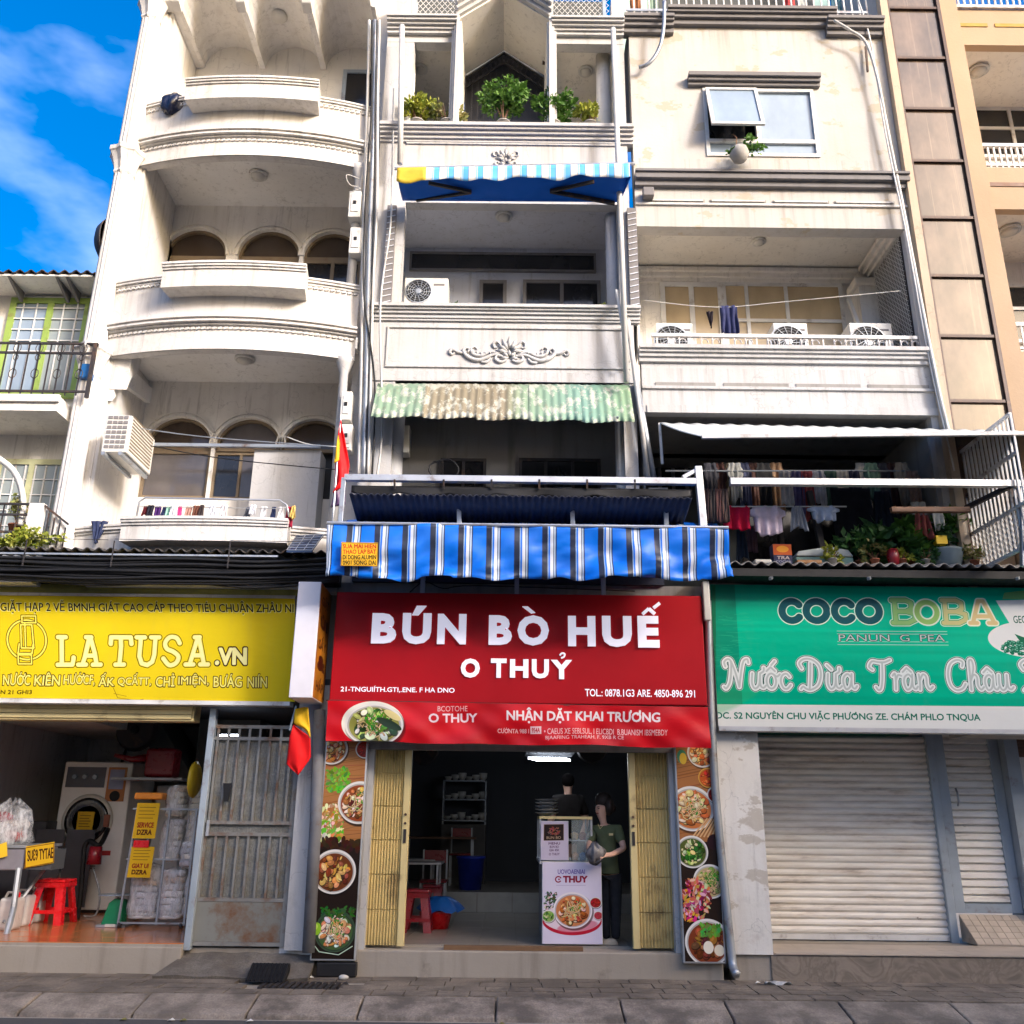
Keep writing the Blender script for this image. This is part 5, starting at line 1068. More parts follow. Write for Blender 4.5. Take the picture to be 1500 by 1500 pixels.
for i, (px, c_, lab) in enumerate(((1150, (.5,.48,.45), 'cream vest'), (1166, (.12,.10,.2), 'indigo shirt'), (1182, (.35,.08,.08), 'brick red top'), (1198, (.5,.5,.52), 'grey jersey'), (1216, (.08,.14,.1), 'bottle green shirt'), (1234, (.55,.5,.4), 'beige blouse'), (1250, (.05,.05,.08), 'midnight blue trousers'), (1150+186, (.3,.2,.15), 'brown jacket'))):
    X, Z = W(px, 690, .35); garment(lab+' hung close in the crowded row of the shaded laundry balcony', X, .35, Z, .15, .45+.1*(i % 3), c_, 'shirt' if i % 2 else 'towel', 200+i)
for i, (px, m_, pm_, lab) in enumerate(((1220, 'leafy', 'cement', 'small yellowish potted plant before the foam box'), (1282, 'leafdry', 'terracotta', 'small half dead potted plant among the dark roof plants'), (1322, 'leafy', 'terracotta', 'small bright potted plant beside the red jar'), (1356, 'leafdark', 'cement', 'small dark potted plant under the yellow carton'), (1428, 'leafdry', 'terracotta', 'dry straggly potted plant at the foot of the barred cage'))):
    pot_plant(WX(px, 825, -.2), -.2, WZ(1250, 832, -.25)+.03, lab, m_, .05, .09, (.12, .1, .10+.03*(i % 2)), 150, .06, .07, 300+i, pm_)
# things standing on the corrugated roof edge
zR = WZ(1250, 832, -.25)
cr_ = thing('corrugated_roof_edge', 'corrugated roof edge above the green sign, sheet ends showing as pale waves', 'roof', (4.2, -.3, zR))
MB().grid(lambda u, v: (2.30+4.2*u, -.5+.6*v, zR-.03+.10*v+.022*math.sin(2*math.pi*u*4.2/.145)), 300, 3).build('sheet', rusty('weathered grey sheet', (.30,.29,.27), .4, .6, .1), cr_, True, solid=.008)
MB().box(2.25, 6.6, -.46, -.1, zR-.16, zR-.075).build('fascia', M['black'], cr_)
for px in (1128, 1272, 1490): MB().bar(P3(px, 848, -.5), P3(px+10, 838, -.2), .03).build('bracket', M['galv'], cr_)
def roofthing(px, Y=-.2): return WX(px, 825, Y)
zt = zR+.03
t = thing('snack_box', 'small upright box printed orange and navy on the green shop roof edge', 'box', (roofthing(1147), -.2, zt))
x0, x1, z0, z1 = R(1133, 797, 1160, 834, -.25); MB().box(x0, x1, -.25, -.12, zt, z1).build('carton', simple('navy print', (.05,.05,.10), .5), t)
cv = Cv((1133,798),(1157,798),(1160,834),(1136,834), 6, (40,40,70)); cv.rect(1133,798,1160,818,(200,90,30)); cv.ell(1146,807,8,6,(240,160,40)); cv.text('TRA', 1139,820,1156,826,(190,170,160),.03); cv.text('COCHA', 1138,828,1158,832,(150,150,170),.02)
MB().box(x0+.004, x1-.004, -.256, -.2505, zt+.01, z1-.01).build('backing', M['black'], t)
q = [(x0, -.26, zt+.01), (x1, -.26, zt+.01), (x1, -.26, z1-.005), (x0, -.26, z1-.005)]; mb = MB(); mb.v = q; mb.f = [(0,1,2,3)]; mb.uv = [(0,0),(1,0),(1,1),(0,1)]; mb.build('print', imgmat('snack box print', cv.a, .5), t)
x0, x1, z0, z1 = R(1166, 803, 1250, 834, -.1); t = thing('foam_box', 'pale polystyrene box with its lid ajar on the green shop roof edge', 'box', ((x0+x1)/2, 0, zt))
fm = simple('dirty foam', (.46,.50,.49), .8, var=.2); MB().box(x0, x1, -.1, .25, zt, zt+.14).build('box', simple('mint foam', (.22,.36,.32), .8), t, bev=.01); MB().prism([(x0, zt+.145), (x1, zt+.145), (x1-.05, zt+.22), (x0+.4, zt+.26), (x0+.03, zt+.2)], -.12, .22).build('lid', fm, t, bev=.01)
for px, w, c_, l_ in ((1115, 24, (.6,.58,.52), 'flat cream foam slab lying on the roof edge beside the striped awning'), (1182, 36, (.28,.13,.04), 'orange brown tray lying between the printed box and the foam box')):
    X = roofthing(px); tag(MB().box(X-w*.004, X+w*.004, -.3, -.05, zt+.0, zt+.05).build('tray', simple('tray%d' % px, c_, .6, var=.3), None, bev=.015), l_, 'tray')
for i, (px, hh, rx, rz, m_, lab, s_) in enumerate(((1262, .16, .22, .2, 'leafdark', 'dark leafy potted plant next to the foam box', .11), (1300, .22, .24, .22, 'leafdark', 'broad leaved dark potted plant in the middle of the roof plants', .18), (1338, .26, .22, .24, 'leaf', 'taller green potted plant among the roof plants', .17), (1378, .2, .22, .2, 'leafdark', 'dark creeping potted plant before the silvery tub', .10), (1408, .42, .2, .22, 'leaf', 'leggy potted plant by the barred cage', .15))):
    pot_plant(WX(px, 815, .02), .02, zt, lab, m_, .08, .13, (rx, .16, rz), 260 if s_ > .12 else 420, s_, hh, 40+i, 'terracotta' if i != 3 else 'cement')
X = WX(1232, 800, .0); 
tag(MB().lathe([(.05, 0), (.07, .12), (.06, .2), (.015, .22)], (WX(1310, 830, -.2), -.2, zt), 14).build('red_jar', M['dkredplastic'], None, True), 'small red jar at the foot of the broad leaved roof plant', 'jar')
tag(MB().box(WX(1370,800,-.1), WX(1386,800,-.1), -.15, -.05, zt+.3, zt+.4).build('yellow_carton', M['yellow'], None), 'small yellow carton wedged among the roof plants', 'carton')
tag(MB().lathe([(.15, 0), (.2, .22), (.21, .24)], (WX(1390, 830, -.1), -.05, zt), 20).build('tub', simple('silver blue tub', (.25,.32,.36), .4), None, True), 'silvery blue round tub beneath the leggy roof plant', 'tub')
# ------------------------------------------------------------ building D : peach building with bronze glass strip
D = thing('peach_building', 'peach apartment building with a tall strip of bronze glass panes', 'building', (6.5, 0, .1))
MB().box(5.235, 5.34, -.10, .9, 3.2, 14.8).build('wall', M['peachlt'], D)
gs = [13, 86, 160, 237, 320, 405, 493, 588, 655, 725]; gx0, gx1 = 5.345, 6.08
zz = [WZ(1330 if p < 200 else 1400, p, -.05) for p in gs]; zz = [15.6, 14.3]+zz[0:1]+zz[1:]
gf = thing_part('glass_strip', D)
MB().box(gx0, gx1, .35, .4, 4.4, 15).build('back_wall', M['peach'], gf)
for a, b_ in zip(zz[:-1], zz[1:]):
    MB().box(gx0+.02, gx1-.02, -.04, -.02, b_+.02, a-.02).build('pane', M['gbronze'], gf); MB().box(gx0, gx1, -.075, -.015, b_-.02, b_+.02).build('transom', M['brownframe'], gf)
for X in (gx0, gx1-.0): MB().box(X-.02, X+.025, -.085, -.01, 4.4, 15).build('mullion', M['brownframe'], gf)
xw = 6.11
MB().box(xw, xw+.26, -.05, 1.3, 4.3, 15).build('wall', M['peach'], D)
def dlevel(top, bot, winT, winB, railT, slotY, nm):
    zt_, zb__ = WZ(1450, top, 0), WZ(1450, bot, 0); MB().box(xw+.26, 11, 1.3, 1.45, zb__-.3, zt_+.4).build('wall', M['cream'], D)
    MB().box(xw+.26, 11, .1, 1.3, zt_+.05, zt_+.2).build('ceiling', M['ceilwarm'], D)
    ceiling_lamp(D, WX(1480 if nm else 1433, top+20, .45), .5, zt_+.05, .15, .07)
    x0 = WX(winT[0], winT[1], 1.25); z1 = WZ(1450, winT[1], 1.25); window(D, x0, x0+1.9, z1-.95, z1, 1.24, (.33, .66), M['whitemetal'], M['gdark'], .05, (0, .58, 1))
    zr = WZ(1450, railT, 0); rl = thing_part('balcony_railing', D); x0 = xw+.28
    MB().bar((x0, .02, zr), (10, .02, zr), .05).build('handrail', M['whitemetal'], rl); MB().bar((x0, .02, zb__+.05), (10, .02, zb__+.05), .03).build('rail', M['rail'], rl)
    for i in range(22): X = x0+.08*i; MB().bar((X, .02, zb__), (X, .02, zr), .022).build('baluster', M['whitemetal'], rl)
dlevel(66, 245, (1418, 157), 0, 212, 270, 0); dlevel(306, 514, (1470, 416), 0, 474, 0, 1)
zA1, zA0 = WZ(1450, 245, 0), WZ(1450, 306, 0); MB().box(xw+.26, 11, 0, .12, zA0, zA1).build('parapet', M['peach'], D)
zB0 = WZ(1450, 66, 0); zB1 = WZ(1450, 14, 0); MB().box(xw+.26, 11, 0, .12, zB0, zB1).build('parapet', M['peach'], D)
rl = thing_part('balcony_railing', D)
MB().bar((xw+.1, .02, zB1+.45), (10, .02, zB1+.45), .05).build('handrail', M['whitemetal'], rl)
for i in range(22): X = xw+.15+.09*i; MB().bar((X, .02, zB1), (X, .02, zB1+.45), .022).build('baluster', M['whitemetal'], rl)
MB().box(xw+.0, 11, -.04, -.003, zB1, zB1+.05).build('coping', M['rail'], D)
for a, b_, yy in ((1386, 1446, 37), (1457, 1530, 37), (1440, 1530, 270)):
    z = WZ(1450, yy, 0); MB().box(WX(a, yy, 0), WX(b_, yy, 0), -.012, -.002, z-.035, z+.025).build('vent_slot', M['wood'] if yy > 100 else simple('ochre slot', (.40,.25,.03), .7), D)
MB().box(xw+.26, 11, 0, .12, 4.4, WZ(1450, 514, 0)).build('wall', M['peach'], D)
MB().box(5.2, 6.4, .0, .8, 2.6, 4.5).build('wall', M['dirty'], D)
# barred cage wall
bc = thing('barred_cage', 'rusty white barred cage side beside the shaded laundry balcony', 'cage', (5.6, -.5, 4.4))
f_ = lambda u, z: (5.42+.02*u, .0-1.15*u, z)
zc0, zc1 = WZ(1430, 830, -.2), WZ(1430, 655, -.2)
for z in (zc0, zc0+.45, zc1-.45, zc1): MB().bar(f_(0, z), f_(1, z), .035).build('rail', M['rail'], bc)
for i in range(15): MB().bar(f_(i/14, zc0), f_(i/14, zc1), .022).build('bar', M['whitemetal'], bc)
mb = MB(); 
for i in range(26):
    for s_ in (1, -1):
        u = i/25; p = f_(u, zc0); q = f_(min(1, max(0, u+s_*.3)), zc0+.5*(abs(min(1, max(0, u+s_*.3))-u)/.3)); 
        if p != q: mb.bar((p[0]+.02*s_, p[1], p[2]), (q[0]+.02*s_, q[1], q[2]), .005)
tag(mb.build('wire_mesh', M['whitepvc'], bc), kind='stuff')
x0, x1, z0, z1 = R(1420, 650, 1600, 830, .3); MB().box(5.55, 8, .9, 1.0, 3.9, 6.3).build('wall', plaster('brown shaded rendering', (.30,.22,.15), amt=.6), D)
# ------------------------------------------------------------ shop signs
def rr_(c, j=18): return tuple(int(max(0, min(255, x+random.uniform(-j, j)))) for x in c)
def outline(cv, strokes, w, cin, cout, wo=2.2, mid=None):
    for s_ in strokes: cv.stroke(s_, w+wo*2, cout)
    if mid:
        for s_ in strokes: cv.stroke(s_, w+wo*.9, mid)
    for s_ in strokes: cv.stroke(s_, w, cin)
def otext(cv, body, x0, y0, x1, y1, cin, cout, off=.01, o=.05, yR=None):
    d = (y1-y0)*.06; cv.text(body, x0-d, y0-d, x1+d, y1+d, cout, off+o, yR=yR); cv.text(body, x0, y0, x1, y1, cin, off, yR=yR)
# yellow laundry sign
q = [(-90, 867), (432, 877), (432, 1028), (-90, 1021)]; cv = Cv(*q, 4, (232, 205, 8)); cv.noise(.03, (9, 3)); cv.noise(.05, (3, 2), (200, 190, 20))
otext(cv, 'GIẶT HẠP 2 VẼ BMNH GIÁT CAO CÁP THEO TIÉU CHUẬN ZHÂU NI', 0, 879, 430, 899, (30, 22, 10), (245, 235, 140), .012, .035, yR=2)
c1, c2 = (248, 240, 160), (62, 38, 8)
def slab(ch, x, w, top=934, bot=974):
    s = []; S_ = lambda *p: s.append([(x+w*a, bot-(bot-top)*b) for a, b in p])
    if ch == 'L': S_((.32, .98), (.26, .02)); S_((.1, 1), (.56, 1)); S_((.02, 0), (.92, 0), (.98, .26))
    if ch == 'A': S_((.2, .0), (.52, 1)); S_((.56, 1), (.82, 0)); S_((.32, .33), (.72, .33)); S_((.02, 0), (.36, 0)); S_((.66, 0), (1, 0)); S_((.38, 1), (.6, 1))
    if ch == 'T': S_((.5, 1), (.46, 0)); S_((.0, .76), (.04, 1), (.98, 1), (1, .76)); S_((.26, 0), (.68, 0))
    if ch == 'U': S_(*[(.18, 1), (.15, .3), (.28, .04), (.55, -.02), (.78, .1), (.86, .35), (.88, 1)]); S_((0, 1), (.38, 1)); S_((.68, 1), (1.06, 1))
    if ch == 'S': s.append(cat([(x+w*a, bot-(bot-top)*b) for a, b in ((.92, .78), (.72, .98), (.35, 1), (.12, .8), (.22, .58), (.6, .46), (.88, .28), (.75, .05), (.38, -.02), (.05, .22))], 5))
    return s
st_ = []
for ch, x, w in (('L', 80, 24), ('A', 110, 34), ('T', 158, 30), ('U', 196, 31), ('S', 235, 27), ('A', 269, 34)): st_ += slab(ch, x, w)
outline(cv, st_, 5.6, c1, c2, 1.9, (240, 225, 60))
otext(cv, '.VN', 313, 950, 361, 975, c1, c2, .045, .05)
cv.text('.VN', 313.5, 950.5, 360.5, 974.5, c1, .045)
for body, x0, x1 in (('NƯỚC', 2, 42), ('KIÊN', 48, 86), ('HƯỚCF,', 91, 137), ('ẤK', 143, 166), ('QCẤTT,', 171, 220), ('CHỈ', 227, 255), ('IMIỆN,', 260, 305), ('BƯÁG', 312, 354), ('NIÍN', 362, 391)):
    y = 985+x0*.01; otext(cv, body, x0, y, x1, y+19, (250, 238, 120), (70, 48, 8), .02, .05)
cv.text('N 21 GHI3', 0, 1011, 46, 1017, (60, 40, 8), .02)
outline(cv, [cat([(37+28*math.sin(a*math.pi/9), 938+29*math.cos(a*math.pi/9)) for a in range(19)], 3)], 2.6, (250, 235, 90), c2, 1.0)
outline(cv, [[(31, 903), (51, 903), (51, 913), (31, 913), (31, 903)], [(29, 916), (29, 950), (47, 950), (45, 916), (29, 916)], [(35, 914), (35, 948)], [(24, 960), (24, 973), (43, 973), (43, 960), (24, 960)], [(26, 944), (24, 958), (44, 958), (46, 945)]], 2.2, (250, 235, 90), c2, 1.0)
cv.stroke([(165, 1008), (172, 1022), (200, 1026), (210, 1024)], .7, (110, 80, 20)); cv.stroke([(166, 1016), (185, 1020)], .5, (110, 80, 20))
ys = thing('shop_sign', 'yellow laundry shop sign with slab serif lettering', 'sign', (-4, -.1, 3.4)); Ys = -.12
bx = [P3(a, b_, Ys) for a, b_ in q]; xl, xr = bx[0][0], bx[1][0]; zt_, zb__ = bx[1][2], bx[2][2]
MB().box(-6.7, xr, Ys+.006, .02, zb__, zt_).build('box', M['whitemetal'], ys); mb = MB(); mb.v = [(bx[3][0], Ys, bx[3][2]), (bx[2][0], Ys, bx[2][2]), (bx[1][0], Ys, bx[1][2]), (bx[0][0], Ys, bx[0][2])]; mb.f = [(0,1,2,3)]; mb.uv = [(0,0),(1,0),(1,1),(0,1)]
mb.build('face', imgmat('laundry sign print', cv.a, .45, .78, .2, grime=.08), ys)
MB().box(-6.7, xr+.05, Ys-.02, .03, zb__-.045, zb__-.002).build('lower_trim', M['whitemetal'], ys); MB().box(-6.7, xr, Ys-.01, .02, zt_+.002, zt_+.035).build('upper_trim', M['creamA'], ys)
zc_ = WZ(200, 838, -.15)
tag(MB().grid(lambda u, v: (-6.7+4.45*u, -.02-.10*v-.01*math.sin(20*u), zc_-(zc_-zt_-.035)*v), 40, 3).build('canvas_strip', plaster('mouldy olive canvas', (.45,.42,.12), (.06,.06,.02), amt=.9, streak=.9), None, True, solid=.006), 'mouldy olive canvas strip stretched above the yellow laundry sign', 'canvas')
rfA = thing('corrugated_roof_edge', 'dark corrugated roof edge under the lowest bowed balcony', 'roof', (-4, -.3, 4.3)); zra = WZ(250, 809, -.4)
MB().grid(lambda u, v: (-6.7+4.75*u, -.5+.5*v, zra+.07*v+.02*math.sin(2*math.pi*u*4.75/.13)), 300, 3).build('sheet', rusty('soot dark sheet', (.06,.055,.05), .3, .6, .1), rfA, True, solid=.008)
MB().box(-6.7, -1.95, -.3, -.05, zra-.3, zra-.04).build('fascia', M['black'], rfA); MB().bar((-6.7, -.46, zra-.05), (-2.6, -.46, zra-.05), .02).build('gutter_edge', M['alu'], rfA)
for px in (35, 164, 335): X = WX(px, 820, -.55); MB().bar((X, -.56, zra-.22), (X, -.56, zra+.08), .012).build('bracket', M['iron'], rfA); MB().bar((X, -.56, zra+.10), (X+.9, -.56, zra+.09), .006).build('wire', M['iron'], rfA)
for i in range(16):
    z = zra-.08-.017*i; r_ = random.Random(i); Yc_ = -.5+.02*(i % 4)
    cable('black overhead cable in the thick bundle above the yellow laundry sign', [(-6.8, Yc_, z-.02*r_.random()), (-5.6, Yc_, z-.04*r_.random()), (-4.6, Yc_, z-.02-.05*r_.random()), (-3.6, Yc_, z-.01-.05*r_.random()), (-2.8, Yc_, z-.03-.04*r_.random()), (-1.9, Yc_, z-.02*r_.random()+.02)], .013+.008*r_.random(), 'black', 'black cable bundle above the laundry sign')
# projecting light box
lb_ = thing('light_box', 'white edged projecting light box with brown print on its yellow side', 'sign', (-2.3, -.4, 2.8))
x0, x1, z0, z1 = R(430, 852, 464, 1022, -.72); MB().box(x0, x1, -.72, -.12, z0, z1).build('box', simple('milky acrylic', (.74,.72,.76), .4, var=.05), lb_, bev=.008)
cv = Cv((0, 0), (60, 0), (60, 170), (0, 170), 4, (170, 110, 25)); cv.noise(.2, (3, 6))
for i, s_ in enumerate(('GIẶT', 'ỦI', 'SẤY', '&', 'HẤP')): cv.text(s_, 10, 12+31*i, 50, 34+31*i, (70, 25, 10), .04)
mb = MB(); mb.v = [(x1+.003, -.71, z0+.01), (x1+.003, -.13, z0+.01), (x1+.003, -.13, z1-.01), (x1+.003, -.71, z1-.01)]; mb.f = [(0,1,2,3)]; mb.uv = [(0,0),(1,0),(1,1),(0,1)]; mb.build('side_face', imgmat('light box print', cv.a, .4), lb_)
for z in (z0+.1, z1-.1): MB().bar(((x0+x1)/2, -.12, z), ((x0+x1)/2, .05, z), .04).build('bracket', M['iron'], lb_)
# ---- red restaurant sign
rs = thing('shop_sign', 'red restaurant sign with large raised white letters', 'sign', (.1, -.3, 3.4)); Yr_ = -.32
q = [(496, 866), (1028, 874), (1036, 1035), (480, 1026)]; bx = [P3(a, b_, Yr_) for a, b_ in q]; X0, X1 = (bx[0][0]+bx[3][0])/2, (bx[1][0]+bx[2][0])/2; Z1, Z0 = (bx[0][2]+bx[1][2])/2, (bx[2][2]+bx[3][2])/2
M['redface'] = simple('satin red aluminium face', (.40, .004, .010), .5, var=.10, scale=1.5, spec=.15)
MB().box(X0, X1, Yr_, -.12, Z0, Z1).build('face', M['redface'], rs, bev=.01)
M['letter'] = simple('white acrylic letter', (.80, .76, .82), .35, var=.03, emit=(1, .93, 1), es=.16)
M['letteredge'] = simple('pinkish letter return', (.42, .10, .12), .5)
def raised(body, px0, py0, px1, py1, Y, off, parent, ex=.018, name='letter', m='letter', spacing=1.0):
    me = textmesh(body, off, 0, spacing); n = len(me.vertices); co = np.array([v.co[:] for v in me.vertices]); lo, hi = co.min(0), co.max(0)
    xa, xb, za, zb3 = R(px0, py0, px1, py1, Y); s = [(xa+(xb-xa)*(c[0]-lo[0])/(hi[0]-lo[0]), Y-ex, za+(zb3-za)*(c[1]-lo[1])/(hi[1]-lo[1])) for c in co]
    bm = bmesh.new(); bm.from_mesh(me); bm.verts.ensure_lookup_table()
    for v, p in zip(bm.verts, s): v.co = p
    r_ = bmesh.ops.extrude_face_region(bm, geom=bm.faces[:]); vs_ = [g for g in r_['geom'] if isinstance(g, bmesh.types.BMVert)]
    for v in vs_: v.co.y += ex-.002
    bmesh.ops.recalc_face_normals(bm, faces=bm.faces[:]); out = MB(); bm.verts.index_update(); out.v = [tuple(v.co) for v in bm.verts]; out.f = [tuple(v.index for v in f.verts) for f in bm.faces]; bm.free(); bpy.data.meshes.remove(me)
    return out.build(name, M[m], parent)
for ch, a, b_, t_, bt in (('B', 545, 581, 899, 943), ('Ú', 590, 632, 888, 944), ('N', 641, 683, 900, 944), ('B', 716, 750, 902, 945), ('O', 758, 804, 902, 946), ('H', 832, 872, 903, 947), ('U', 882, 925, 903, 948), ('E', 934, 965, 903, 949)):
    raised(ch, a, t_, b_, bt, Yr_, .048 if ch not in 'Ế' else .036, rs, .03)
MB().prism([(WX(765,889,Yr_), WZ(765,889,Yr_)), (WX(773,889,Yr_), WZ(773,889,Yr_)), (WX(784,898,Yr_), WZ(784,898,Yr_)), (WX(778,899,Yr_), WZ(778,899,Yr_))], Yr_-.03, Yr_-.002).build('accent', M['letter'], rs)
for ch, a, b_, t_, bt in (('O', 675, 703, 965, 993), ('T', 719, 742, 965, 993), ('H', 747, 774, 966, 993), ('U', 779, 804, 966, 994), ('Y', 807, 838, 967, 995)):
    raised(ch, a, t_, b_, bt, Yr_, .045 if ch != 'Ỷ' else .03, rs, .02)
for seg in (((941, 900), (950, 892)), ((950, 892), (959, 900)), ((957, 891), (966, 884))):
    (ax, ay), (bx_, by_) = seg; d_ = Vector((bx_-ax, by_-ay)).normalized(); n_ = Vector((-d_.y, d_.x))*2.3; MB().prism([W(ax+n_.x, ay+n_.y, Yr_), W(bx_+n_.x, by_+n_.y, Yr_), W(bx_-n_.x, by_-n_.y, Yr_), W(ax-n_.x, ay-n_.y, Yr_)], Yr_-.03, Yr_-.002).build('accent', M['letter'], rs)
MB().tube([P3(a_, b_, Yr_-.012) for a_, b_ in cat([(820, 960), (823, 957), (827, 958), (826, 962), (822, 964)], 4)], .011, 6).build('accent', M['letter'], rs)
for body, a, t_, b_, bt in (('21-TNGUIÍTH.GTI,.ENE. F HA DNO', 499, 1005, 666, 1015), ('TOL.: 0878.1G3 ARE. 4850-896 291', 857, 1010, 1018, 1021)): raised(body, a, t_, b_, bt, Yr_, .012, rs, .004, 'lettering')
for px in (619, 757, 884): MB().box(WX(px, 858, -.3)-.025, WX(px, 858, -.3)+.025, -.30, -.25, Z1-.05, Z1+.6).build('post', M['alu'], rs)
MB().box(-1.99, 2.32, -.06, .0, Z1-.1, 4.2).build('back_board', M['dirty'], rs); MB().box(-2.6, 2.9, .16, .24, 2.9, 4.15).build('backing', M['dirty'], rs)
cable('thin black lighting wire drooping on top of the red restaurant sign', [P3(600, 868, -.28), P3(622, 852, -.28), P3(650, 862, -.28), P3(700, 858, -.28), P3(930, 866, -.28)], .006)
# ---- banner
q = [(480, 1026), (1037, 1036), (1041, 1096), (477, 1085)]; cv = Cv(*q, 5, (205, 14, 28)); cv.noise(.10, (12, 3))
def bowl(cv, x, y, r, pal, broth, rim=(238, 234, 226), n=70, noodles=0, greens=0, asp=.93, size=(.07, .2)):
    cv.ell(x+r*.05, y+r*.08, r*1.03, r*asp*1.03, (20, 12, 8), al=.5, soft=r*.3); cv.ell(x, y, r, r*asp, rim); cv.ell(x, y+r*.02, r*.92, r*asp*.91, tuple(int(c*.8) for c in rim)); cv.ell(x, y+r*.03, r*.86, r*asp*.85, broth)
    for i in range(n):
        a = random.uniform(0, 6.28); d = r*.70*math.sqrt(random.random()); c = rr_(random.choice(pal), 20); sx = r*random.uniform(*size); sy = sx*random.uniform(.4, .9); an = random.uniform(0, 3.1)
        px_, py_ = x+d*math.cos(a), y+d*math.sin(a)*asp; cv.ell(px_+.02*r, py_+.04*r, sx*1.08, sy*1.1, tuple(int(k*.35) for k in c), an, al=.7); cv.ell(px_, py_, sx, sy, c, an); cv.ell(px_-sx*.2, py_-sy*.25, sx*.45, sy*.35, tuple(min(255, int(k*1.25+12)) for k in c), an, al=.6, soft=3)
    for i in range(noodles):
        a = random.uniform(0, 6.28); d = r*.5*random.random(); L = r*random.uniform(.2, .45); x_, y_ = x+d*math.cos(a), y+d*math.sin(a); b2 = random.uniform(0, 6.28)
        pts = [(x_+L*(t-.5)*math.cos(b2)+r*.08*math.sin(3*t+i), y_+L*(t-.5)*math.sin(b2)+r*.08*math.cos(4*t+i)) for t in (0, .33, .66, 1)]; cv.stroke(pts, r*.055, (120, 85, 45)); cv.stroke(pts, r*.035, rr_((235, 205, 150), 12))
    for i in range(greens):
        a = random.uniform(0, 6.28); d = r*.4*math.sqrt(random.random()); cv.ell(x+r*.1+d*math.cos(a), y-r*.1+d*math.sin(a), r*random.uniform(.025, .08), r*random.uniform(.02, .04), rr_((70, 140, 35), 30), random.uniform(0, 3))
BEEF = [(120, 60, 30), (160, 95, 50), (200, 140, 70), (90, 40, 20), (225, 175, 95)]; SEA = [(230, 150, 80), (205, 110, 55), (240, 190, 120), (170, 80, 40), (235, 215, 170)]; GRN = [(90, 150, 40), (60, 120, 30), (150, 190, 80), (200, 210, 150), (40, 90, 25)]
cv.ell(546, 1060, 46, 33, (245, 240, 225)); bowl(cv, 548, 1062, 43, [(225, 215, 180), (190, 200, 120), (90, 110, 40), (240, 235, 215), (50, 70, 30)], (150, 150, 70), n=90, noodles=14, greens=80, asp=.74)
cv.ell(575, 1048, 14, 5, (235, 220, 150), .5); cv.ell(570, 1061, 20, 6, (40, 60, 40), .4)
otext(cv, 'BCOTOHE', 641, 1034, 685, 1042, (235, 190, 190), (205, 14, 28), .012, 0); cv.text('O THUY', 628, 1045, 699, 1058, (245, 225, 230), .03)
cv.text('NHẬN DẶT KHAI TRƯƠNG', 742, 1036, 967, 1059, (250, 240, 240), .035, yR=3)
cv.text('CƯỚNTA 988 I', 729, 1066, 775, 1074, (240, 200, 200), .02); cv.rect(777, 1064, 793, 1075, (235, 200, 200)); cv.text('954A', 779, 1066, 791, 1073, (190, 20, 30), .03)
cv.text('• CAEUS XE SEBLSUL, I ELICBDI  B.BUANISM IBSMEBDY', 797, 1067, 978, 1077, (240, 200, 200), .015, yR=2); cv.text('BJAAFIING TRAHEAH. F. 9XB R CE', 799, 1078, 914, 1085, (240, 200, 200), .015)
bn = thing('banner', 'red cloth banner with a printed noodle bowl hung under the red sign', 'banner', (.1, -.36, 2.3)); Yb = -.36
def bf(u, v):
    a = Vector(P3(*q[3], Yb)).lerp(Vector(P3(*q[2], Yb)), u); b_ = Vector(P3(*q[0], Yb)).lerp(Vector(P3(*q[1], Yb)), u); a.z += .012*math.sin(7*u)*math.sin(16*u); p = a.lerp(b_, v); p.y += (.020*math.sin(17*u+3*v)+.012*math.sin(31*u-6*v)+.008*math.sin(60*u+9*v))*(1-.6*v); return p
MB().grid(bf, 140, 14, True).build('cloth', imgmat('banner print', cv.a, .38, .85, .5), bn, True)
MB().bar(P3(478, 1026, -.34), P3(1038, 1037, -.34), .015).build('rod', M['iron'], bn)
# ---- green sign
q = [(1040, 857), (1640, 862), (1645, 1068), (1050, 1066)]; cv = Cv(*q, 4, (0, 178, 138)); cv.noise(.05, (2, 40)); cv.noise(.06, (4, 3))
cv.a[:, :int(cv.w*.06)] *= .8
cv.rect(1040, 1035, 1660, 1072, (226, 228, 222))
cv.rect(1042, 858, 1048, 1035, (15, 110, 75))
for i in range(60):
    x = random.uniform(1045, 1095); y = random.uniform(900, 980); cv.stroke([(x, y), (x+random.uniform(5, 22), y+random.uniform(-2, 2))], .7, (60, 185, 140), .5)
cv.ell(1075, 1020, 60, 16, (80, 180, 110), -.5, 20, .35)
def ring(cx, cy, rx, ry, a0=0, a1=360, n=26): return [(cx+rx*math.cos(math.radians(a0+(a1-a0)*i/n)), cy+ry*math.sin(math.radians(a0+(a1-a0)*i/n))) for i in range(n+1)]
C1, C2 = [ring(1158, 897, 14, 14.5, 40, 320)], [ring(1234, 897, 14, 14.5, 40, 320)]
for s_, in ((C1,), ([ring(1194, 897, 15, 14.5)],), (C2,), ([ring(1270, 897, 15, 14.5)],)): outline(cv, s_, 8.5, (12, 82, 92), (225, 240, 225), 2.4, (8, 110, 90))
def bee(x, w): return [[(x, 880), (x+4, 880), (x+4, 914), (x, 914)], [(x+4, 880), (x+w*.6, 880), (x+w*.82, 884), (x+w*.82, 893), (x+w*.6, 897), (x+4, 897)], [(x+w*.6, 897), (x+w*.95, 901), (x+w*.95, 909), (x+w*.65, 914), (x+4, 914)]]
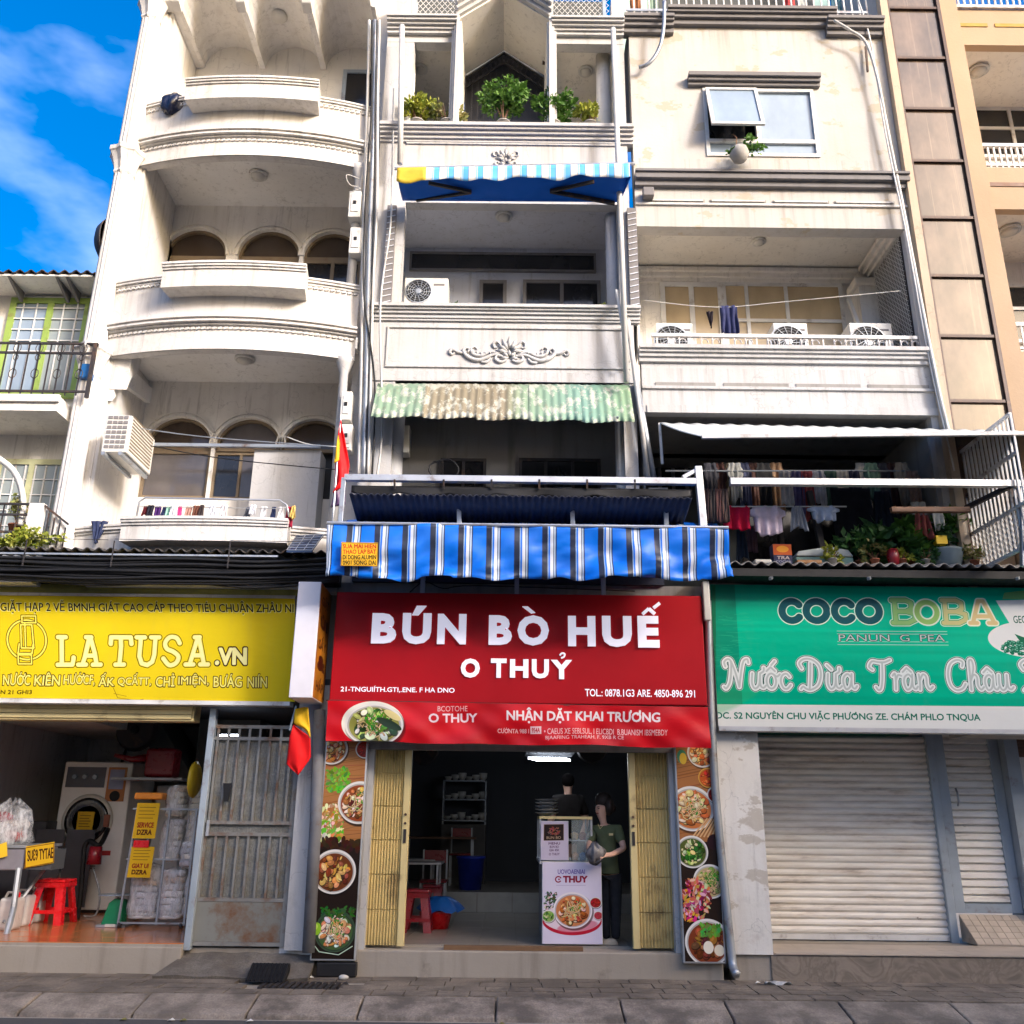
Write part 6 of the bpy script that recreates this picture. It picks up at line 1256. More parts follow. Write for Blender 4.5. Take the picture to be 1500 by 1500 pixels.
outline(cv, bee(1304, 34), 6.5, (150, 200, 120), (225, 240, 215), 2.2, (60, 170, 110)); outline(cv, [ring(1354, 898, 14.5, 15)], 7.5, (150, 195, 105), (225, 240, 215), 2.2); outline(cv, bee(1377, 34), 6.5, (205, 200, 135), (225, 240, 215), 2.2, (60, 170, 110))
outline(cv, [[(1419, 914), (1430, 881), (1437, 881), (1450, 914)], [(1424, 904), (1444, 904)], [(1415, 914), (1425, 914)], [(1442, 914), (1452, 914)]], 6, (222, 200, 140), (235, 240, 215), 2.0)
for y in (927, 931, 942.5, 947): cv.stroke([(1222, y), (1380, y)], .8, (190, 215, 200))
otext(cv, 'PANUN  G  PEA', 1224, 932, 1376, 942, (190, 205, 200), (20, 80, 65), .0, .04)
U = 21.0
def script(word, x, base=1012, s=1.0):
    out = []; dia = []
    for ch in word:
        G = {'N': (1.55, [[(-.15,1.45),(-.22,1.75),(.0,1.95),(.2,1.8),(.22,1.2),(.12,.4),(-.1,0),(-.25,.1)], [(.22,1.8),(.5,1.0),(.72,.1)], [(.72,.1),(.85,1.1),(1.0,1.8),(1.25,1.95),(1.32,1.7)]]),
             'ư': (.95, [[(0,1),(-.03,.35),(.15,0),(.42,.25),(.5,1)], [(.5,1),(.5,.25),(.68,.05),(.85,.2)], [(.5,1),(.72,1.15),(.74,1.38)]]), 'u': (.95, [[(0,1),(-.03,.35),(.15,0),(.42,.25),(.5,1)], [(.5,1),(.5,.25),(.68,.05),(.85,.2)]]),
             'o': (.85, [[(.25+.3*math.cos(t*.5236), .5+.5*math.sin(t*.5236)) for t in range(13)], [(.45,.9),(.62,.8),(.8,.95)]]), 'c': (.8, [[(.55,.8),(.35,1),(.08,.85),(.0,.45),(.15,.05),(.4,0),(.62,.25)]]),
             'D': (1.5, [[(.42,1.7),(.38,.9),(.3,0)], [(-.15,1.35),(-.3,1.7),(.0,1.98),(.5,1.95),(.95,1.55),(1.05,.9),(.85,.25),(.4,-.05),(.1,.0),(-.1,.15),(-.25,0)]]),
             'a': (.92, [[(.5,.8),(.3,1),(.05,.8),(.0,.4),(.15,0),(.4,.15),(.52,.6)], [(.55,1),(.53,.25),(.7,.03),(.85,.2)]]), 'T': (1.15, [[(-.1,1.3),(-.3,1.5),(-.1,1.85),(.3,1.8),(.7,1.8),(1.05,1.95)], [(.55,1.8),(.5,.8),(.38,.1),(.2,-.05),(.05,.15)]]),
             'r': (.7, [[(0,.9),(.15,1.05),(.18,.6),(.15,0)], [(.18,.6),(.35,.95),(.55,.9)]]), 'n': (1.0, [[(.05,1),(.08,.5),(.05,0)], [(.08,.6),(.3,1),(.5,.85),(.52,.3),(.68,.03),(.88,.2)]]),
             'C': (1.35, [[(1.0,1.55),(1.05,1.85),(.7,1.98),(.25,1.7),(.05,1.0),(.15,.3),(.5,-.02),(.9,.1),(1.1,.4)]]), 'h': (1.0, [[(.1,.6),(.35,1.4),(.3,1.95),(.12,1.9),(.1,1.2),(.08,0)], [(.1,.6),(.32,1),(.52,.85),(.53,.3),(.7,.03),(.9,.2)]])}[ch if ch in 'NDTChưucornah' else 'a']
        out += [cat([(x+a*U*s*1.06, base-b_*U*s*1.04) for a, b_ in st3], 4) for st3 in G[1]]; dia.append(x); x += G[0]*U*s*1.06
    return out, dia
for word, x in (('Nưoc', 1064), ('Dưa', 1172), ('Tran', 1271), ('Chau', 1374), ('D', 1486), ('ưa', 1530)):
    s_, dx = script(word, x, s=1.0)
    hat = lambda i, k=0: [(dx[i]-1, 1012-U*1.2), (dx[i]+5, 1012-U*1.48), (dx[i]+11, 1012-U*1.2)]
    if word == 'Nưoc': s_ += [hat(2), [(dx[2]+6, 1012-U*1.62), (dx[2]+11, 1012-U*1.9)]]
    if word == 'Dưa': s_ += [[(dx[1]-1, 1012-U*1.65), (dx[1]+5, 1012-U*1.35)]]
    if word in ('Tran', 'Chau'): s_ += [hat(2)]
    for w_, c_ in ((10.4, (225, 238, 232)), (9.2, (18, 72, 62)), (7.4, (228, 234, 230)), (2.6, (184, 194, 190))):
        for st3 in s_: cv.stroke(st3, w_, c_)
for body, a, b_, cc_ in (('DC. S2 NGUYÊN CHU VIẶC PHƯƠNG ZE. CHÁM PHLO TNQUA', 1047, 1414, (10, 110, 85)), ('DC. S2 NGUYÊN CHU', 1484, 1610, (10, 110, 85))): cv.text(body, a, 1043, b_, 1058, cc_, .022)
cv.poly([(1456, 880), (1520, 878), (1508, 915), (1472, 915)], (228, 230, 226)); cv.ell(1500, 938, 62, 27, (228, 230, 226)); cv.poly([(1470, 868), (1520, 862), (1522, 878), (1466, 878)], (120, 180, 110)); cv.text('GEO COCO', 1478, 903, 1530, 914, (30, 90, 70), .015)
for i in range(90): a = random.uniform(0, 6.28); d = math.sqrt(random.random()); x, y = 1480+24*d*math.cos(a), 950+10*d*math.sin(a); cv.ell(x, y, 2.6, 2.4, (15, 110, 80)); cv.ell(x-.6, y-.6, 1.2, 1.0, (120, 195, 165))
cv.poly([(1477, 930), (1492, 936), (1500, 946), (1484, 942)], (15, 110, 75))
gs_ = thing('shop_sign', 'green drinks shop sign with script lettering and rounded block letters', 'sign', (4.2, -.1, 3.4)); Yg = -.14
bx = [P3(a, b_, Yg) for a, b_ in q]; X0, X1, Z0g, Z1g = bx[0][0], bx[1][0], (bx[2][2]+bx[3][2])/2, (bx[0][2]+bx[1][2])/2
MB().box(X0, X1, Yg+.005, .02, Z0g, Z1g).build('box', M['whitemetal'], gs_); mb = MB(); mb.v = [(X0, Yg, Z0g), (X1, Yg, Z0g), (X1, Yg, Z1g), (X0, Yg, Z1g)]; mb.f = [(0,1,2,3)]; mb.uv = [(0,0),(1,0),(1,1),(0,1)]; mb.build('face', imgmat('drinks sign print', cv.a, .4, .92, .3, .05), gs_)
MB().box(X0, X1, Yg-.03, .0, Z0g-.05, Z0g-.003).build('lower_trim', M['alu'], gs_)
fx = MB().box(WX(1030,900,-.3), WX(1040,900,-.3), -.36, -.28, WZ(1035,910,-.3), WZ(1035,853,-.3)).build('lamp_fitting', M['whitepvc'], None, bev=.012); tag(fx, 'weathered pale lamp fitting fixed where the red and green signs meet', 'lamp')
cable('galvanised drain pipe with an open elbow at its foot beside the tall food panel', [P3(1037, 880, -.12), P3(1040, 1000, -.12), P3(1047, 1150, -.12), P3(1061, 1300, -.12), P3(1071, 1395, -.12), P3(1074, 1418, -.16), P3(1079, 1427, -.26)], .045, 'galv', name='drain_pipe', cat='pipe')
# ------------------------------------------------------------ restaurant front
RF = thing('restaurant_shop', 'open restaurant frontage with a low concrete step and dim room', 'shop front', (0, 0, .12)); zf = .385
MB().box(-1.90, 2.20, -.02, .3, .1, zf-.02).build('step', M['concrete'], RF, bev=.015)
MB().box(-1.95, 2.55, .3, 3.8, .2, zf-.012).build('floor_base', M['concrete'], RF)
def tiles(parent, x0, x1, y0, y1, z, s, m, name='floor_tile', gap=.004, th=.02):
    first = None; nx = int(math.ceil((x1-x0)/s)); ny = int(math.ceil((y1-y0)/s))
    for j in range(ny):
        for i in range(nx):
            xa, ya_ = x0+i*s, y0+j*s; xb2, yb2 = min(x1, xa+s), min(y1, ya_+s)
            if xb2-xa < .02 or yb2-ya_ < .02: continue
            MB().box(xa+gap/2, xb2-gap/2, ya_+gap/2, yb2-gap/2, z-th, z+random.uniform(-.001, .001)).build(name, m, parent)
def tilemat(name, c, rough=.25, v=.15):
    m, t, b = newmat(name); oi = N(t, 'ShaderNodeObjectInfo'); a = mix(t, ramp(t, oi.outputs['Random'], [(0, 0.0), (1, v)]), c, tuple(x*.6 for x in c)); g = ramp(t, noise(t, pos(t), 5, 5), [(.4, 0.0), (.8, .5)])
    t.links.new(mix(t, g, a, tuple(x*.6 for x in c)), b.inputs['Base Color']); b.inputs['Roughness'].default_value = rough; return m
M['ftile'] = tilemat('grey beige floor tile', (.28, .255, .22), .3); M['wtile'] = tilemat('white wall tile', (.42, .42, .40), .2); M['otile'] = tilemat('orange terracotta tile', (.55, .19, .06), .18, .3)
tiles(RF, -1.9, 2.5, .3, 3.8, zf, .40, M['ftile'])
MB().box(-1.95, 2.55, 3.83, 6.2, .3, .65).build('raised_floor', M['ftile'], RF)
for i in range(9): MB().box(-1.93+.5*i, -1.44+.5*i, 3.80, 3.83, zf+.002, .65).build('wall_tile', M['wtile'], RF)
MB().box(-2.0, -1.95, .12, 6.2, .2, 3.1).build('wall', M['inwall'], RF); MB().box(2.30, 2.36, .12, 6.2, .2, 3.1).build('wall', M['inwall'], RF); MB().box(-2.0, 2.36, 6.2, 6.3, .2, 3.1).build('wall', M['inwallshade'], RF); MB().box(-2.0, 2.36, .12, 6.3, 3.0, 3.1).build('ceiling', M['inwallshade'], RF)
MB().box(-2.0, 2.36, -.02, .12, 2.35, 3.1).build('lintel', M['dirty'], RF)
MB().box(-.65, .78, .02, .12, zf-.018, zf+.02).build('threshold_board', rusty('worn wooden threshold', (.20,.11,.05), .7, .8, 0, 9), RF)
# piers and posts
for (a, b_, c_, d_) in ((WX(527, 1250, .02), WX(541, 1250, .02), 0, .3), (WX(984, 1250, .02), WX(1004, 1250, .02), 0, .3)): MB().box(a, b_, .0, .3, zf-.25, 2.6).build('pier', M['white'], RF)
def folding_gate(px0, px1, Y, lab, flip):
    x0, x1 = WX(px0[0], 1240, Y), WX(px1[0], 1240, Y); z0, z1 = zf+.005, 2.45; t = thing('folding_gate', lab, 'gate', ((x0+x1)/2, Y, z0))
    mm = M['gate']; n = 11; w = (x1-x0)/n; nh = 6
    for r_ in range(nh):
        za, zb3 = z0+(z1-z0)*r_/nh, z0+(z1-z0)*(r_+1)/nh
        for i in range(n): 
            xa = x0+w*i; MB().prism([(xa, Y), (xa+w*.5, Y-.028), (xa+w*.96, Y-.002), (xa+w*.96, Y+.015), (xa, Y+.015)], za+.006, zb3-.006, 'Z').build('slat', mm, t)
    MB().box(x0-.002, x1+.002, Y+.016, Y+.03, z0, z1).build('backing', mm, t)
    xe = x1 if flip else x0-.075; MB().box(xe, xe+.075, Y-.045, Y+.03, z0-.002, z1).build('lead_post', mm, t, bev=.006)
    MB().box(xe+.02, xe+.05, Y-.055, Y-.046, z0+1.0, z0+1.14).build('lock_plate', M['iron'], t)
    for k in (0, .09): MB().lathe([(.014, 0), (.014, .02)], (xe+.035, Y-.046, z0+1.2+k), 10, 'Y').build('keyhole', M['brownframe'], t)
M['gate'] = rusty('cream yellow enamel', (.82,.66,.30), .12, .45, .1, 3)
folding_gate((541, 0), (588, 0), .12, 'cream folding gate bunched against the stool side of the restaurant opening', True)
folding_gate((933, 0), (985, 0), .12, 'cream folding gate bunched beside the woman in the restaurant opening', False)
# food panels
def foodpanel(q, cvn, lab, name):
    t = thing('food_poster', lab, 'poster panel', P3(*q[3], -.03)); xs_ = [P3(a, b_, -.10) for a, b_ in q]; x0, x1 = (xs_[0][0]+xs_[3][0])/2, (xs_[1][0]+xs_[2][0])/2; z1, z0 = (xs_[0][2]+xs_[1][2])/2, (xs_[2][2]+xs_[3][2])/2
    MB().box(x0, x1, -.10, .02, z0, z1).build('frame', M['alu'], t, bev=.012)
    mb = MB(); e = .02; mb.v = [(x0+e, -.104, z0+e), (x1-e, -.104, z0+e), (x1-e, -.104, z1), (x0+e, -.104, z1)]; mb.f = [(0,1,2,3)]; mb.uv = [(0,0),(1,0),(1,1),(0,1)]; mb.build('print', imgmat(name, cvn.a, .3, .9, .5), t)
q = [(474, 1086), (536, 1087), (525, 1408), (456, 1408)]; cv = Cv(*q, 6, (32, 20, 14))
cv.rect(450, 1080, 560, 1240, (176, 118, 66))
for i in range(30): y = random.uniform(1085, 1240); cv.stroke([(450, y), (540, y+random.uniform(-30, 10))], 1.2, rr_((140, 85, 45), 20), .6)
for i in range(160): cv.ell(random.uniform(475, 512), random.uniform(1128, 1165), random.uniform(2, 5), random.uniform(1, 3), rr_((110, 165, 55), 40), random.uniform(0, 3))
bowl(cv, 482, 1098, 26, SEA, (200, 120, 50)); bowl(cv, 534, 1098, 16, [(190,30,20)], (150,30,15), n=20)
bowl(cv, 527, 1181, 35, BEEF+[(240,225,200)]*3, (150, 70, 30), noodles=12, greens=20)
for i in range(220): cv.ell(random.uniform(466, 500), random.uniform(1185, 1240), random.uniform(2, 6), random.uniform(1, 4), rr_(random.choice([(120,170,50), (220,170,90), (190,120,60), (240,225,190)]), 30), random.uniform(0, 3))
bowl(cv, 527, 1181, 35, BEEF+[(240,225,200)]*3, (150, 70, 30), noodles=12, greens=20)
for i in range(60): cv.ell(random.uniform(455, 535), random.uniform(1238, 1252), random.uniform(3, 8), random.uniform(2, 4), rr_((60, 30, 18), 15), random.uniform(0, 3))
bowl(cv, 489, 1284, 35, BEEF+[(225,190,110), (235,170,60)], (110, 55, 20), n=80)
bowl(cv, 493, 1369, 32, [(240,235,220), (235,210,170), (225,150,90), (215,225,180)], (70, 100, 50), rim=(60, 80, 60), n=120, noodles=20, greens=20)
cv.ell(463, 1366, 7, 9, (150, 200, 40)); cv.ell(462, 1363, 3, 4, (200, 230, 90)); cv.stroke([(452, 1380), (468, 1398), (500, 1402), (522, 1390)], 1.4, (190, 215, 190))
for i in range(60): cv.ell(random.uniform(470, 525), random.uniform(1335, 1350), random.uniform(2, 5), 1.5, rr_((50, 100, 30), 25), random.uniform(0, 3))
foodpanel(q, cv, 'tall food photo panel between the grey post and the folding gate by the red stools', 'food panel print one')
q = [(984, 1094), (1042, 1093), (1069, 1412), (1004, 1412)]; cv = Cv(*q, 6, (40, 26, 18)); cv.rect(980, 1090, 1070, 1240, (170, 112, 62))
for i in range(24): y = random.uniform(1090, 1240); cv.stroke([(980, y), (1065, y-20)], 1.4, rr_((135, 80, 42), 20), .6)
bowl(cv, 1026, 1103, 25, SEA, (210, 130, 60)); cv.ell(994, 1110, 8, 11, (70, 140, 110)); cv.ell(996, 1113, 6, 9, (225, 190, 60))
bowl(cv, 1037, 1142, 17, [(220,60,30), (235,120,40), (180,40,20)], (200, 90, 30), rim=(225, 170, 70), n=40)
bowl(cv, 1011, 1190, 37, SEA+[(235,205,150)]*2, (205, 120, 60), noodles=26, greens=10); bowl(cv, 1049, 1168, 14, [(170,20,20)], (130,15,15), n=12)
for i in range(7): cv.stroke([(1040-4*i+20, 1205), (1028-6*i+22, 1232)], 2.4, (225, 180, 125)); 
bowl(cv, 1013, 1255, 26, GRN+[(240,220,160)]*2, (90, 100, 40), n=70); cv.ell(1049, 1240, 12, 12, (50, 25, 30))
bowl(cv, 1043, 1298, 27, [(220,200,150), (200,180,120), (120,150,60)], (200, 180, 120), noodles=24, greens=60)
for i in range(170):
    a = random.uniform(0, 6.28); d = math.sqrt(random.random()); cv.ell(1016+27*d*math.cos(a), 1325+30*d*math.sin(a), random.uniform(2, 7), random.uniform(1, 3), rr_(random.choice([(200,60,120), (230,120,90), (225,200,180), (150,40,50), (210,150,60)]), 30), random.uniform(0, 3))
bowl(cv, 1041, 1385, 36, BEEF[:2]+[(100,45,25)], (130, 60, 30), n=60, greens=0); cv.ell(1042, 1392, 8, 9, (245, 235, 215)); cv.ell(1060, 1396, 8, 8, (240, 228, 200))
for i in range(70): cv.ell(random.uniform(1030, 1060), random.uniform(1360, 1376), random.uniform(2, 5), random.uniform(1, 2.5), rr_((90, 160, 50), 30), random.uniform(0, 3))
foodpanel(q, cv, 'tall food photo panel between the folding gate and the drain pipe', 'food panel print two')
tag(MB().box(WX(464, 1420, -.1), WX(522, 1420, -.1), -.12, -.02, .125, WZ(490, 1410, -.1)).build('black_block', M['black'], None, bev=.01), 'black block under the food panel beside the grey post', 'block')
# ------------------------------------------------------------ restaurant contents
def stool(x, y, z, h, s, m, lab, group, rot=0):
    t = thing('plastic_stool', lab, 'stool', (x, y, z), group); hs_ = s/2; ht = hs_*.72
    sb = MB(); sb.box(x-ht, x+ht, y-ht, y+ht, z+h-.035, z+h).build('seat', M[m], t, bev=.015)
    for sx in (-1, 1):
        for sy in (-1, 1):
            b_ = Vector((x+sx*(hs_-.02), y+sy*(hs_-.02), z)); a = Vector((x+sx*(ht-.03), y+sy*(ht-.03), z+h-.03)); mb = MB()
            for (p, q_, dx, dy) in ((a, b_, -sx*.055, 0), (a, b_, 0, -sy*.055)):
                wd = Vector((dx, dy, 0))*1.5; th = Vector((0, .006, 0)) if dx else Vector((.006, 0, 0))
                mb.add([q_-th, q_+wd-th, q_+wd+th, q_+th, p-th, p+wd*1.0-th, p+wd*1.0+th, p+th], [(0,3,2,1),(4,5,6,7),(0,1,5,4),(1,2,6,5),(2,3,7,6),(3,0,4,7)])
            mb.build('leg', M[m], t)
    zr = z+h*.30; hr = hs_-.02-(hs_-ht)*.3
    for sx in (-1, 1): MB().bar((x+sx*hr, y-hr, zr), (x+sx*hr, y+hr, zr), .012, .04).build('stretcher', M[m], t); MB().bar((x-hr, y+sx*hr, zr-.002), (x+hr, y+sx*hr, zr-.002), .012, .04).build('stretcher', M[m], t)
    for sx in (-1, 1): MB().bar((x+sx*(ht-.01), y-ht, z+h-.06), (x+sx*(ht-.01), y+ht, z+h-.06), .01, .05).build('apron', M[m], t); MB().bar((x-ht, y+sx*(ht-.01), z+h-.062), (x+ht, y+sx*(ht-.01), z+h-.062), .01, .05).build('apron', M[m], t)
    return t
def Yfloor(py, z, px=750):      # depth where the floor z is seen at pixel row py
    lo, hi = -2, 12
    for _ in range(40):
        m_ = (lo+hi)/2
        if W(px, py, m_)[1] > z: lo = m_
        else: hi = m_
    return lo
ys1 = Yfloor(1366, zf); stool(WX(611, 1340, ys1), ys1, zf, .46, .40, 'dkredplastic', 'dark red plastic stool nearest the street inside the restaurant', 'red stools inside the restaurant')
stool(WX(632, 1330, ys1+.7), ys1+.8, zf, .46, .34, 'dkredplastic', 'dark red plastic stool half hidden behind the nearest one in the restaurant', 'red stools inside the restaurant')
def table(x0, x1, y0, y1, z, h, lab, top='alu'):
    t = thing('dining_table', lab, 'table', ((x0+x1)/2, (y0+y1)/2, z), 'folding tables in the restaurant'); MB().box(x0, x1, y0, y1, z+h-.025, z+h).build('tabletop', M[top], t, bev=.005)
    for sx in (x0+.05, x1-.05):
        for sy in (y0+.05, y1-.05): MB().bar((sx, sy, z), (sx, sy, z+h-.026), .025).build('leg', M['galv'], t)
table(-1.85, -.85, 2.2, 2.8, zf, .72, 'steel topped table behind the dark red stools'); table(-1.6, -.5, 4.4, 5.0, .65, .72, 'brown topped table on the raised floor at the back', 'wood'); table(-1.85, -1.0, 3.1, 3.6, zf, .72, 'steel topped table before the tiled riser')
def chair(x, y, z, lab):
    t = thing('steel_chair', lab, 'chair', (x, y, z), 'dark chairs around the restaurant tables')
    MB().box(x-.18, x+.18, y-.18, y+.18, z+.44, z+.47).build('seat', M['dkredplastic'], t, bev=.01)
    for sx in (-.16, .16):
        for sy in (-.16, .16): MB().bar((x+sx, y+sy, z), (x+sx, y+sy, z+(.44 if sy < 0 else .85)), .022).build('leg', M['galv'], t)
    MB().box(x-.17, x+.17, y+.15, y+.17, z+.68, z+.84).build('backrest', M['dkredplastic'], t)
chair(-1.55, 1.9, zf, 'dark red seated chair at the steel topped table'); chair(-1.0, 3.0, zf, 'dark chair between the two steel tables'); chair(-.75, 5.2, .65, 'dim chair on the raised floor')
# blue bucket and red basin
X, Y = WX(642, 1350, Yfloor(1361, zf)), Yfloor(1361, zf); t = thing('basin', 'small red basin covered with a crumpled blue bag beside the red stools', 'basin', (X, Y, zf)); MB().lathe([(.12, 0), (.16, .18), (.17, .19)], (X, Y, zf), 20).build('bowl', M['redplastic'], t, True)
bb = MB(); bb.grid(lambda u, v: (X+.02+(.24*v+.02)*math.cos(6.283*u)*(1+.2*math.sin(5*6.283*u)), Y+(.20*v+.02)*math.sin(6.283*u), zf+.36-.16*v*v+.02*math.sin(7*6.283*u)*v), 30, 8); bb.build('bag', simple('blue plastic bag', (.01,.10,.40), .35, bmp=.4), t, True)
X, Z = W(689, 1290, 4.3); t = thing('bin', 'tall blue plastic bin on the raised floor', 'bin', (X, 4.3, .65)); MB().lathe([(.16, 0), (.2, .42), (.22, .43), (.22, .46)], (X, 4.3, .65), 22).build('body', simple('blue bin plastic', (.01,.03,.35), .4), t, True)
# dish cabinet
t = thing('dish_cabinet', 'dim cabinet with rows of white bowls on its shelves at the back', 'cabinet', (-.55, 5.8, .65)); xa, xb = WX(648, 1180, 5.6), WX(712, 1180, 5.6)
MB().box(xa, xb, 5.55, 5.95, .65, 1.55).build('body', simple('dim cabinet', (.06,.055,.05), .5), t); 
for z in (1.62, 1.95, 2.25): MB().box(xa, xb, 5.6, 5.9, z-.02, z).build('shelf', M['galv'], t)
for X in (xa, xb-.02): MB().box(X, X+.02, 5.6, 5.9, 1.55, 2.25).build('upright', M['galv'], t)
for z in (1.62, 1.95, 2.25):
    for k in range(6):
        X = xa+.08+k*(xb-xa-.14)/5; MB().lathe([(.03, 0), (.065, .05), (.07, .06+.03*(k % 3)), (.06, .06+.03*(k % 3))], (X, 5.72, z), 14).build('bowl', M['lampglass'], t, True)
for (x, y, lab) in ((WX(622, 1100, 3), 3, 'black wall fan high near the stool side of the restaurant'), (WX(1008-140, 1100, 2), 2.2, 'black wall fan high above the counter')):
    t = thing('wall_fan', lab, 'fan', (x, y, 2.6)); MB().lathe([(.2, 0), (.21, .04), (.19, .1)], (x, y-.05, 2.55), 20, 'Y').build('cage', M['iron'], t); MB().lathe([(.05, .1), (.05, .16)], (x, y-.05, 2.55), 12, 'Y').build('hub', M['black'], t); MB().bar((x, y, 2.55), (x, y+.1, 2.98), .03).build('bracket', M['black'], t)
cl_ = thing('ceiling_light', 'lit white fluorescent fitting over the counter', 'ceiling light', (.35, 2.2, 2.8)); X, Z = W(797, 1113, 2.6)
M['tube'] = simple('lit tube', (.9,.9,.9), .4, emit=(.93,.97,1), es=13)
for k in range(3): MB().tube([(X-.22+.06*k, 2.3+.5*k, Z+.02*k), (X+.28+.06*k, 2.3+.5*k, Z+.02*k)], .013, 8).build('tube', M['tube'], cl_)
MB().box(X-.25, X+.42, 2.25, 3.4, Z+.09, Z+.12).build('body', M['inwallshade'], cl_)
# counter with glass case
ct = thing('serving_counter', 'steel serving counter carrying a glass display case beside the woman', 'counter', (.65, .8, zf)); xa, xb = WX(793, 1320, .42), WX(880, 1320, .42)
MB().box(xa+.01, xb-.02, .42, 1.6, zf, 1.18).build('body', M['galv'], ct, bev=.01); MB().box(xa-.02, xb, .40, 1.62, 1.181, 1.21).build('top', M['alu'], ct)
xg0, xg1 = WX(790, 1230, .5), WX(868, 1230, .5); zg1 = WZ(830, 1200, .5)
for X in (xg0, xg1-.02):
    for Y in (.5, 1.3): MB().box(X, X+.02, Y, Y+.02, 1.21, zg1).build('post', M['alu'], ct)
MB().box(xg0, xg1, .49, 1.33, zg1, zg1+.03).build('case_top', M['gate'], ct); MB().box(xg0+.02, xg1-.02, .52, 1.3, 1.42, 1.43).build('shelf', M['galv'], ct)
m, t_, b_ = newmat('clear glass'); b_.inputs['Base Color'].default_value = (.85, .95, .92, 1); b_.inputs['Roughness'].default_value = .02; b_.inputs['Alpha'].default_value = .15; M['clear'] = m
MB().box(xg0+.36, xg1-.02, .503, .508, 1.215, zg1-.005).build('pane', M['clear'], ct)
for k, c_ in enumerate(((.3,.12,.04), (.05,.15,.35), (.1,.25,.06), (.45,.35,.2), (.25,.05,.03), (.5,.42,.3))):
    X = xg0+.40+.09*(k % 3); z = 1.215 if k < 3 else 1.43; tag(MB().lathe([(.035, 0), (.045, .06), (.04, .07), (.01, .085)], (X, .62, z), 12).build('food_tray', simple('tray food %d' % k, c_, .6, var=.5, scale=30), None, True), ['reddish', 'blue', 'green', 'beige', 'dark red', 'cream'][k]+' tub of food inside the glass display case', 'food')
for k in range(5): tag(MB().lathe([(.03, 0), (.13, .035), (.135, .04), (.12, .04)], (WX(801, 1190, .7), .75, zg1+.032+.036*k), 18).build('bowl', M['lampglass' if k % 2 else 'alu'], None, True), ('lowest','second lowest','middle','second highest','topmost')[k]+' bowl of the stack on the glass display case', 'bowl', 'stacked bowls on the display case')
def board(q, Y, cvn, lab, nm, th=.03, wood='alu', k=.9, cat_='sign'):
    p = [P3(a, b_, Y) for a, b_ in q]; x0, x1 = (p[0][0]+p[3][0])/2, (p[1][0]+p[2][0])/2; z1, z0 = (p[0][2]+p[1][2])/2, (p[2][2]+p[3][2])/2; t = thing(nm, lab, cat_, ((x0+x1)/2, Y, z0))
    MB().box(x0, x1, Y, Y+th, z0, z1).build('board', M[wood], t, bev=.004); e = .006; mb = MB(); mb.v = [(x0+e, Y-.004, z0+e), (x1-e, Y-.004, z0+e), (x1-e, Y-.004, z1-e), (x0+e, Y-.004, z1-e)]; mb.f = [(0,1,2,3)]; mb.uv = [(0,0),(1,0),(1,1),(0,1)]; mb.build('print', imgmat(nm+' print', cvn.a, .35, k), t); return t
q = [(793, 1262), (881, 1263), (883, 1384), (795, 1383)]; cv = Cv(*q, 8, (222, 214, 232)); cv.noise(.02, (3, 4))
cv.text('UOVOAENIAI', 816, 1273, 857, 1280, (120, 95, 170), .025); cv.text('THUY', 824, 1283, 861, 1293, (150, 20, 55), .05); cv.stroke(ring(817, 1288, 4.2, 4.2, 40, 330), 1.8, (150, 20, 55)); cv.ell(818, 1288, 1.3, 1.3, (150, 20, 55)); cv.stroke([(814, 1297), (858, 1297)], .5, (170, 150, 190))
for i in range(120): cv.ell(random.uniform(797, 815), random.uniform(1308, 1335), random.uniform(1, 3), random.uniform(.6, 1.6), rr_(random.choice([(70,100,60), (200,200,190), (60,70,60)]), 30), random.uniform(0, 3))
cv.ell(838, 1350, 44, 21, (190, 25, 50)); cv.ell(838, 1346, 43, 20, (235, 215, 225)); cv.ell(846, 1358, 30, 8, (215, 110, 130), -.15, 8, .7)
bowl(cv, 839, 1334, 29, SEA, (205, 130, 80), rim=(240, 232, 235), noodles=30, greens=12, n=60)
bowl(cv, 803, 1343, 10, GRN, (150, 180, 90), n=26); bowl(cv, 873, 1323, 9, [(190,40,30)], (160,30,25), n=20); bowl(cv, 877, 1342, 7, [(200,60,70)], (190,60,70), n=12)
board(q, .30, cv, 'white standing poster board with a large noodle bowl print at the entrance', 'poster_board', .04, 'whitemetal')
q = [(791, 1202), (833, 1203), (833, 1261), (792, 1260)]; cv = Cv(*q, 8, (205, 195, 215)); cv.rect(796, 1207, 826, 1231, (40, 26, 24)); cv.stroke([(796,1207),(826,1207),(826,1231),(796,1231)], .8, (120, 90, 60), closed=True)
for i in range(50): a = random.uniform(0, 6.28); d = 9*math.sqrt(random.random()); cv.ell(811+d*math.cos(a), 1217+d*.7*math.sin(a), 1.4, .8, rr_((150, 90, 70), 30), a)
cv.text('BUN BO', 800, 1225, 822, 1229, (190, 160, 130), .02)
for s_, y, w_ in (('MENU', 1234, 14), ('BUN BO', 1239, 11), ('GIA 45K', 1244, 12), ('O THUY', 1250, 13)): cv.text(s_, 812-w_/1.6, y, 812+w_/1.6, y+3.6, (90, 50, 90), .02)
board(q, .44, cv, 'small framed menu with a dark picture above the standing poster', 'menu_frame', .02, 'alu')
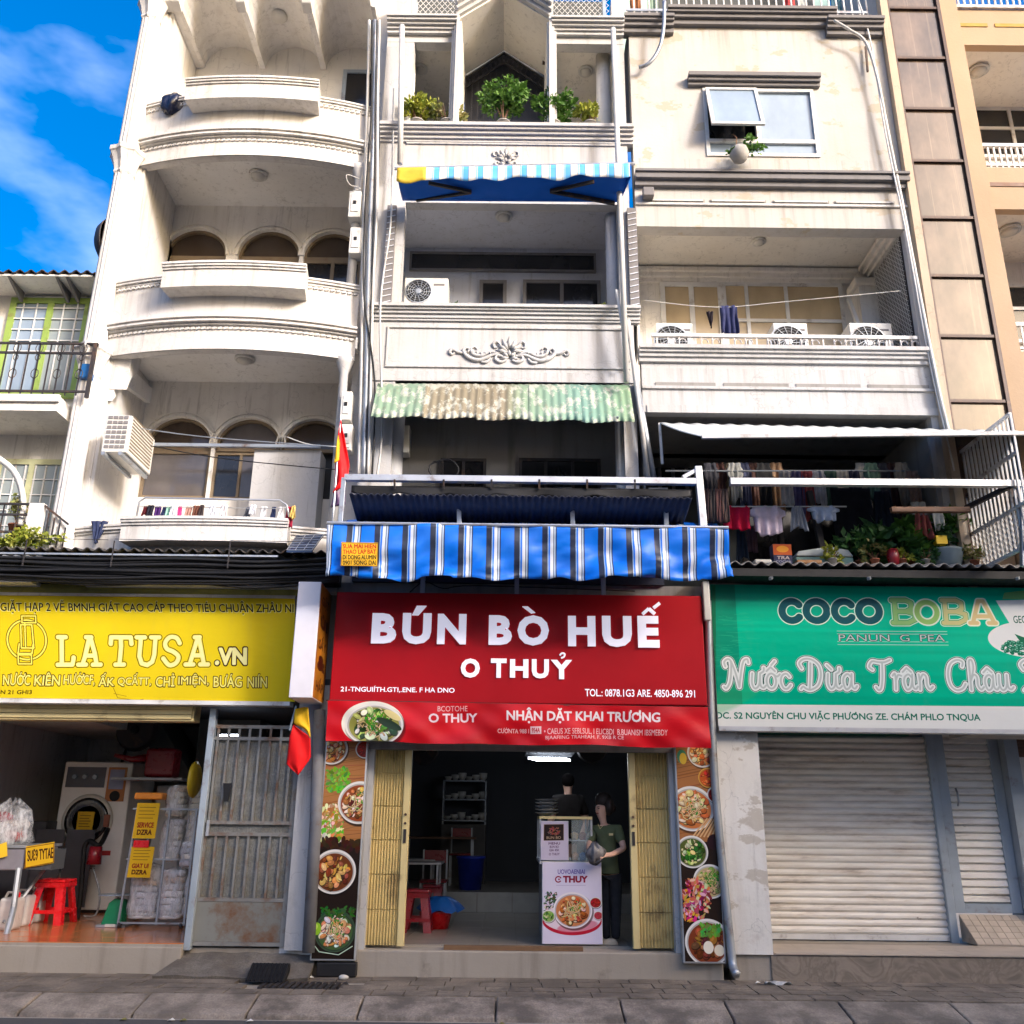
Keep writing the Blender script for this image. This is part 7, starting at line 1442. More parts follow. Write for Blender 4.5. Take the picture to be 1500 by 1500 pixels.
# ------------------------------------------------------------ people
def skinned(name, verts, edges, m, parent, sub=2):
    """verts: ((x,y,z), radius)"""
    off = Vector((0, 0, 0)); q_ = parent
    while q_ is not None: off += q_.location; q_ = q_.parent
    me = bpy.data.meshes.new(name); me.from_pydata([tuple(Vector(p)-off) for p, r_ in verts], edges, []); o = bpy.data.objects.new(name, me); col.objects.link(o)
    md = o.modifiers.new('k', 'SKIN'); md.use_smooth_shade = True; sd = o.modifiers.new('s', 'SUBSURF'); sd.levels = sub; sd.render_levels = sub
    lay = me.skin_vertices[0].data if me.skin_vertices else None
    for i, (p, r_) in enumerate(verts): lay[i].radius = (r_, r_) if not hasattr(r_, '__len__') else r_
    lay[0].use_root = True
    bpy.context.view_layer.update(); nm = bpy.data.meshes.new_from_object(o.evaluated_get(bpy.context.evaluated_depsgraph_get())); o.modifiers.clear(); o.data = nm; nm.materials.clear(); nm.materials.append(m); o.parent = parent; return o
M['skin'] = simple('light brown skin', (.70,.42,.30), .5, var=.08); M['hair'] = simple('black hair', (.03,.021,.017), .55, var=.4, stretch=(8,8,1), spec=.3, bmp=.4); M['shirt'] = simple('olive green shirt', (.10,.12,.055), .9, var=.25, bmp=.2); M['trouser'] = simple('black trousers', (.012,.013,.018), .85)
Yp = .52; pw = thing('person', 'woman in olive shirt and black trousers looking down at a bag in her hands', 'person', (WX(893, 1300, Yp), Yp, zf))
def V(px, py, dY=0): return P3(px, py, Yp+dY)
hd = (879, 1182)
body = [(V(892, 1268), .085), (V(890, 1246), .085), (V(888, 1226), .10), (V(887, 1214), .065), (V(885, 1208), .040), (V(883, 1201), .040), (V(880, 1190), .066), (V(881, 1177), .084),
        (V(906, 1218, -.08), .045), (V(914, 1243, -.16), .036), (V(896, 1252, -.33), .029), (V(885, 1253, -.38), .022),
        (V(871, 1217, .06), .042), (V(862, 1240, -.02), .034), (V(864, 1251, -.22), .027), (V(870, 1251, -.34), .021),
        (V(886, 1280, .03), .06), (V(886, 1325, .03), .05), (V(888, 1370, .05), .038), (V(901, 1280, -.02), .06), (V(902, 1325, -.02), .05), (V(902, 1370, 0), .038)]
ed = [(0,1),(1,2),(2,3),(3,4),(4,5),(5,6),(6,7),(3,8),(8,9),(9,10),(10,11),(3,12),(12,13),(13,14),(14,15),(0,16),(16,17),(17,18),(0,19),(19,20),(20,21)]
n0 = len(body)
for (root, fx, fy, s_) in ((11, 885, 1253, -1), (15, 870, 1251, 1)):
    for k in range(4):
        a = V(fx+s_*(2+1), fy-3+2.2*k, (-.40 if s_ < 0 else -.36)-.01*k); b_ = V(fx+s_*(6-.5*abs(k-1)), fy-2+2.4*k, -.43); c_ = V(fx+s_*(7-.5*abs(k-1)), fy+1+2.4*k, -.40)
        i = len(body); body += [(a, .009), (b_, .008), (c_, .007)]; ed += [(root, i), (i, i+1), (i+1, i+2)]
    i = len(body); body += [(V(fx+s_*1, fy-5, -.36), .010), (V(fx+s_*4, fy-7, -.41), .008)]; ed += [(root, i), (i, i+1)]
skinned('body', body, ed, M['skin'], pw)
skinned('shirt', [(V(892, 1262), (.125, .115)), (V(890, 1245), .108), (V(888, 1228), .118), (V(888, 1214), .095), (V(905, 1215, -.07), .068), (V(911, 1236, -.13), .056), (V(872, 1215, .06), .062), (V(864, 1236, .0), .05), (V(893, 1280), (.145, .135))],
        [(0,1),(1,2),(2,3),(3,4),(4,5),(3,6),(6,7),(0,8)], M['shirt'], pw)
skinned('trousers', [(V(893, 1266), .12), (V(886, 1285, .03), .085), (V(886, 1325, .03), .066), (V(888, 1376, .04), .05), (V(901, 1285, -.02), .085), (V(902, 1325, -.02), .068), (V(902, 1377, 0), .05)], [(0,1),(1,2),(2,3),(0,4),(4,5),(5,6)], M['trouser'], pw)
def ellip(c, r_, n=16, m_=10, wob=0): 
    mb = MB(); mb.grid(lambda u, v: (c[0]+r_[0]*math.sin(v*math.pi)*math.cos(u*2*math.pi)*(1+wob*math.sin(7*u*6.28+3*v)), c[1]+r_[1]*math.sin(v*math.pi)*math.sin(u*2*math.pi), c[2]+r_[2]*math.cos(v*math.pi)), n, m_); return mb
c = V(884, 1173, .035); ellip(c, (.100, .095, .098), wob=.02).build('hair', M['hair'], pw, True); c = V(892, 1181, .0); ellip(c, (.062, .09, .10)).build('hair', M['hair'], pw, True); c = V(897, 1184, .10); ellip(c, (.045, .045, .05)).build('hair_bun', M['hair'], pw, True)
fc = Vector(V(879, 1184)); fd = Vector((-.62, -.72, -.30)).normalized(); rt = fd.cross(Vector((0, 0, 1))).normalized(); up_ = rt.cross(fd)
def fp(r_, u, d=.079): return fc+fd*d+rt*r_+up_*u
MB().add([fp(0,.022,.074), fp(-.013,-.016,.07), fp(.013,-.016,.07), fp(0,-.012,.097)], [(0,1,3),(0,3,2),(1,2,3)]).build('nose', M['skin'], pw, True)
for s_ in (-1, 1):
    ellip(fp(s_*.03, .018, .068), (.012, .010, .005), 8, 6).build('eye', M['hair'], pw, True); MB().tube([fp(s_*.015, .034, .074), fp(s_*.032, .040, .072), fp(s_*.046, .034, .064)], .003, 4).build('eyebrow', M['hair'], pw)
ellip(fp(0, -.036, .066), (.020, .012, .006), 8, 6).build('mouth', simple('lips', (.35,.09,.08), .5), pw, True)
ellip(tuple(Vector(V(889, 1184, -.04))), (.012, .02, .022), 8, 6).build('ear', M['skin'], pw, True)
MB().tube([V(876, 1207, -.09), V(879, 1214, -.115), V(884, 1209, -.09)], .003, 4).build('necklace', M['gate'], pw)
MB().box(*[V(893, 1222, 0)[0]-.02, V(893, 1222, 0)[0]+.025], Yp-.125, Yp-.118, V(893, 1222)[2]-.012, V(893, 1222)[2]+.012).build('badge', M['gate'], pw)
for (px, dY) in ((882, -.04), (898, -.06)):
    X, Z = W(px, 1379, Yp+dY); sh = MB(); sh.grid(lambda u, v: (X-.02+(.12 if math.cos(6.283*u) < 0 else .07)*math.cos(6.283*u)*math.sin(v*1.57+.01), Yp+dY-.04+.045*math.sin(6.283*u)*math.sin(v*1.57+.01), zf+.004+.06*math.cos(v*1.57)), 18, 6); sh.build('shoe', simple('beige shoe', (.45,.38,.28), .7), pw, True)
c = V(872, 1247, -.40); tag(MB().grid(lambda u, v: (c[0]+.085*math.sin(v*math.pi)*math.cos(u*6.283)*(1+.32*math.sin(5*u*6.283+7*v)+.15*math.sin(11*u*6.283-5*v)), c[1]+.05*math.sin(v*math.pi)*math.sin(u*6.283), c[2]-.02+.085*math.cos(v*math.pi)*(1+.3*math.sin(4*u*6.283+3)+.2*math.sin(9*u*6.283))), 26, 12).build('plastic_bag', simple('greyish translucent bag', (.16,.15,.15), .25, bmp=.5), None, True), 'crumpled grey plastic bag held by the woman', 'bag')
# dim man at the back
Y2 = 3.2; pm = thing('person', 'dim figure in a dark top standing with back turned behind the counter', 'person', (WX(832, 1250, Y2), Y2, zf))
def V2(px, py, dY=0): return P3(px, py, Y2+dY)
skinned('body', [(V2(832, 1250), .14), (V2(832, 1215), .14), (V2(832, 1190), .15), (V2(832, 1166), .09), (V2(832, 1158), .055), (V2(832, 1150), .08), (V2(832, 1142), .08), (V2(850, 1172), .07), (V2(859, 1205), .05), (V2(852, 1225, -.2), .04), (V2(814, 1172), .07), (V2(806, 1205), .05), (V2(812, 1225, -.2), .04), (V2(826, 1290), .09), (V2(825, 1345), .06), (V2(839, 1290), .09), (V2(840, 1345), .06)],
        [(0,1),(1,2),(2,3),(3,4),(4,5),(5,6),(2,7),(7,8),(8,9),(2,10),(10,11),(11,12),(0,13),(13,14),(0,15),(15,16)], M['skin'], pm)
skinned('shirt', [(V2(832, 1248), .16), (V2(832, 1215), .16), (V2(832, 1184), .175), (V2(851, 1172), .085), (V2(858, 1197), .07), (V2(813, 1172), .085), (V2(806, 1197), .07), (V2(832, 1165), .10)], [(0,1),(1,2),(2,3),(3,4),(2,5),(5,6),(2,7)], simple('dark brown top', (.012,.009,.008), .95), pm)
skinned('trousers', [(V2(832, 1255), .15), (V2(825, 1290), .1), (V2(825, 1340), .075), (V2(840, 1290), .1), (V2(840, 1340), .075)], [(0,1),(1,2),(0,3),(3,4)], M['trouser'], pm)
ellip(V2(832, 1143, -.02), (.092, .095, .10)).build('hair', simple('matt black hair', (.006,.005,.005), .95, spec=.02), pm, True)
m, tt, b_ = newmat('clear wrinkled plastic'); b_.inputs['Base Color'].default_value = (.85, .86, .88, 1); b_.inputs['Roughness'].default_value = .12; b_.inputs['Specular IOR Level'].default_value = .8; bump(tt, b_, noise(tt, pos(tt), 10, 8, (1, 1, .5), .75), 1.0, .05)
al_ = ramp(tt, noise(tt, pos(tt), 9, 7, (1, 1, .4), .75), [(.42, .12), (.60, .75)]); tt.links.new(al_, b_.inputs['Alpha']); M['cling'] = m
# ------------------------------------------------------------ laundry front
LF = thing('laundry_shop', 'open laundry shop frontage with an orange tiled floor and low concrete step', 'shop front', (-4.6, 0, .12)); za_ = .40
xe = WX(268, 1400, .05)
MB().box(-9, xe, -.02, .25, .1, za_-.03).build('step', M['concrete'], LF, bev=.012); MB().box(-9, xe, .25, 6, .2, za_-.012).build('floor_base', M['concrete'], LF)
MB().box(-9, xe, -.01, .26, za_-.03, za_-.005).build('step_nosing', M['concrete'], LF)
tiles(LF, -7.2, xe, .0, 3.4, za_+.005, .40, M['otile'])
MB().box(-7.2, xe, 3.4, 6, .3, za_).build('floor', M['otile'], LF)
# rough ramp before the mesh gate
xr = WX(462, 1400, 0); mb = MB(); mb.grid(lambda u, v: (xe+.02+(xr-xe-.02)*u+(1-v)*(-.18)*(1-u), -.30*(1-v)+.12*v, .10+(za_-.14-.10)*v+.012*math.sin(13*u+5*v)*math.sin(9*u)), 24, 8); mb.build('ramp', stonemat('rough poured concrete', (.22,.195,.16)), LF, solid=.05)
MB().box(xe+.0, xr, .12, .35, .1, za_-.05).build('step', M['concrete'], LF)
# room shell
MB().box(-6.05, -5.78, .1, .35, za_, 3.0).build('pier', M['cream'], LF); MB().box(-6.9, -6.8, .1, 5, za_, 3.0).build('wall', M['inwall'], LF)
MB().box(-6.9, -2.0, 5.0, 5.1, .2, 3.2).build('wall', M['inwall'], LF); MB().box(-6.9, -2.02, .12, 5.1, 3.02, 3.12).build('ceiling', M['inwallshade'], LF)
MB().box(-2.35, -2.0, .1, 5, .2, 3.05).build('wall', M['inwall'], LF)
MB().box(-6.9, -3.5, .06, .28, WZ(150, 1055, .06), 2.95).build('shutter_box', M['gate'], LF)
for k in range(5): z = WZ(150, 1052, .06)+.05*k; MB().box(-6.9, -3.52, .035, .058, z, z+.042).build('slat', M['gate'], LF)
MB().prism([(-6.2+.55, 3.03), (-6.2+.95, 3.03), (-4.55, 2.1), (-4.9, 2.1)], 3.6, 4.6).build('stair_underside', M['shadewall'], LF)
MB().box(-4.6, -3.7, 3.6, 4.9, za_, 3.0).build('dark_recess', M['shadewall'], LF)
# ---- big dryer
Yd = Yfloor(1345, za_); x0, x1 = WX(78, 1230, Yd), WX(180, 1230, Yd); z1 = WZ(130, 1116, Yd); dr = thing('tumble_dryer', 'tall cream industrial dryer with round dark door and yellow notice', 'dryer', ((x0+x1)/2, Yd, za_))
MB().box(x0, x1, Yd, Yd+.9, za_+.04, z1).build('body', simple('bright white casing', (.88,.88,.86), .4, var=.05), dr, bev=.02); MB().box(x0-.0, x1, Yd+.03, Yd+.85, za_, za_+.04).build('plinth', M['black'], dr)
cx, cz = WX(129, 1202, Yd), WZ(129, 1202, Yd); H = 1.0*(x1-x0)
MB().lathe([(.36*H, 0), (.37*H, .03), (.33*H, .05)], (cx, Yd, cz), 36, 'Y').build('door_ring', M['acwhite'], dr, True); d_ = MB().lathe([(.315*H, .045), (.315*H, .062), (.27*H, .07), (.2*H, .05)], (cx, Yd, cz), 36, 'Y').build('door', M['gdark'], dr, True)
MB().box(cx+.26*H, cx+.34*H, Yd-.09, Yd-.05, cz-.08, cz+.08).build('door_handle', simple('brown handle', (.25,.07,.03), .4), dr, bev=.01)
MB().box(x0+.05, x0+.62*(x1-x0), Yd-.012, Yd-.001, z1-.34, z1-.07).build('control_panel', simple('grey navy panel', (.10,.11,.14), .35), dr)
for k in range(3): MB().lathe([(.035, 0), (.03, .03)], (x0+.17+.14*k, Yd-.012, z1-.2), 12, 'Y').build('knob', M['gblue'], dr)
MB().box(x0+.66*(x1-x0), x0+.93*(x1-x0), Yd-.014, Yd-.001, z1-.52, z1-.07).build('notice_frame', simple('orange notice', (.50,.20,.06), .5), dr); MB().box(x0+.69*(x1-x0), x0+.90*(x1-x0), Yd-.018, Yd-.0145, z1-.36, z1-.1).build('notice', simple('pale blue notice', (.28,.33,.50), .5), dr)
MB().lathe([(.07, 0), (.07, .01)], (x0+.8*(x1-x0), Yd-.015, z1-.45), 14, 'Y').build('coin_slot', M['black'], dr)
cv = Cv((0,0),(30,0),(30,24),(0,24), 5, (225, 180, 20)); 
for i in range(5): cv.stroke([(4, 5+3.5*i), (24-3*(i % 2), 5+3.5*i)], 1.0, (120, 80, 10))
xn, zn = WX(116, 1207, Yd), WZ(116, 1207, Yd); mb = MB(); e_ = (xn-.0, xn+.22, zn-.08, zn+.16); mb.v = [(e_[0], Yd-.078, e_[2]), (e_[1], Yd-.078, e_[2]), (e_[1], Yd-.078, e_[3]), (e_[0], Yd-.078, e_[3])]; mb.f = [(0,1,2,3)]; mb.uv = [(0,0),(1,0),(1,1),(0,1)]; mb.build('yellow_notice', imgmat('dryer notice print', cv.a, .5), dr)
for k in range(7): MB().box(x0+.35, x0+.62, Yd-.006, Yd-.001, za_+.55+.03*k, za_+.56+.03*k).build('vent', M['iron'], dr)
MB().box(x0+.62*(x1-x0), x0+.85*(x1-x0), Yd-.008, Yd-.001, za_+.72, za_+.78).build('badge', simple('red badge', (.5,.03,.03), .4), dr)
# second machine further back
x2 = x1+.25; t = thing('washing_machine', 'pale washing machine with two dark round openings behind the tall dryer', 'washing machine', (x2+.5, 3.8, za_)); MB().box(x2-.1, x2+.95, Yd+.6, Yd+1.5, za_, WZ(225, 1140, 3.5)-.1).build('body', M['inwall'], t, bev=.02)
for k in (0, 1): MB().lathe([(.17, 0), (.17, .02), (.13, .03)], (x2+.22+.38*k, Yd+.6, WZ(225, 1172, 3.5)), 24, 'Y').build('door', M['black'], t)
# wall fan, red jerrycan, cable
X, Z = W(202, 1070, 3.3); t = thing('wall_fan', 'black wall fan over the laundry machines', 'fan', (X, 3.3, Z)); MB().lathe([(.28, 0), (.3, .03), (.26, .1)], (X, 3.3, Z), 24, 'Y').build('cage', M['iron'], t); MB().lathe([(.06, .1), (.05, .15)], (X, 3.3, Z), 12, 'Y').build('hub', M['black'], t); MB().bar((X-.1, 3.3, Z-.1), (X-.22, 3.4, Z-.5), .03).build('pull_cord', M['black'], t)
X, Z = W(233, 1118, 2.6); t = thing('red_can', 'dark red plastic can with a spout set up high behind the wrapped clothes rack', 'can', (X, 2.6, Z)); MB().box(X-.2, X+.2, 2.6, 2.9, Z-.18, Z+.2).build('body', M['dkredplastic'], t, bev=.04); MB().tube([(X-.15, 2.7, Z+.08), (X-.4, 2.65, Z+.05), (X-.62, 2.6, Z+.1)], [.06, .04, .025], 8).build('spout', M['dkredplastic'], t, True)
MB().box(X-.6, X+.35, 2.55, 3.1, Z-.22, Z-.19).build('shelf', M['galv'], t)
cable('black cable hanging down the laundry wall', [P3(54, 1075, 3.4), P3(50, 1120, 3.4), P3(42, 1160, 3.4), P3(38, 1200, 3.4)], .012)
x0_, x1_, z0_, z1_ = R(27, 1056, 55, 1080, 3.3); tag(MB().box(x0_, x1_, 3.3, 3.5, z0_, z1_).build('junction_box', M['taupe'], None, bev=.02), 'grey box high on the laundry wall with cables hanging from it', 'electric box')
# hose with red grip in front of dryer
t = thing('steam_hose', 'black hose with a dark red grip standing before the tall dryer', 'hose', P3(120, 1345, 2.0)); Yh = 2.2
MB().tube(cat([P3(113, 1348, Yh), P3(118, 1310, Yh), P3(122, 1262, Yh), P3(124, 1240, Yh), P3(132, 1232, Yh), P3(146, 1238, Yh), P3(158, 1215, Yh+.3)], 5), .032, 8).build('hose', M['black'], t, True)
MB().tube([P3(137, 1266, Yh-.1), P3(141, 1240, Yh-.1)], [.09, .075], 10).build('grip', M['dkredplastic'], t, True); MB().tube(cat([P3(135, 1268, Yh), P3(146, 1310, Yh), P3(140, 1340, Yh), P3(122, 1342, Yh-.1)], 5), .012, 6).build('cord', M['galv'], t, True)
# front left counter with yellow signs
Yc2 = .9; x0, x1, z0, z1 = R(-40, 1238, 80, 1275, Yc2)
t = thing('folding_table', 'grey draped folding table with a yellow notice and crossing metal legs', 'table', ((x0+x1)/2, Yc2, za_))
xm = WX(36, 1255, Yc2); MB().box(-6.6, xm, Yc2, Yc2+.8, z0+.0, z1-.03).build('drape', simple('grey drape', (.22,.21,.24), .8), t, bev=.015); MB().box(-6.65, xm+.02, Yc2-.02, Yc2+.85, z1-.03, z1).build('tabletop', M['galv'], t)
cv = Cv((38, 1240), (80, 1233), (79, 1264), (36, 1272), 6, (222, 178, 22)); cv.text('SUƐ9 TYTAE', 40, 1245, 78, 1262, (60, 25, 10), .05, yR=-5); cv.stroke([(37,1242),(79,1235),(78,1263),(37,1271)], 1.2, (120, 70, 20), closed=True)
printed('yellow_notice', t, [(38,1240),(80,1233),(79,1264),(36,1272)], Yc2-.03, imgmat('table notice print', cv.a, .5)); printed('yellow_flap', t, [(-4,1238),(10,1233),(11,1254),(-4,1258)], Yc2-.04, M['yellow'])
MB().box(xm+.03, WX(79, 1250, Yc2), Yc2-.01, Yc2+.3, z0+.01, z1-.04).build('side_drape', M['inwallshade'], t)
MB().tube([P3(28, 1272, Yc2), P3(20, 1330, Yc2-.1), P3(8, 1375, Yc2-.3)], .035, 8).build('leg', M['galv'], t); MB().tube([P3(75, 1260, Yc2+.5), P3(5, 1352, Yc2)], .02, 6).build('leg', M['galv'], t)
X, Z = W(14, 1200, Yc2+.3); t = thing('plastic_sack', 'clear sack of folded red and white clothes on the grey draped table', 'sack', (X, Yc2+.3, z1))
r_ = random.Random(3)
for k_, (dx_, dz_, c_) in enumerate(((-.1, .10, (.55,.52,.50)), (.08, .09, (.35,.03,.03)), (-.02, .2, (.62,.58,.56)), (.1, .22, (.50,.42,.38)), (-.12, .3, (.30,.04,.05)))): ellip((X+dx_, Yc2+.33, z1+dz_), (.13, .12, .07), 14, 8, .12).build('folded_cloth', clothmat(c_), t, True)
def sackf(u, v): a = u*6.283; q = (.27-.06*v-.16*max(0, v-.75)*4*(1)) * (1+.10*math.sin(6*a+4*v)+.06*math.sin(11*a-9*v)); return (X+q*math.cos(a)*(1 if v > .02 else .8), Yc2+.33+q*.8*math.sin(a), z1+.50*v+.03*math.sin(5*a)*v)
MB().grid(sackf, 30, 16).build('plastic_wrap', M['cling'], t, True)
for i, px in enumerate((8, 26, 46)):
    Yj = Yfloor(1372-6*i, za_); X = WX(px, 1340, Yj); t = thing('jerrycan', ('white jerrycan nearest the table leg', 'white jerrycan between its two neighbours under the table', 'white jerrycan with a dark label next to the bright red stool')[i], 'jerrycan', (X, Yj, za_), 'white jerrycans under the draped table')
    MB().box(X-.1, X+.1, Yj, Yj+.22, za_, za_+.34).build('body', simple('milky plastic %d' % i, (.60,.58,.55), .35), t, bev=.035); MB().lathe([(.03, 0), (.03, .05)], (X+.05, Yj+.1, za_+.34), 12).build('cap', M['black' if i else 'redplastic'], t); MB().tube([(X-.08, Yj+.1, za_+.34), (X-.06, Yj+.1, za_+.39), (X, Yj+.1, za_+.39), (X+.01, Yj+.1, za_+.34)], .015, 6).build('handle', M['lampglass'], t)
    if i == 2: MB().box(X-.06, X+.07, Yj-.003, Yj+.001, za_+.1, za_+.24).build('label', M['taupe'], t)
ys2 = Yfloor(1361, za_); stool(WX(77, 1330, ys2), ys2, za_, .50, .48, 'redplastic', 'bright red plastic stool on the orange laundry floor', 'red stools at the laundry')
# green scale
Yk = Yfloor(1366, za_)+.05; X = WX(163, 1350, Yk); t = thing('weighing_scale', 'green spring scale with a glass tray on top', 'scale', (X, Yk, za_)); gm_ = simple('green enamel', (.01,.22,.09), .35)
MB().prism([(X-.12, za_+.03), (X+.12, za_+.03), (X+.10, za_+.29), (X-.0, za_+.31), (X-.06, za_+.26)], Yk, Yk+.16).build('body', gm_, t, bev=.008); MB().lathe([(.02, 0), (.19, .012), (.2, .02), (.19, .022)], (X-.02, Yk+.08, za_+.33), 26).build('tray', M['gblue'], t, True); MB().tube([(X, Yk+.08, za_+.3), (X, Yk+.08, za_+.34)], .02, 8).build('stem', M['galv'], t); MB().box(X-.16, X+.18, Yk-.04, Yk+.2, za_+.006, za_+.03).build('base', M['galv'], t); MB().box(X-.05, X+.07, Yk-.05, Yk-.03, za_+.01, za_+.04).build('foot', M['acwhite'], t)
# rack of wrapped laundry
Yw = Yfloor(1368, za_)+.1; x0, x1 = WX(180, 1300, Yw), WX(278, 1300, Yw); t = thing('laundry_trolley', 'wire trolley holding stacks of plastic wrapped clothes', 'trolley', ((x0+x1)/2, Yw, za_)); ztp = WZ(230, 1185, Yw)
for X in (x0, (x0+x1)/2+.05, x1-.02):
    for Y in (Yw, Yw+.5): MB().bar((X, Y, za_+.04), (X+(.05 if X == x0 else 0), Y, ztp), .022).build('post', M['galv'], t)
for z in (za_+.06, za_+.75, ztp): MB().bar((x0, Yw-.01, z), (x1, Yw-.01, z), .018).build('rail', M['galv'], t)
for X in (x0+.02, x1-.05): MB().lathe([(.035, -.015), (.035, .015)], (X, Yw, za_+.035), 12, 'X').build('caster', M['iron'], t)
m, tt, b_ = newmat('plastic wrapped linen'); n1 = ramp(tt, noise(tt, pos(tt), 7, 7, (1, 1, .6), .7), [(.35, (.34,.33,.33)), (.5, (.55,.53,.50)), (.62, (.72,.71,.70))]); tt.links.new(n1, b_.inputs['Base Color']); b_.inputs['Roughness'].default_value = .25; b_.inputs['Coat Weight'].default_value = .5; bump(tt, b_, noise(tt, pos(tt), 9, 7, (1, 1, .5), .7), 1.0, .04); M['wrap'] = m
M['wrapcream'] = simple('cream folded linen', (.62,.56,.42), .6, bmp=.3, scale=3)
r_ = random.Random(8)
def bundle(x, z, w, h, mm, lab, Y=None, ang=0):
    Y = Yw+.12 if Y is None else Y; s1 = r_.uniform(0, 6); t_b = thing('wrapped_bundle', lab, 'laundry bundle', (x, Y+.1, z))
    def slab(zc, hh, ww, dd, off, nm, mt, wr):
        def fn(u, v):
            a = u*6.283; k = (abs(math.cos(a))**4+abs(math.sin(a))**4)**-.25; sv = max(.02, 1-abs(2*v-1)**4)**.5 if nm == 'folded_cloth' else max(.02, 1-abs(2*v-1)**8)**.4
            return (x+off+ww/2*k*math.cos(a)*(.82+.18*sv if nm == 'folded_cloth' else sv)*(1+wr*math.sin(9*v+s1+3*a)), Y+.1+dd*k*math.sin(a)*(.85+.15*sv if nm == 'folded_cloth' else sv)*(1+wr*math.sin(11*v+5*a)), zc+hh*v+wr*.12*math.sin(3*a))
        MB().grid(fn, 20, 6 if nm == 'folded_cloth' else 16).build(nm, mt, t_b, True)
    n_ = max(3, int(h/.075)); hh = h*.94/n_; pal = [(.78,.77,.75), (.70,.70,.74), (.80,.76,.66), (.55,.56,.60), (.82,.81,.80), (.60,.48,.38)]
    for k in range(n_): slab(z+.01+hh*k, hh*.95, w*r_.uniform(.84, .95), .115*r_.uniform(.9, 1.05), r_.uniform(-.012, .012), 'folded_cloth', clothmat(pal[r_.randrange(6)]) if mm is not M['wrapcream'] else clothmat((.74,.68,.52)), .02)
    slab(z, h, w, .135, 0, 'plastic_wrap', M['cling'], .05)
bundle(x0+.20, za_+.08, .36, .62, M['wrap'], 'tall silvery wrapped bundle at the foot of the trolley beside the green scale'); bundle(x0+.52, za_+.08, .30, .58, M['wrap'], 'crinkled wrapped bundle in the bottom middle of the trolley'); bundle(x0+.78, za_+.10, .22, .5, M['wrapcream'], 'brownish bag leaning at the trolley end nearest the blue grey frame')
bundle(x0+.44, za_+.72, .26, .50, M['wrap'], 'white shirt bundle stacked above the bottom middle one'); bundle(x0+.72, za_+.66, .30, .30, M['wrap'], 'flat wrapped bundle under the cream linen'); bundle(x0+.74, za_+.86, .26, .78, M['wrapcream'], 'tall cream linen bundle with vertical folds on the trolley'); bundle(x0+.44, za_+1.22, .24, .38, M['wrap'], 'wrapped bundle topmost beside the yellow notes')
for z, h, s_ in ((za_+.98, .40, 'SERVICE'), (za_+.55, .34, 'GIAT UI')):
    cv = Cv((0,0),(30,0),(30,40),(0,40), 5, (235, 190, 20)); cv.text(s_, 4, 22, 26, 28, (150, 30, 20), .05); cv.text('DZRA', 5, 30, 25, 36, (90, 40, 10), .05)
    for i in range(4): cv.stroke([(4, 5+4*i), (25-2*(i % 2), 5+4*i)], .8, (140, 100, 20))
    mb = MB(); a_ = x0+.05; mb.v = [(a_, Yw-.05, z), (a_+.27, Yw-.05, z), (a_+.28, Yw-.05, z+h), (a_+.01, Yw-.05, z+h)]; mb.f = [(0,1,2,3)]; mb.uv = [(0,0),(1,0),(1,1),(0,1)]; mb.build('yellow_notice', imgmat('trolley notice print', cv.a, .5), t, solid=.003)
MB().box(x0-.0, x0+.34, Yw-.04, Yw+.2, za_+1.42, za_+1.5).build('orange_tray', simple('orange plastic', (.80,.28,.02), .4), t, bev=.02)
MB().box(x0+.08, x0+.26, Yw-.065, Yw-.052, za_+.88, za_+.96).build('red_tag', M['redplastic'], t)
X, Z = W(284, 1142, .9); tag(MB().lathe([(.20, 0), (.21, .02), (.17, .05)], (X-.01, .9, Z), 24, 'X').build('yellow_basin', simple('yellow plastic', (.62,.45,.02), .4), None, True), 'round yellow basin hanging half hidden behind the blue grey frame', 'basin')
# ---- metal mesh gate
Yg2 = .10; gt = thing('mesh_gate', 'weathered steel gate with wire mesh, vertical bars and a rusty lower plate', 'gate', (-2.9, Yg2, za_))
x0, x1 = WX(289, 1225, Yg2), WX(430, 1225, Yg2); z0, z1 = WZ(355, 1386, Yg2), WZ(355, 1062, Yg2); gmt = rusty('weathered galvanised gate', (.27,.265,.245), .75, .6, .25, 4)
for X in (x0, x1-.05): MB().box(X, X+.05, Yg2-.02, Yg2+.02, z0, z1).build('stile', gmt, gt)
zmA, zmB, zlow = WZ(355, 1205, Yg2), WZ(355, 1222, Yg2), WZ(355, 1318, Yg2); ztp2 = WZ(355, 1082, Yg2)
for z in (z0+.02, z1-.02, zmA, zmB, zlow, ztp2): MB().box(x0+.05, x1-.05, Yg2-.018, Yg2+.018, z-.018, z+.018).build('rail', gmt, gt)
for i in range(8):
    X = x0+.05+(x1-x0-.1)*(i+.5)/8; MB().box(X-.012, X+.012, Yg2-.016, Yg2+.01, zmA+.02, z1-.04).build('bar', gmt, gt); MB().box(X-.012-.02, X+.012-.02, Yg2-.016, Yg2+.01, zlow+.02, zmB-.02).build('bar', gmt, gt)
m, tt, b_ = newmat('fine dusty expanded mesh'); wv_ = N(tt, 'ShaderNodeTexNoise'); n_ = ramp(tt, noise(tt, pos(tt), 3, 7, (1, 1, 2.4), .7), [(.3, (.30,.30,.27)), (.52, (.19,.19,.17)), (.72, (.24,.19,.11))]); fz = ramp(tt, noise(tt, pos(tt), 70, 3, (1, 1, .6), .8), [(.4, 0.0), (.65, .45)])
tt.links.new(mix(tt, fz, n_, (.045, .045, .045)), b_.inputs['Base Color']); b_.inputs['Metallic'].default_value = .25; b_.inputs['Roughness'].default_value = .55; bump(tt, b_, noise(tt, pos(tt), 60, 3, (1, 1, .6), .8), .8, .01); M['mesh'] = m
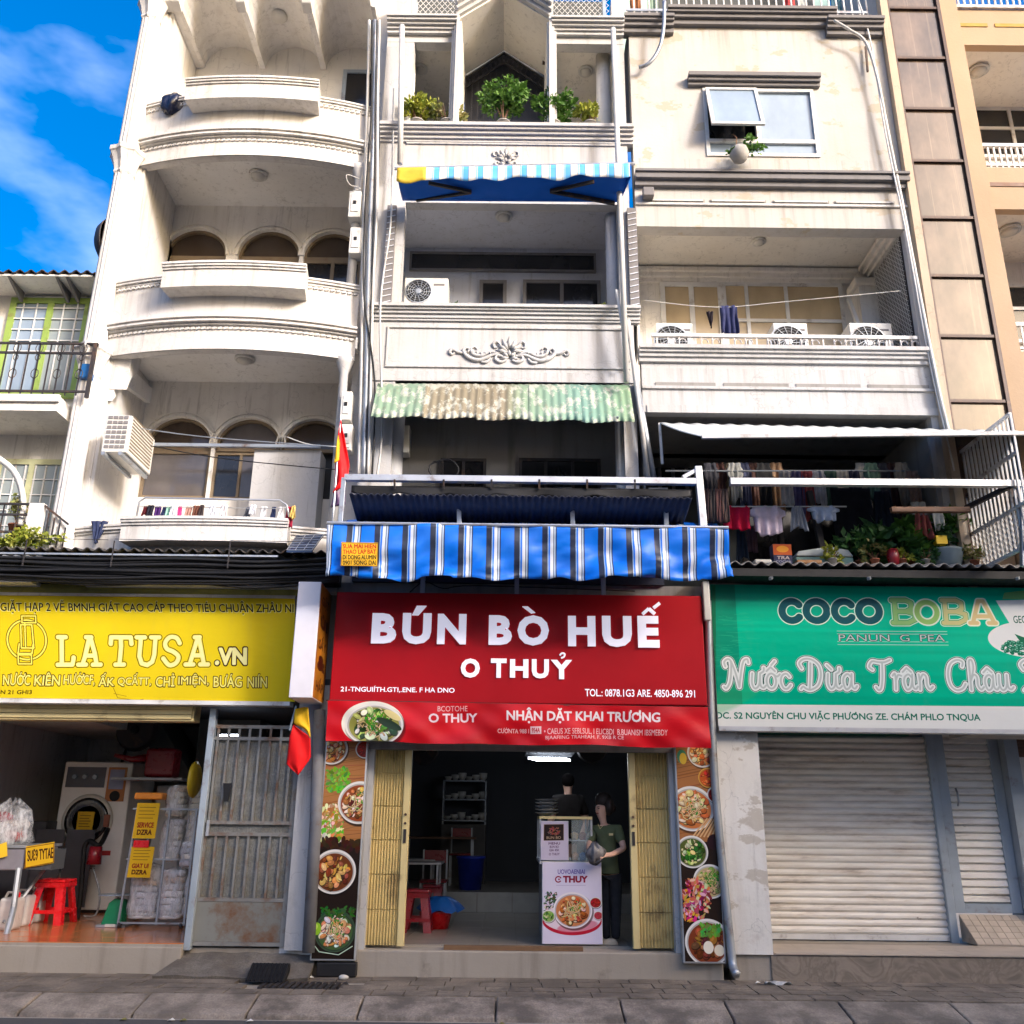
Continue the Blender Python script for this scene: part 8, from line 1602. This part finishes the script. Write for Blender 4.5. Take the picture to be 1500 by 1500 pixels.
MB().box(x0+.04, x1-.04, Yg2+.02, Yg2+.026, z0+.03, ztp2).build('wire_mesh', m, gt)
MB().box(x0+.05, x1-.05, Yg2-.012, Yg2+.018, z0+.04, zlow-.02).build('kick_plate', rusty('rusty kick plate', (.24,.24,.21), .9, .6, .2, 3), gt)
MB().box(x0-.03, x1+.0, Yg2+.1, Yg2+.12, z0-.05, ztp2+.01).build('dark_backing', M['shadewall'], gt)  # dark sheet in place of the unlit passage behind the gate
MB().box(x0+.10, x0+.13, Yg2-.05, Yg2-.02, zmB-.02, zmB+.14).build('handle', M['alu'], gt)
cl2 = thing('tube_light', 'small lit tube glimpsed through the top bars of the mesh gate', 'light', P3(335, 1080, 2.2)); MB().bar(P3(319, 1077, 2.2), P3(350, 1077, 2.2), .02).build('tube', M['tube'], cl2)
X, Z = W(333, 1160, .05); tag(MB().prism([(X-.05, Z+.09), (X+.04, Z+.09), (X+.02, Z-.10), (X-.02, Z-.10)], .03, .06).build('tube_holder', M['black']), 'small black tube tucked into the bars of the mesh gate', 'tube')
xf0, xf1 = WX(283, 1225, .05), WX(300, 1225, .05); MB().box((WX(270,1380,.05)+.0), xf1-.02, .03, .12, WZ(280, 1392, .05), WZ(300, 1038, .05)).build('gate_post', M['greymetal'], gt, bev=.006)
MB().box(x1+.012, WX(456, 1225, .05), .02, .35, WZ(440, 1392, .05), 2.95).build('pier', M['white'], LF)
tag(MB().tube([P3(468, 1040, -.1), P3(463, 1200, -.1), P3(452, 1395, -.1)], .065, 10).build('downpipe', rusty('grey flaking pipe', (.20,.20,.21), .3, .7, .1, 8), None, True), 'grey flaking round post between the white pier and the food panel', 'post')
Yf = -.28; fl = thing('flag', 'red flag with yellow top hanging in front of the white pier by the mesh gate', 'flag', P3(440, 1040, Yf))
cloth_poly([W(430, 1062, Yf), W(455, 1080, Yf), W(455, 1110, Yf), W(437, 1135, Yf), W(419, 1120, Yf), W(424, 1080, Yf)], Yf, M['flagred'], 'cloth', fl, .02); cloth_poly([W(433, 1036, Yf), W(452, 1036, Yf), W(455, 1080, Yf), W(446, 1068, Yf), W(430, 1060, Yf)], Yf-.012, M['flagyellow'], 'star_part', fl, .015)
MB().tube([P3(434, 1034, Yf), P3(424, 1070, Yf)], .01, 6).build('pole', M['galv'], fl)
# kerb ramp block
X, Z = W(393, 1422, -.32); t = thing('kerb_ramp', 'black ribbed rubber kerb ramp lying on the rough concrete ramp', 'kerb ramp', (X, -.3, .1)); mb = MB(); mb.prism([(-.46, .125), (-.2, .125), (-.2, .26), (-.24, .26)], X-.19, X+.19, 'X'); mb.build('body', M['black'], t, bev=.01)
for k in range(10): MB().bar((X-.17+.038*k, -.455, .137), (X-.17+.038*k, -.25, .262), .012).build('rib', M['black'], t)
# ------------------------------------------------------------ shuttered drinks shop
SF = thing('shuttered_shop', 'closed roller shutter frontage with a louvred side door and tiled ramp', 'shop front', (4.2, 0, .12)); zc_ = WZ(1240, 1397, 0)
MB().box(WX(1128, 1400, 0), 9, -.02, 1, .1, zc_-.02).build('step', M['stone'], SF, bev=.01)
for j in range(2):
    for i in range(12): X = WX(1135, 1400, 0)+.5*i-.13*j; MB().box(max(X, WX(1130, 1400, 0))+.002, X+.498, -.035+.39*j, .352+.39*j, zc_-.0115, zc_+random.uniform(-.001, .001)).build('step_tile', M.setdefault('stept', tilemat('beige step tile', (.50,.42,.33), .5, .3)), SF)
x0, x1 = WX(1053, 1230, -.02), WX(1122, 1230, -.02); MB().box((WX(1065,1385,-.02)+WX(1050,1075,-.02))/2, (WX(1138,1385,-.02)+WX(1103,1075,-.02))/2, -.035, .3, WZ(1100, 1398, -.02), 2.72).build('pier', plaster('off white metal clad pier', (.80,.78,.72), (.30,.15,.06), amt=.5, streak=.35, chips=.6), SF)
MB().box(2.32, 2.80, .0, .3, .1, WZ(1100, 1398, -.02)).build('pier_foot', M['concrete'], SF)
M['slat'] = None
m, tt, b_ = newmat('aged white shutter enamel'); n_ = ramp(tt, noise(tt, pos(tt), 2.2, 7, (.7, 1, 5), .7), [(.40, (.88,.85,.78)), (.56, (.76,.71,.63)), (.74, (.36,.30,.24))]); sp2 = ramp(tt, noise(tt, pos(tt), 6, 6, (1, 1, 2), .6), [(.70, 0.0), (.74, 1.0)]); tt.links.new(mix(tt, sp2, n_, (.16, .09, .045)), b_.inputs['Base Color']); b_.inputs['Roughness'].default_value = .55; M['slat'] = m
YS = Yfloor(1371, zc_)
MB().box(WX(1128, 1400, 0), 9, -.02, 1.6, zc_-.018, zc_-.012).build('bed', M['concrete'], SF)
xs0, xs1 = WX(1118, 1240, YS), WX(1372, 1240, YS); zs0, zs1 = WZ(1260, 1368, YS), WZ(1240, 1078, YS); ns = 29; h = (zs1-zs0)/ns
sh_ = thing('roller_shutter', 'lowered cream roller shutter with dirty horizontal slats', 'shutter', ((xs0+xs1)/2, YS, zs0)); first = None
for k in range(ns):
    z = zs0+h*k
    if first is None:
        first = MB().prism([(YS, z), (YS-.025, z+h*.30), (YS-.027, z+h*.62), (YS-.002, z+h*.97), (YS+.015, z+h*.97), (YS+.015, z)], xs0-.1, xs1, 'X').build('slat', m, sh_)
        continue
    share(first, first.location+Vector((0, random.uniform(-.0015, .0015), h*k)), sh_)
MB().box(xs0-.1, xs1, YS-.04, YS+.02, zs0-.06, zs0-.002).build('bottom_bar', M['whitemetal'], sh_)
MB().box(xs0-.1, xs1, YS+.017, YS+.2, zs0, 3.0).build('backing', M['dirty'], sh_)
MB().box(xs0-.1, xs1-.2, YS-.08, YS+.0, zs1+.005, zs1+.06).build('green_strip', simple('dark green strip', (.01,.10,.05), .5), sh_)
MB().box(xs1, xs1+.09, YS-.08, YS+.1, zs0-.09, 3.0).build('guide', M['greymetal'], sh_, bev=.006)
MB().box(2.55, 2.80, .3, YS+.2, .2, 3.0).build('wall', M['white'], SF)
# louvred door
dx0, dx1 = xs1+.095, WX(1476, 1210, YS); dz0 = WZ(1440, 1337, YS); dl = thing('louvred_door', 'grey framed door with narrow dented louvres above the tiled ramp', 'door', ((dx0+dx1)/2, YS, dz0))
fw = .12; MB().box(dx0, dx0+fw, YS-.06, YS, dz0, 2.95).build('stile', M['greymetal'], dl, bev=.006); MB().box(dx1-fw, dx1, YS-.06, YS, dz0, 2.95).build('stile', M['greymetal'], dl, bev=.006); MB().box(dx0+fw, dx1-fw, YS-.059, YS, dz0, dz0+.1).build('bottom_rail', M['greymetal'], dl)
nl = 25; h = (2.9-dz0-.1)/nl; first = None
for k in range(nl):
    z = dz0+.1+h*k
    if first is None: first = MB().prism([(YS-.005, z), (YS-.045, z+h*.25), (YS-.035, z+h*.9), (YS-.01, z+h), (YS+.005, z+h), (YS+.005, z)], dx0+fw, dx1-fw, 'X').build('slat', m, dl)
    else: share(first, first.location+Vector((0, random.uniform(-.002, .002), h*k)), dl)
MB().box(dx0, dx1, YS+.006, YS+.1, dz0, 3.0).build('backing', M['dirty'], dl)
MB().tube([(dx0+.2, YS-.05, 1.85), (dx0+.2, YS-.08, 1.9), (dx0+.2, YS-.08, 2.0), (dx0+.2, YS-.05, 2.05)], .012, 6).build('handle', M['galv'], dl)
MB().box(dx1+.004, dx1+.16, YS-.2, YS+.2, dz0-.2, 3.0).build('pier', M['greymetal'], SF); MB().box(dx1+.165, dx1+2.5, YS-.1, YS+.2, .2, 3.0).build('wall', M['cream'], SF)
xx = WX(1488, 1110, YS-.1); MB().box(xx, xx+.4, YS-.12, YS-.101, WZ(1490, 1110, YS), WZ(1490, 1083, YS)).build('brown_plate', M['wood'], SF)
MB().box(2.4, 9, .02, YS+.2, 2.72, 2.9).build('lintel', M['dirty'], SF)
yq = Yfloor(1378, zc_); rp = thing('tiled_ramp', 'small beige mosaic ramp rising to the louvred door', 'ramp', (dx0+.5, yq, zc_))
x_r = [dx0+.03]
MB().prism([(YS-.062, dz0-.02), (YS-.062, zc_+.003), (yq, zc_+.003), (yq, zc_+.008)], x_r[0], 8.5, 'X').build('ramp_base', M['concrete'], rp)
M['steptile'] = tilemat('beige mosaic tile', (.55,.46,.36), .5, .35)
for j in range(5):
    for i in range(26):
        u0, u1 = j/5, (j+1)/5-.02; xa = x_r[0]+.0+.095*i; A_ = Vector((0, yq, zc_+.010)); B_ = Vector((0, YS-.065, dz0-.018)); p, q_ = A_.lerp(B_, u0), A_.lerp(B_, u1)
        MB().add([(xa, p.y, p.z+.002), (xa+.088, p.y, p.z+.002), (xa+.088, q_.y, q_.z+.002), (xa, q_.y, q_.z+.002), (xa, p.y, p.z+.010), (xa+.088, p.y, p.z+.010), (xa+.088, q_.y, q_.z+.010), (xa, q_.y, q_.z+.010)], [(0,3,2,1),(4,5,6,7),(0,1,5,4),(1,2,6,5),(2,3,7,6),(3,0,4,7)]).build('tile', M['steptile'], rp)
# white rag / paper
tag(MB().grid(lambda u, v: (2.55+.26*u, -.28+.07*v, .135+.02*math.sin(9*u+4*v)), 10, 4).build('paper_scrap', M['lampglass'], None, True, solid=.002), 'dirty white scrap lying under the drain pipe elbow', 'scrap')
tag(ellip((-1.62, -.22, .14), (.05, .035, .025), 10, 6, .1).build('scrap', M['lampglass'], None, True), 'small white scrap on the pavement beside the black block', 'scrap')
# ------------------------------------------------------------ houses across the street (behind the camera)
for i, (a, b_, h, lab) in enumerate(((5.5, 14.3, 11.0, 'lowest house standing across the street behind the viewer'), (14.3, 18.8, 12.7, 'middle height house across the street next to the long terrace'), (18.8, 46, 14.0, 'tallest building across the street behind the viewer'))):
    t = thing('terrace_house', lab, 'house', ((a+b_)/2, -15, 0)); MB().box(a+.01, b_-.01, -24, -15, 0, h).build('wall', M['palewall'], t)
    n = int((b_-a)/1.6)
    for f_ in range(int(h/3.2)):
        for k in range(n): X = a+.4+(b_-a-.8)*(k+.25)/n; MB().box(X, X+.7, -15.0, -14.97, 1+3.2*f_, 2.3+3.2*f_).build('window', M['gdark'], t)

t = thing('filler_cabinet', 'dark cabinet added for the dark area behind the grey draped table', 'cabinet', (-6.3, 2.6, za_)); MB().box(-6.7, WX(58, 1270, 2.6), 2.6, 3.1, za_, 1.55).build('body', simple('dark cabinet', (.035,.035,.04), .5), t, bev=.01)  # added cabinet, stands in for the dark area behind the table
for k in range(3): MB().box(-6.65+.4*k, -6.28+.4*k, 2.585, 2.599, za_+.1, 1.45).build('cabinet_door', simple('dark door %d' % k, (.05,.05,.06), .4), t, bev=.004)
for k, (pa, pb) in enumerate((((215, 652), (515, 690)), ((160, 620), (500, 655)), ((420, 640), (512, 655)))):
    A_, B_ = P3(*pa, -.05 if k else .3), P3(*pb, -.15); cable(('thin cable sagging across the lowest arched windows', 'upper thin cable from the column to the flag meters', 'short loose cable ending at the flag meters')[k], [A_, tuple(a*.6+b*.4-(.05 if i == 2 else 0) for i, (a, b) in enumerate(zip(A_, B_))), B_], .007, ('black', 'galv', 'whitepvc')[k])
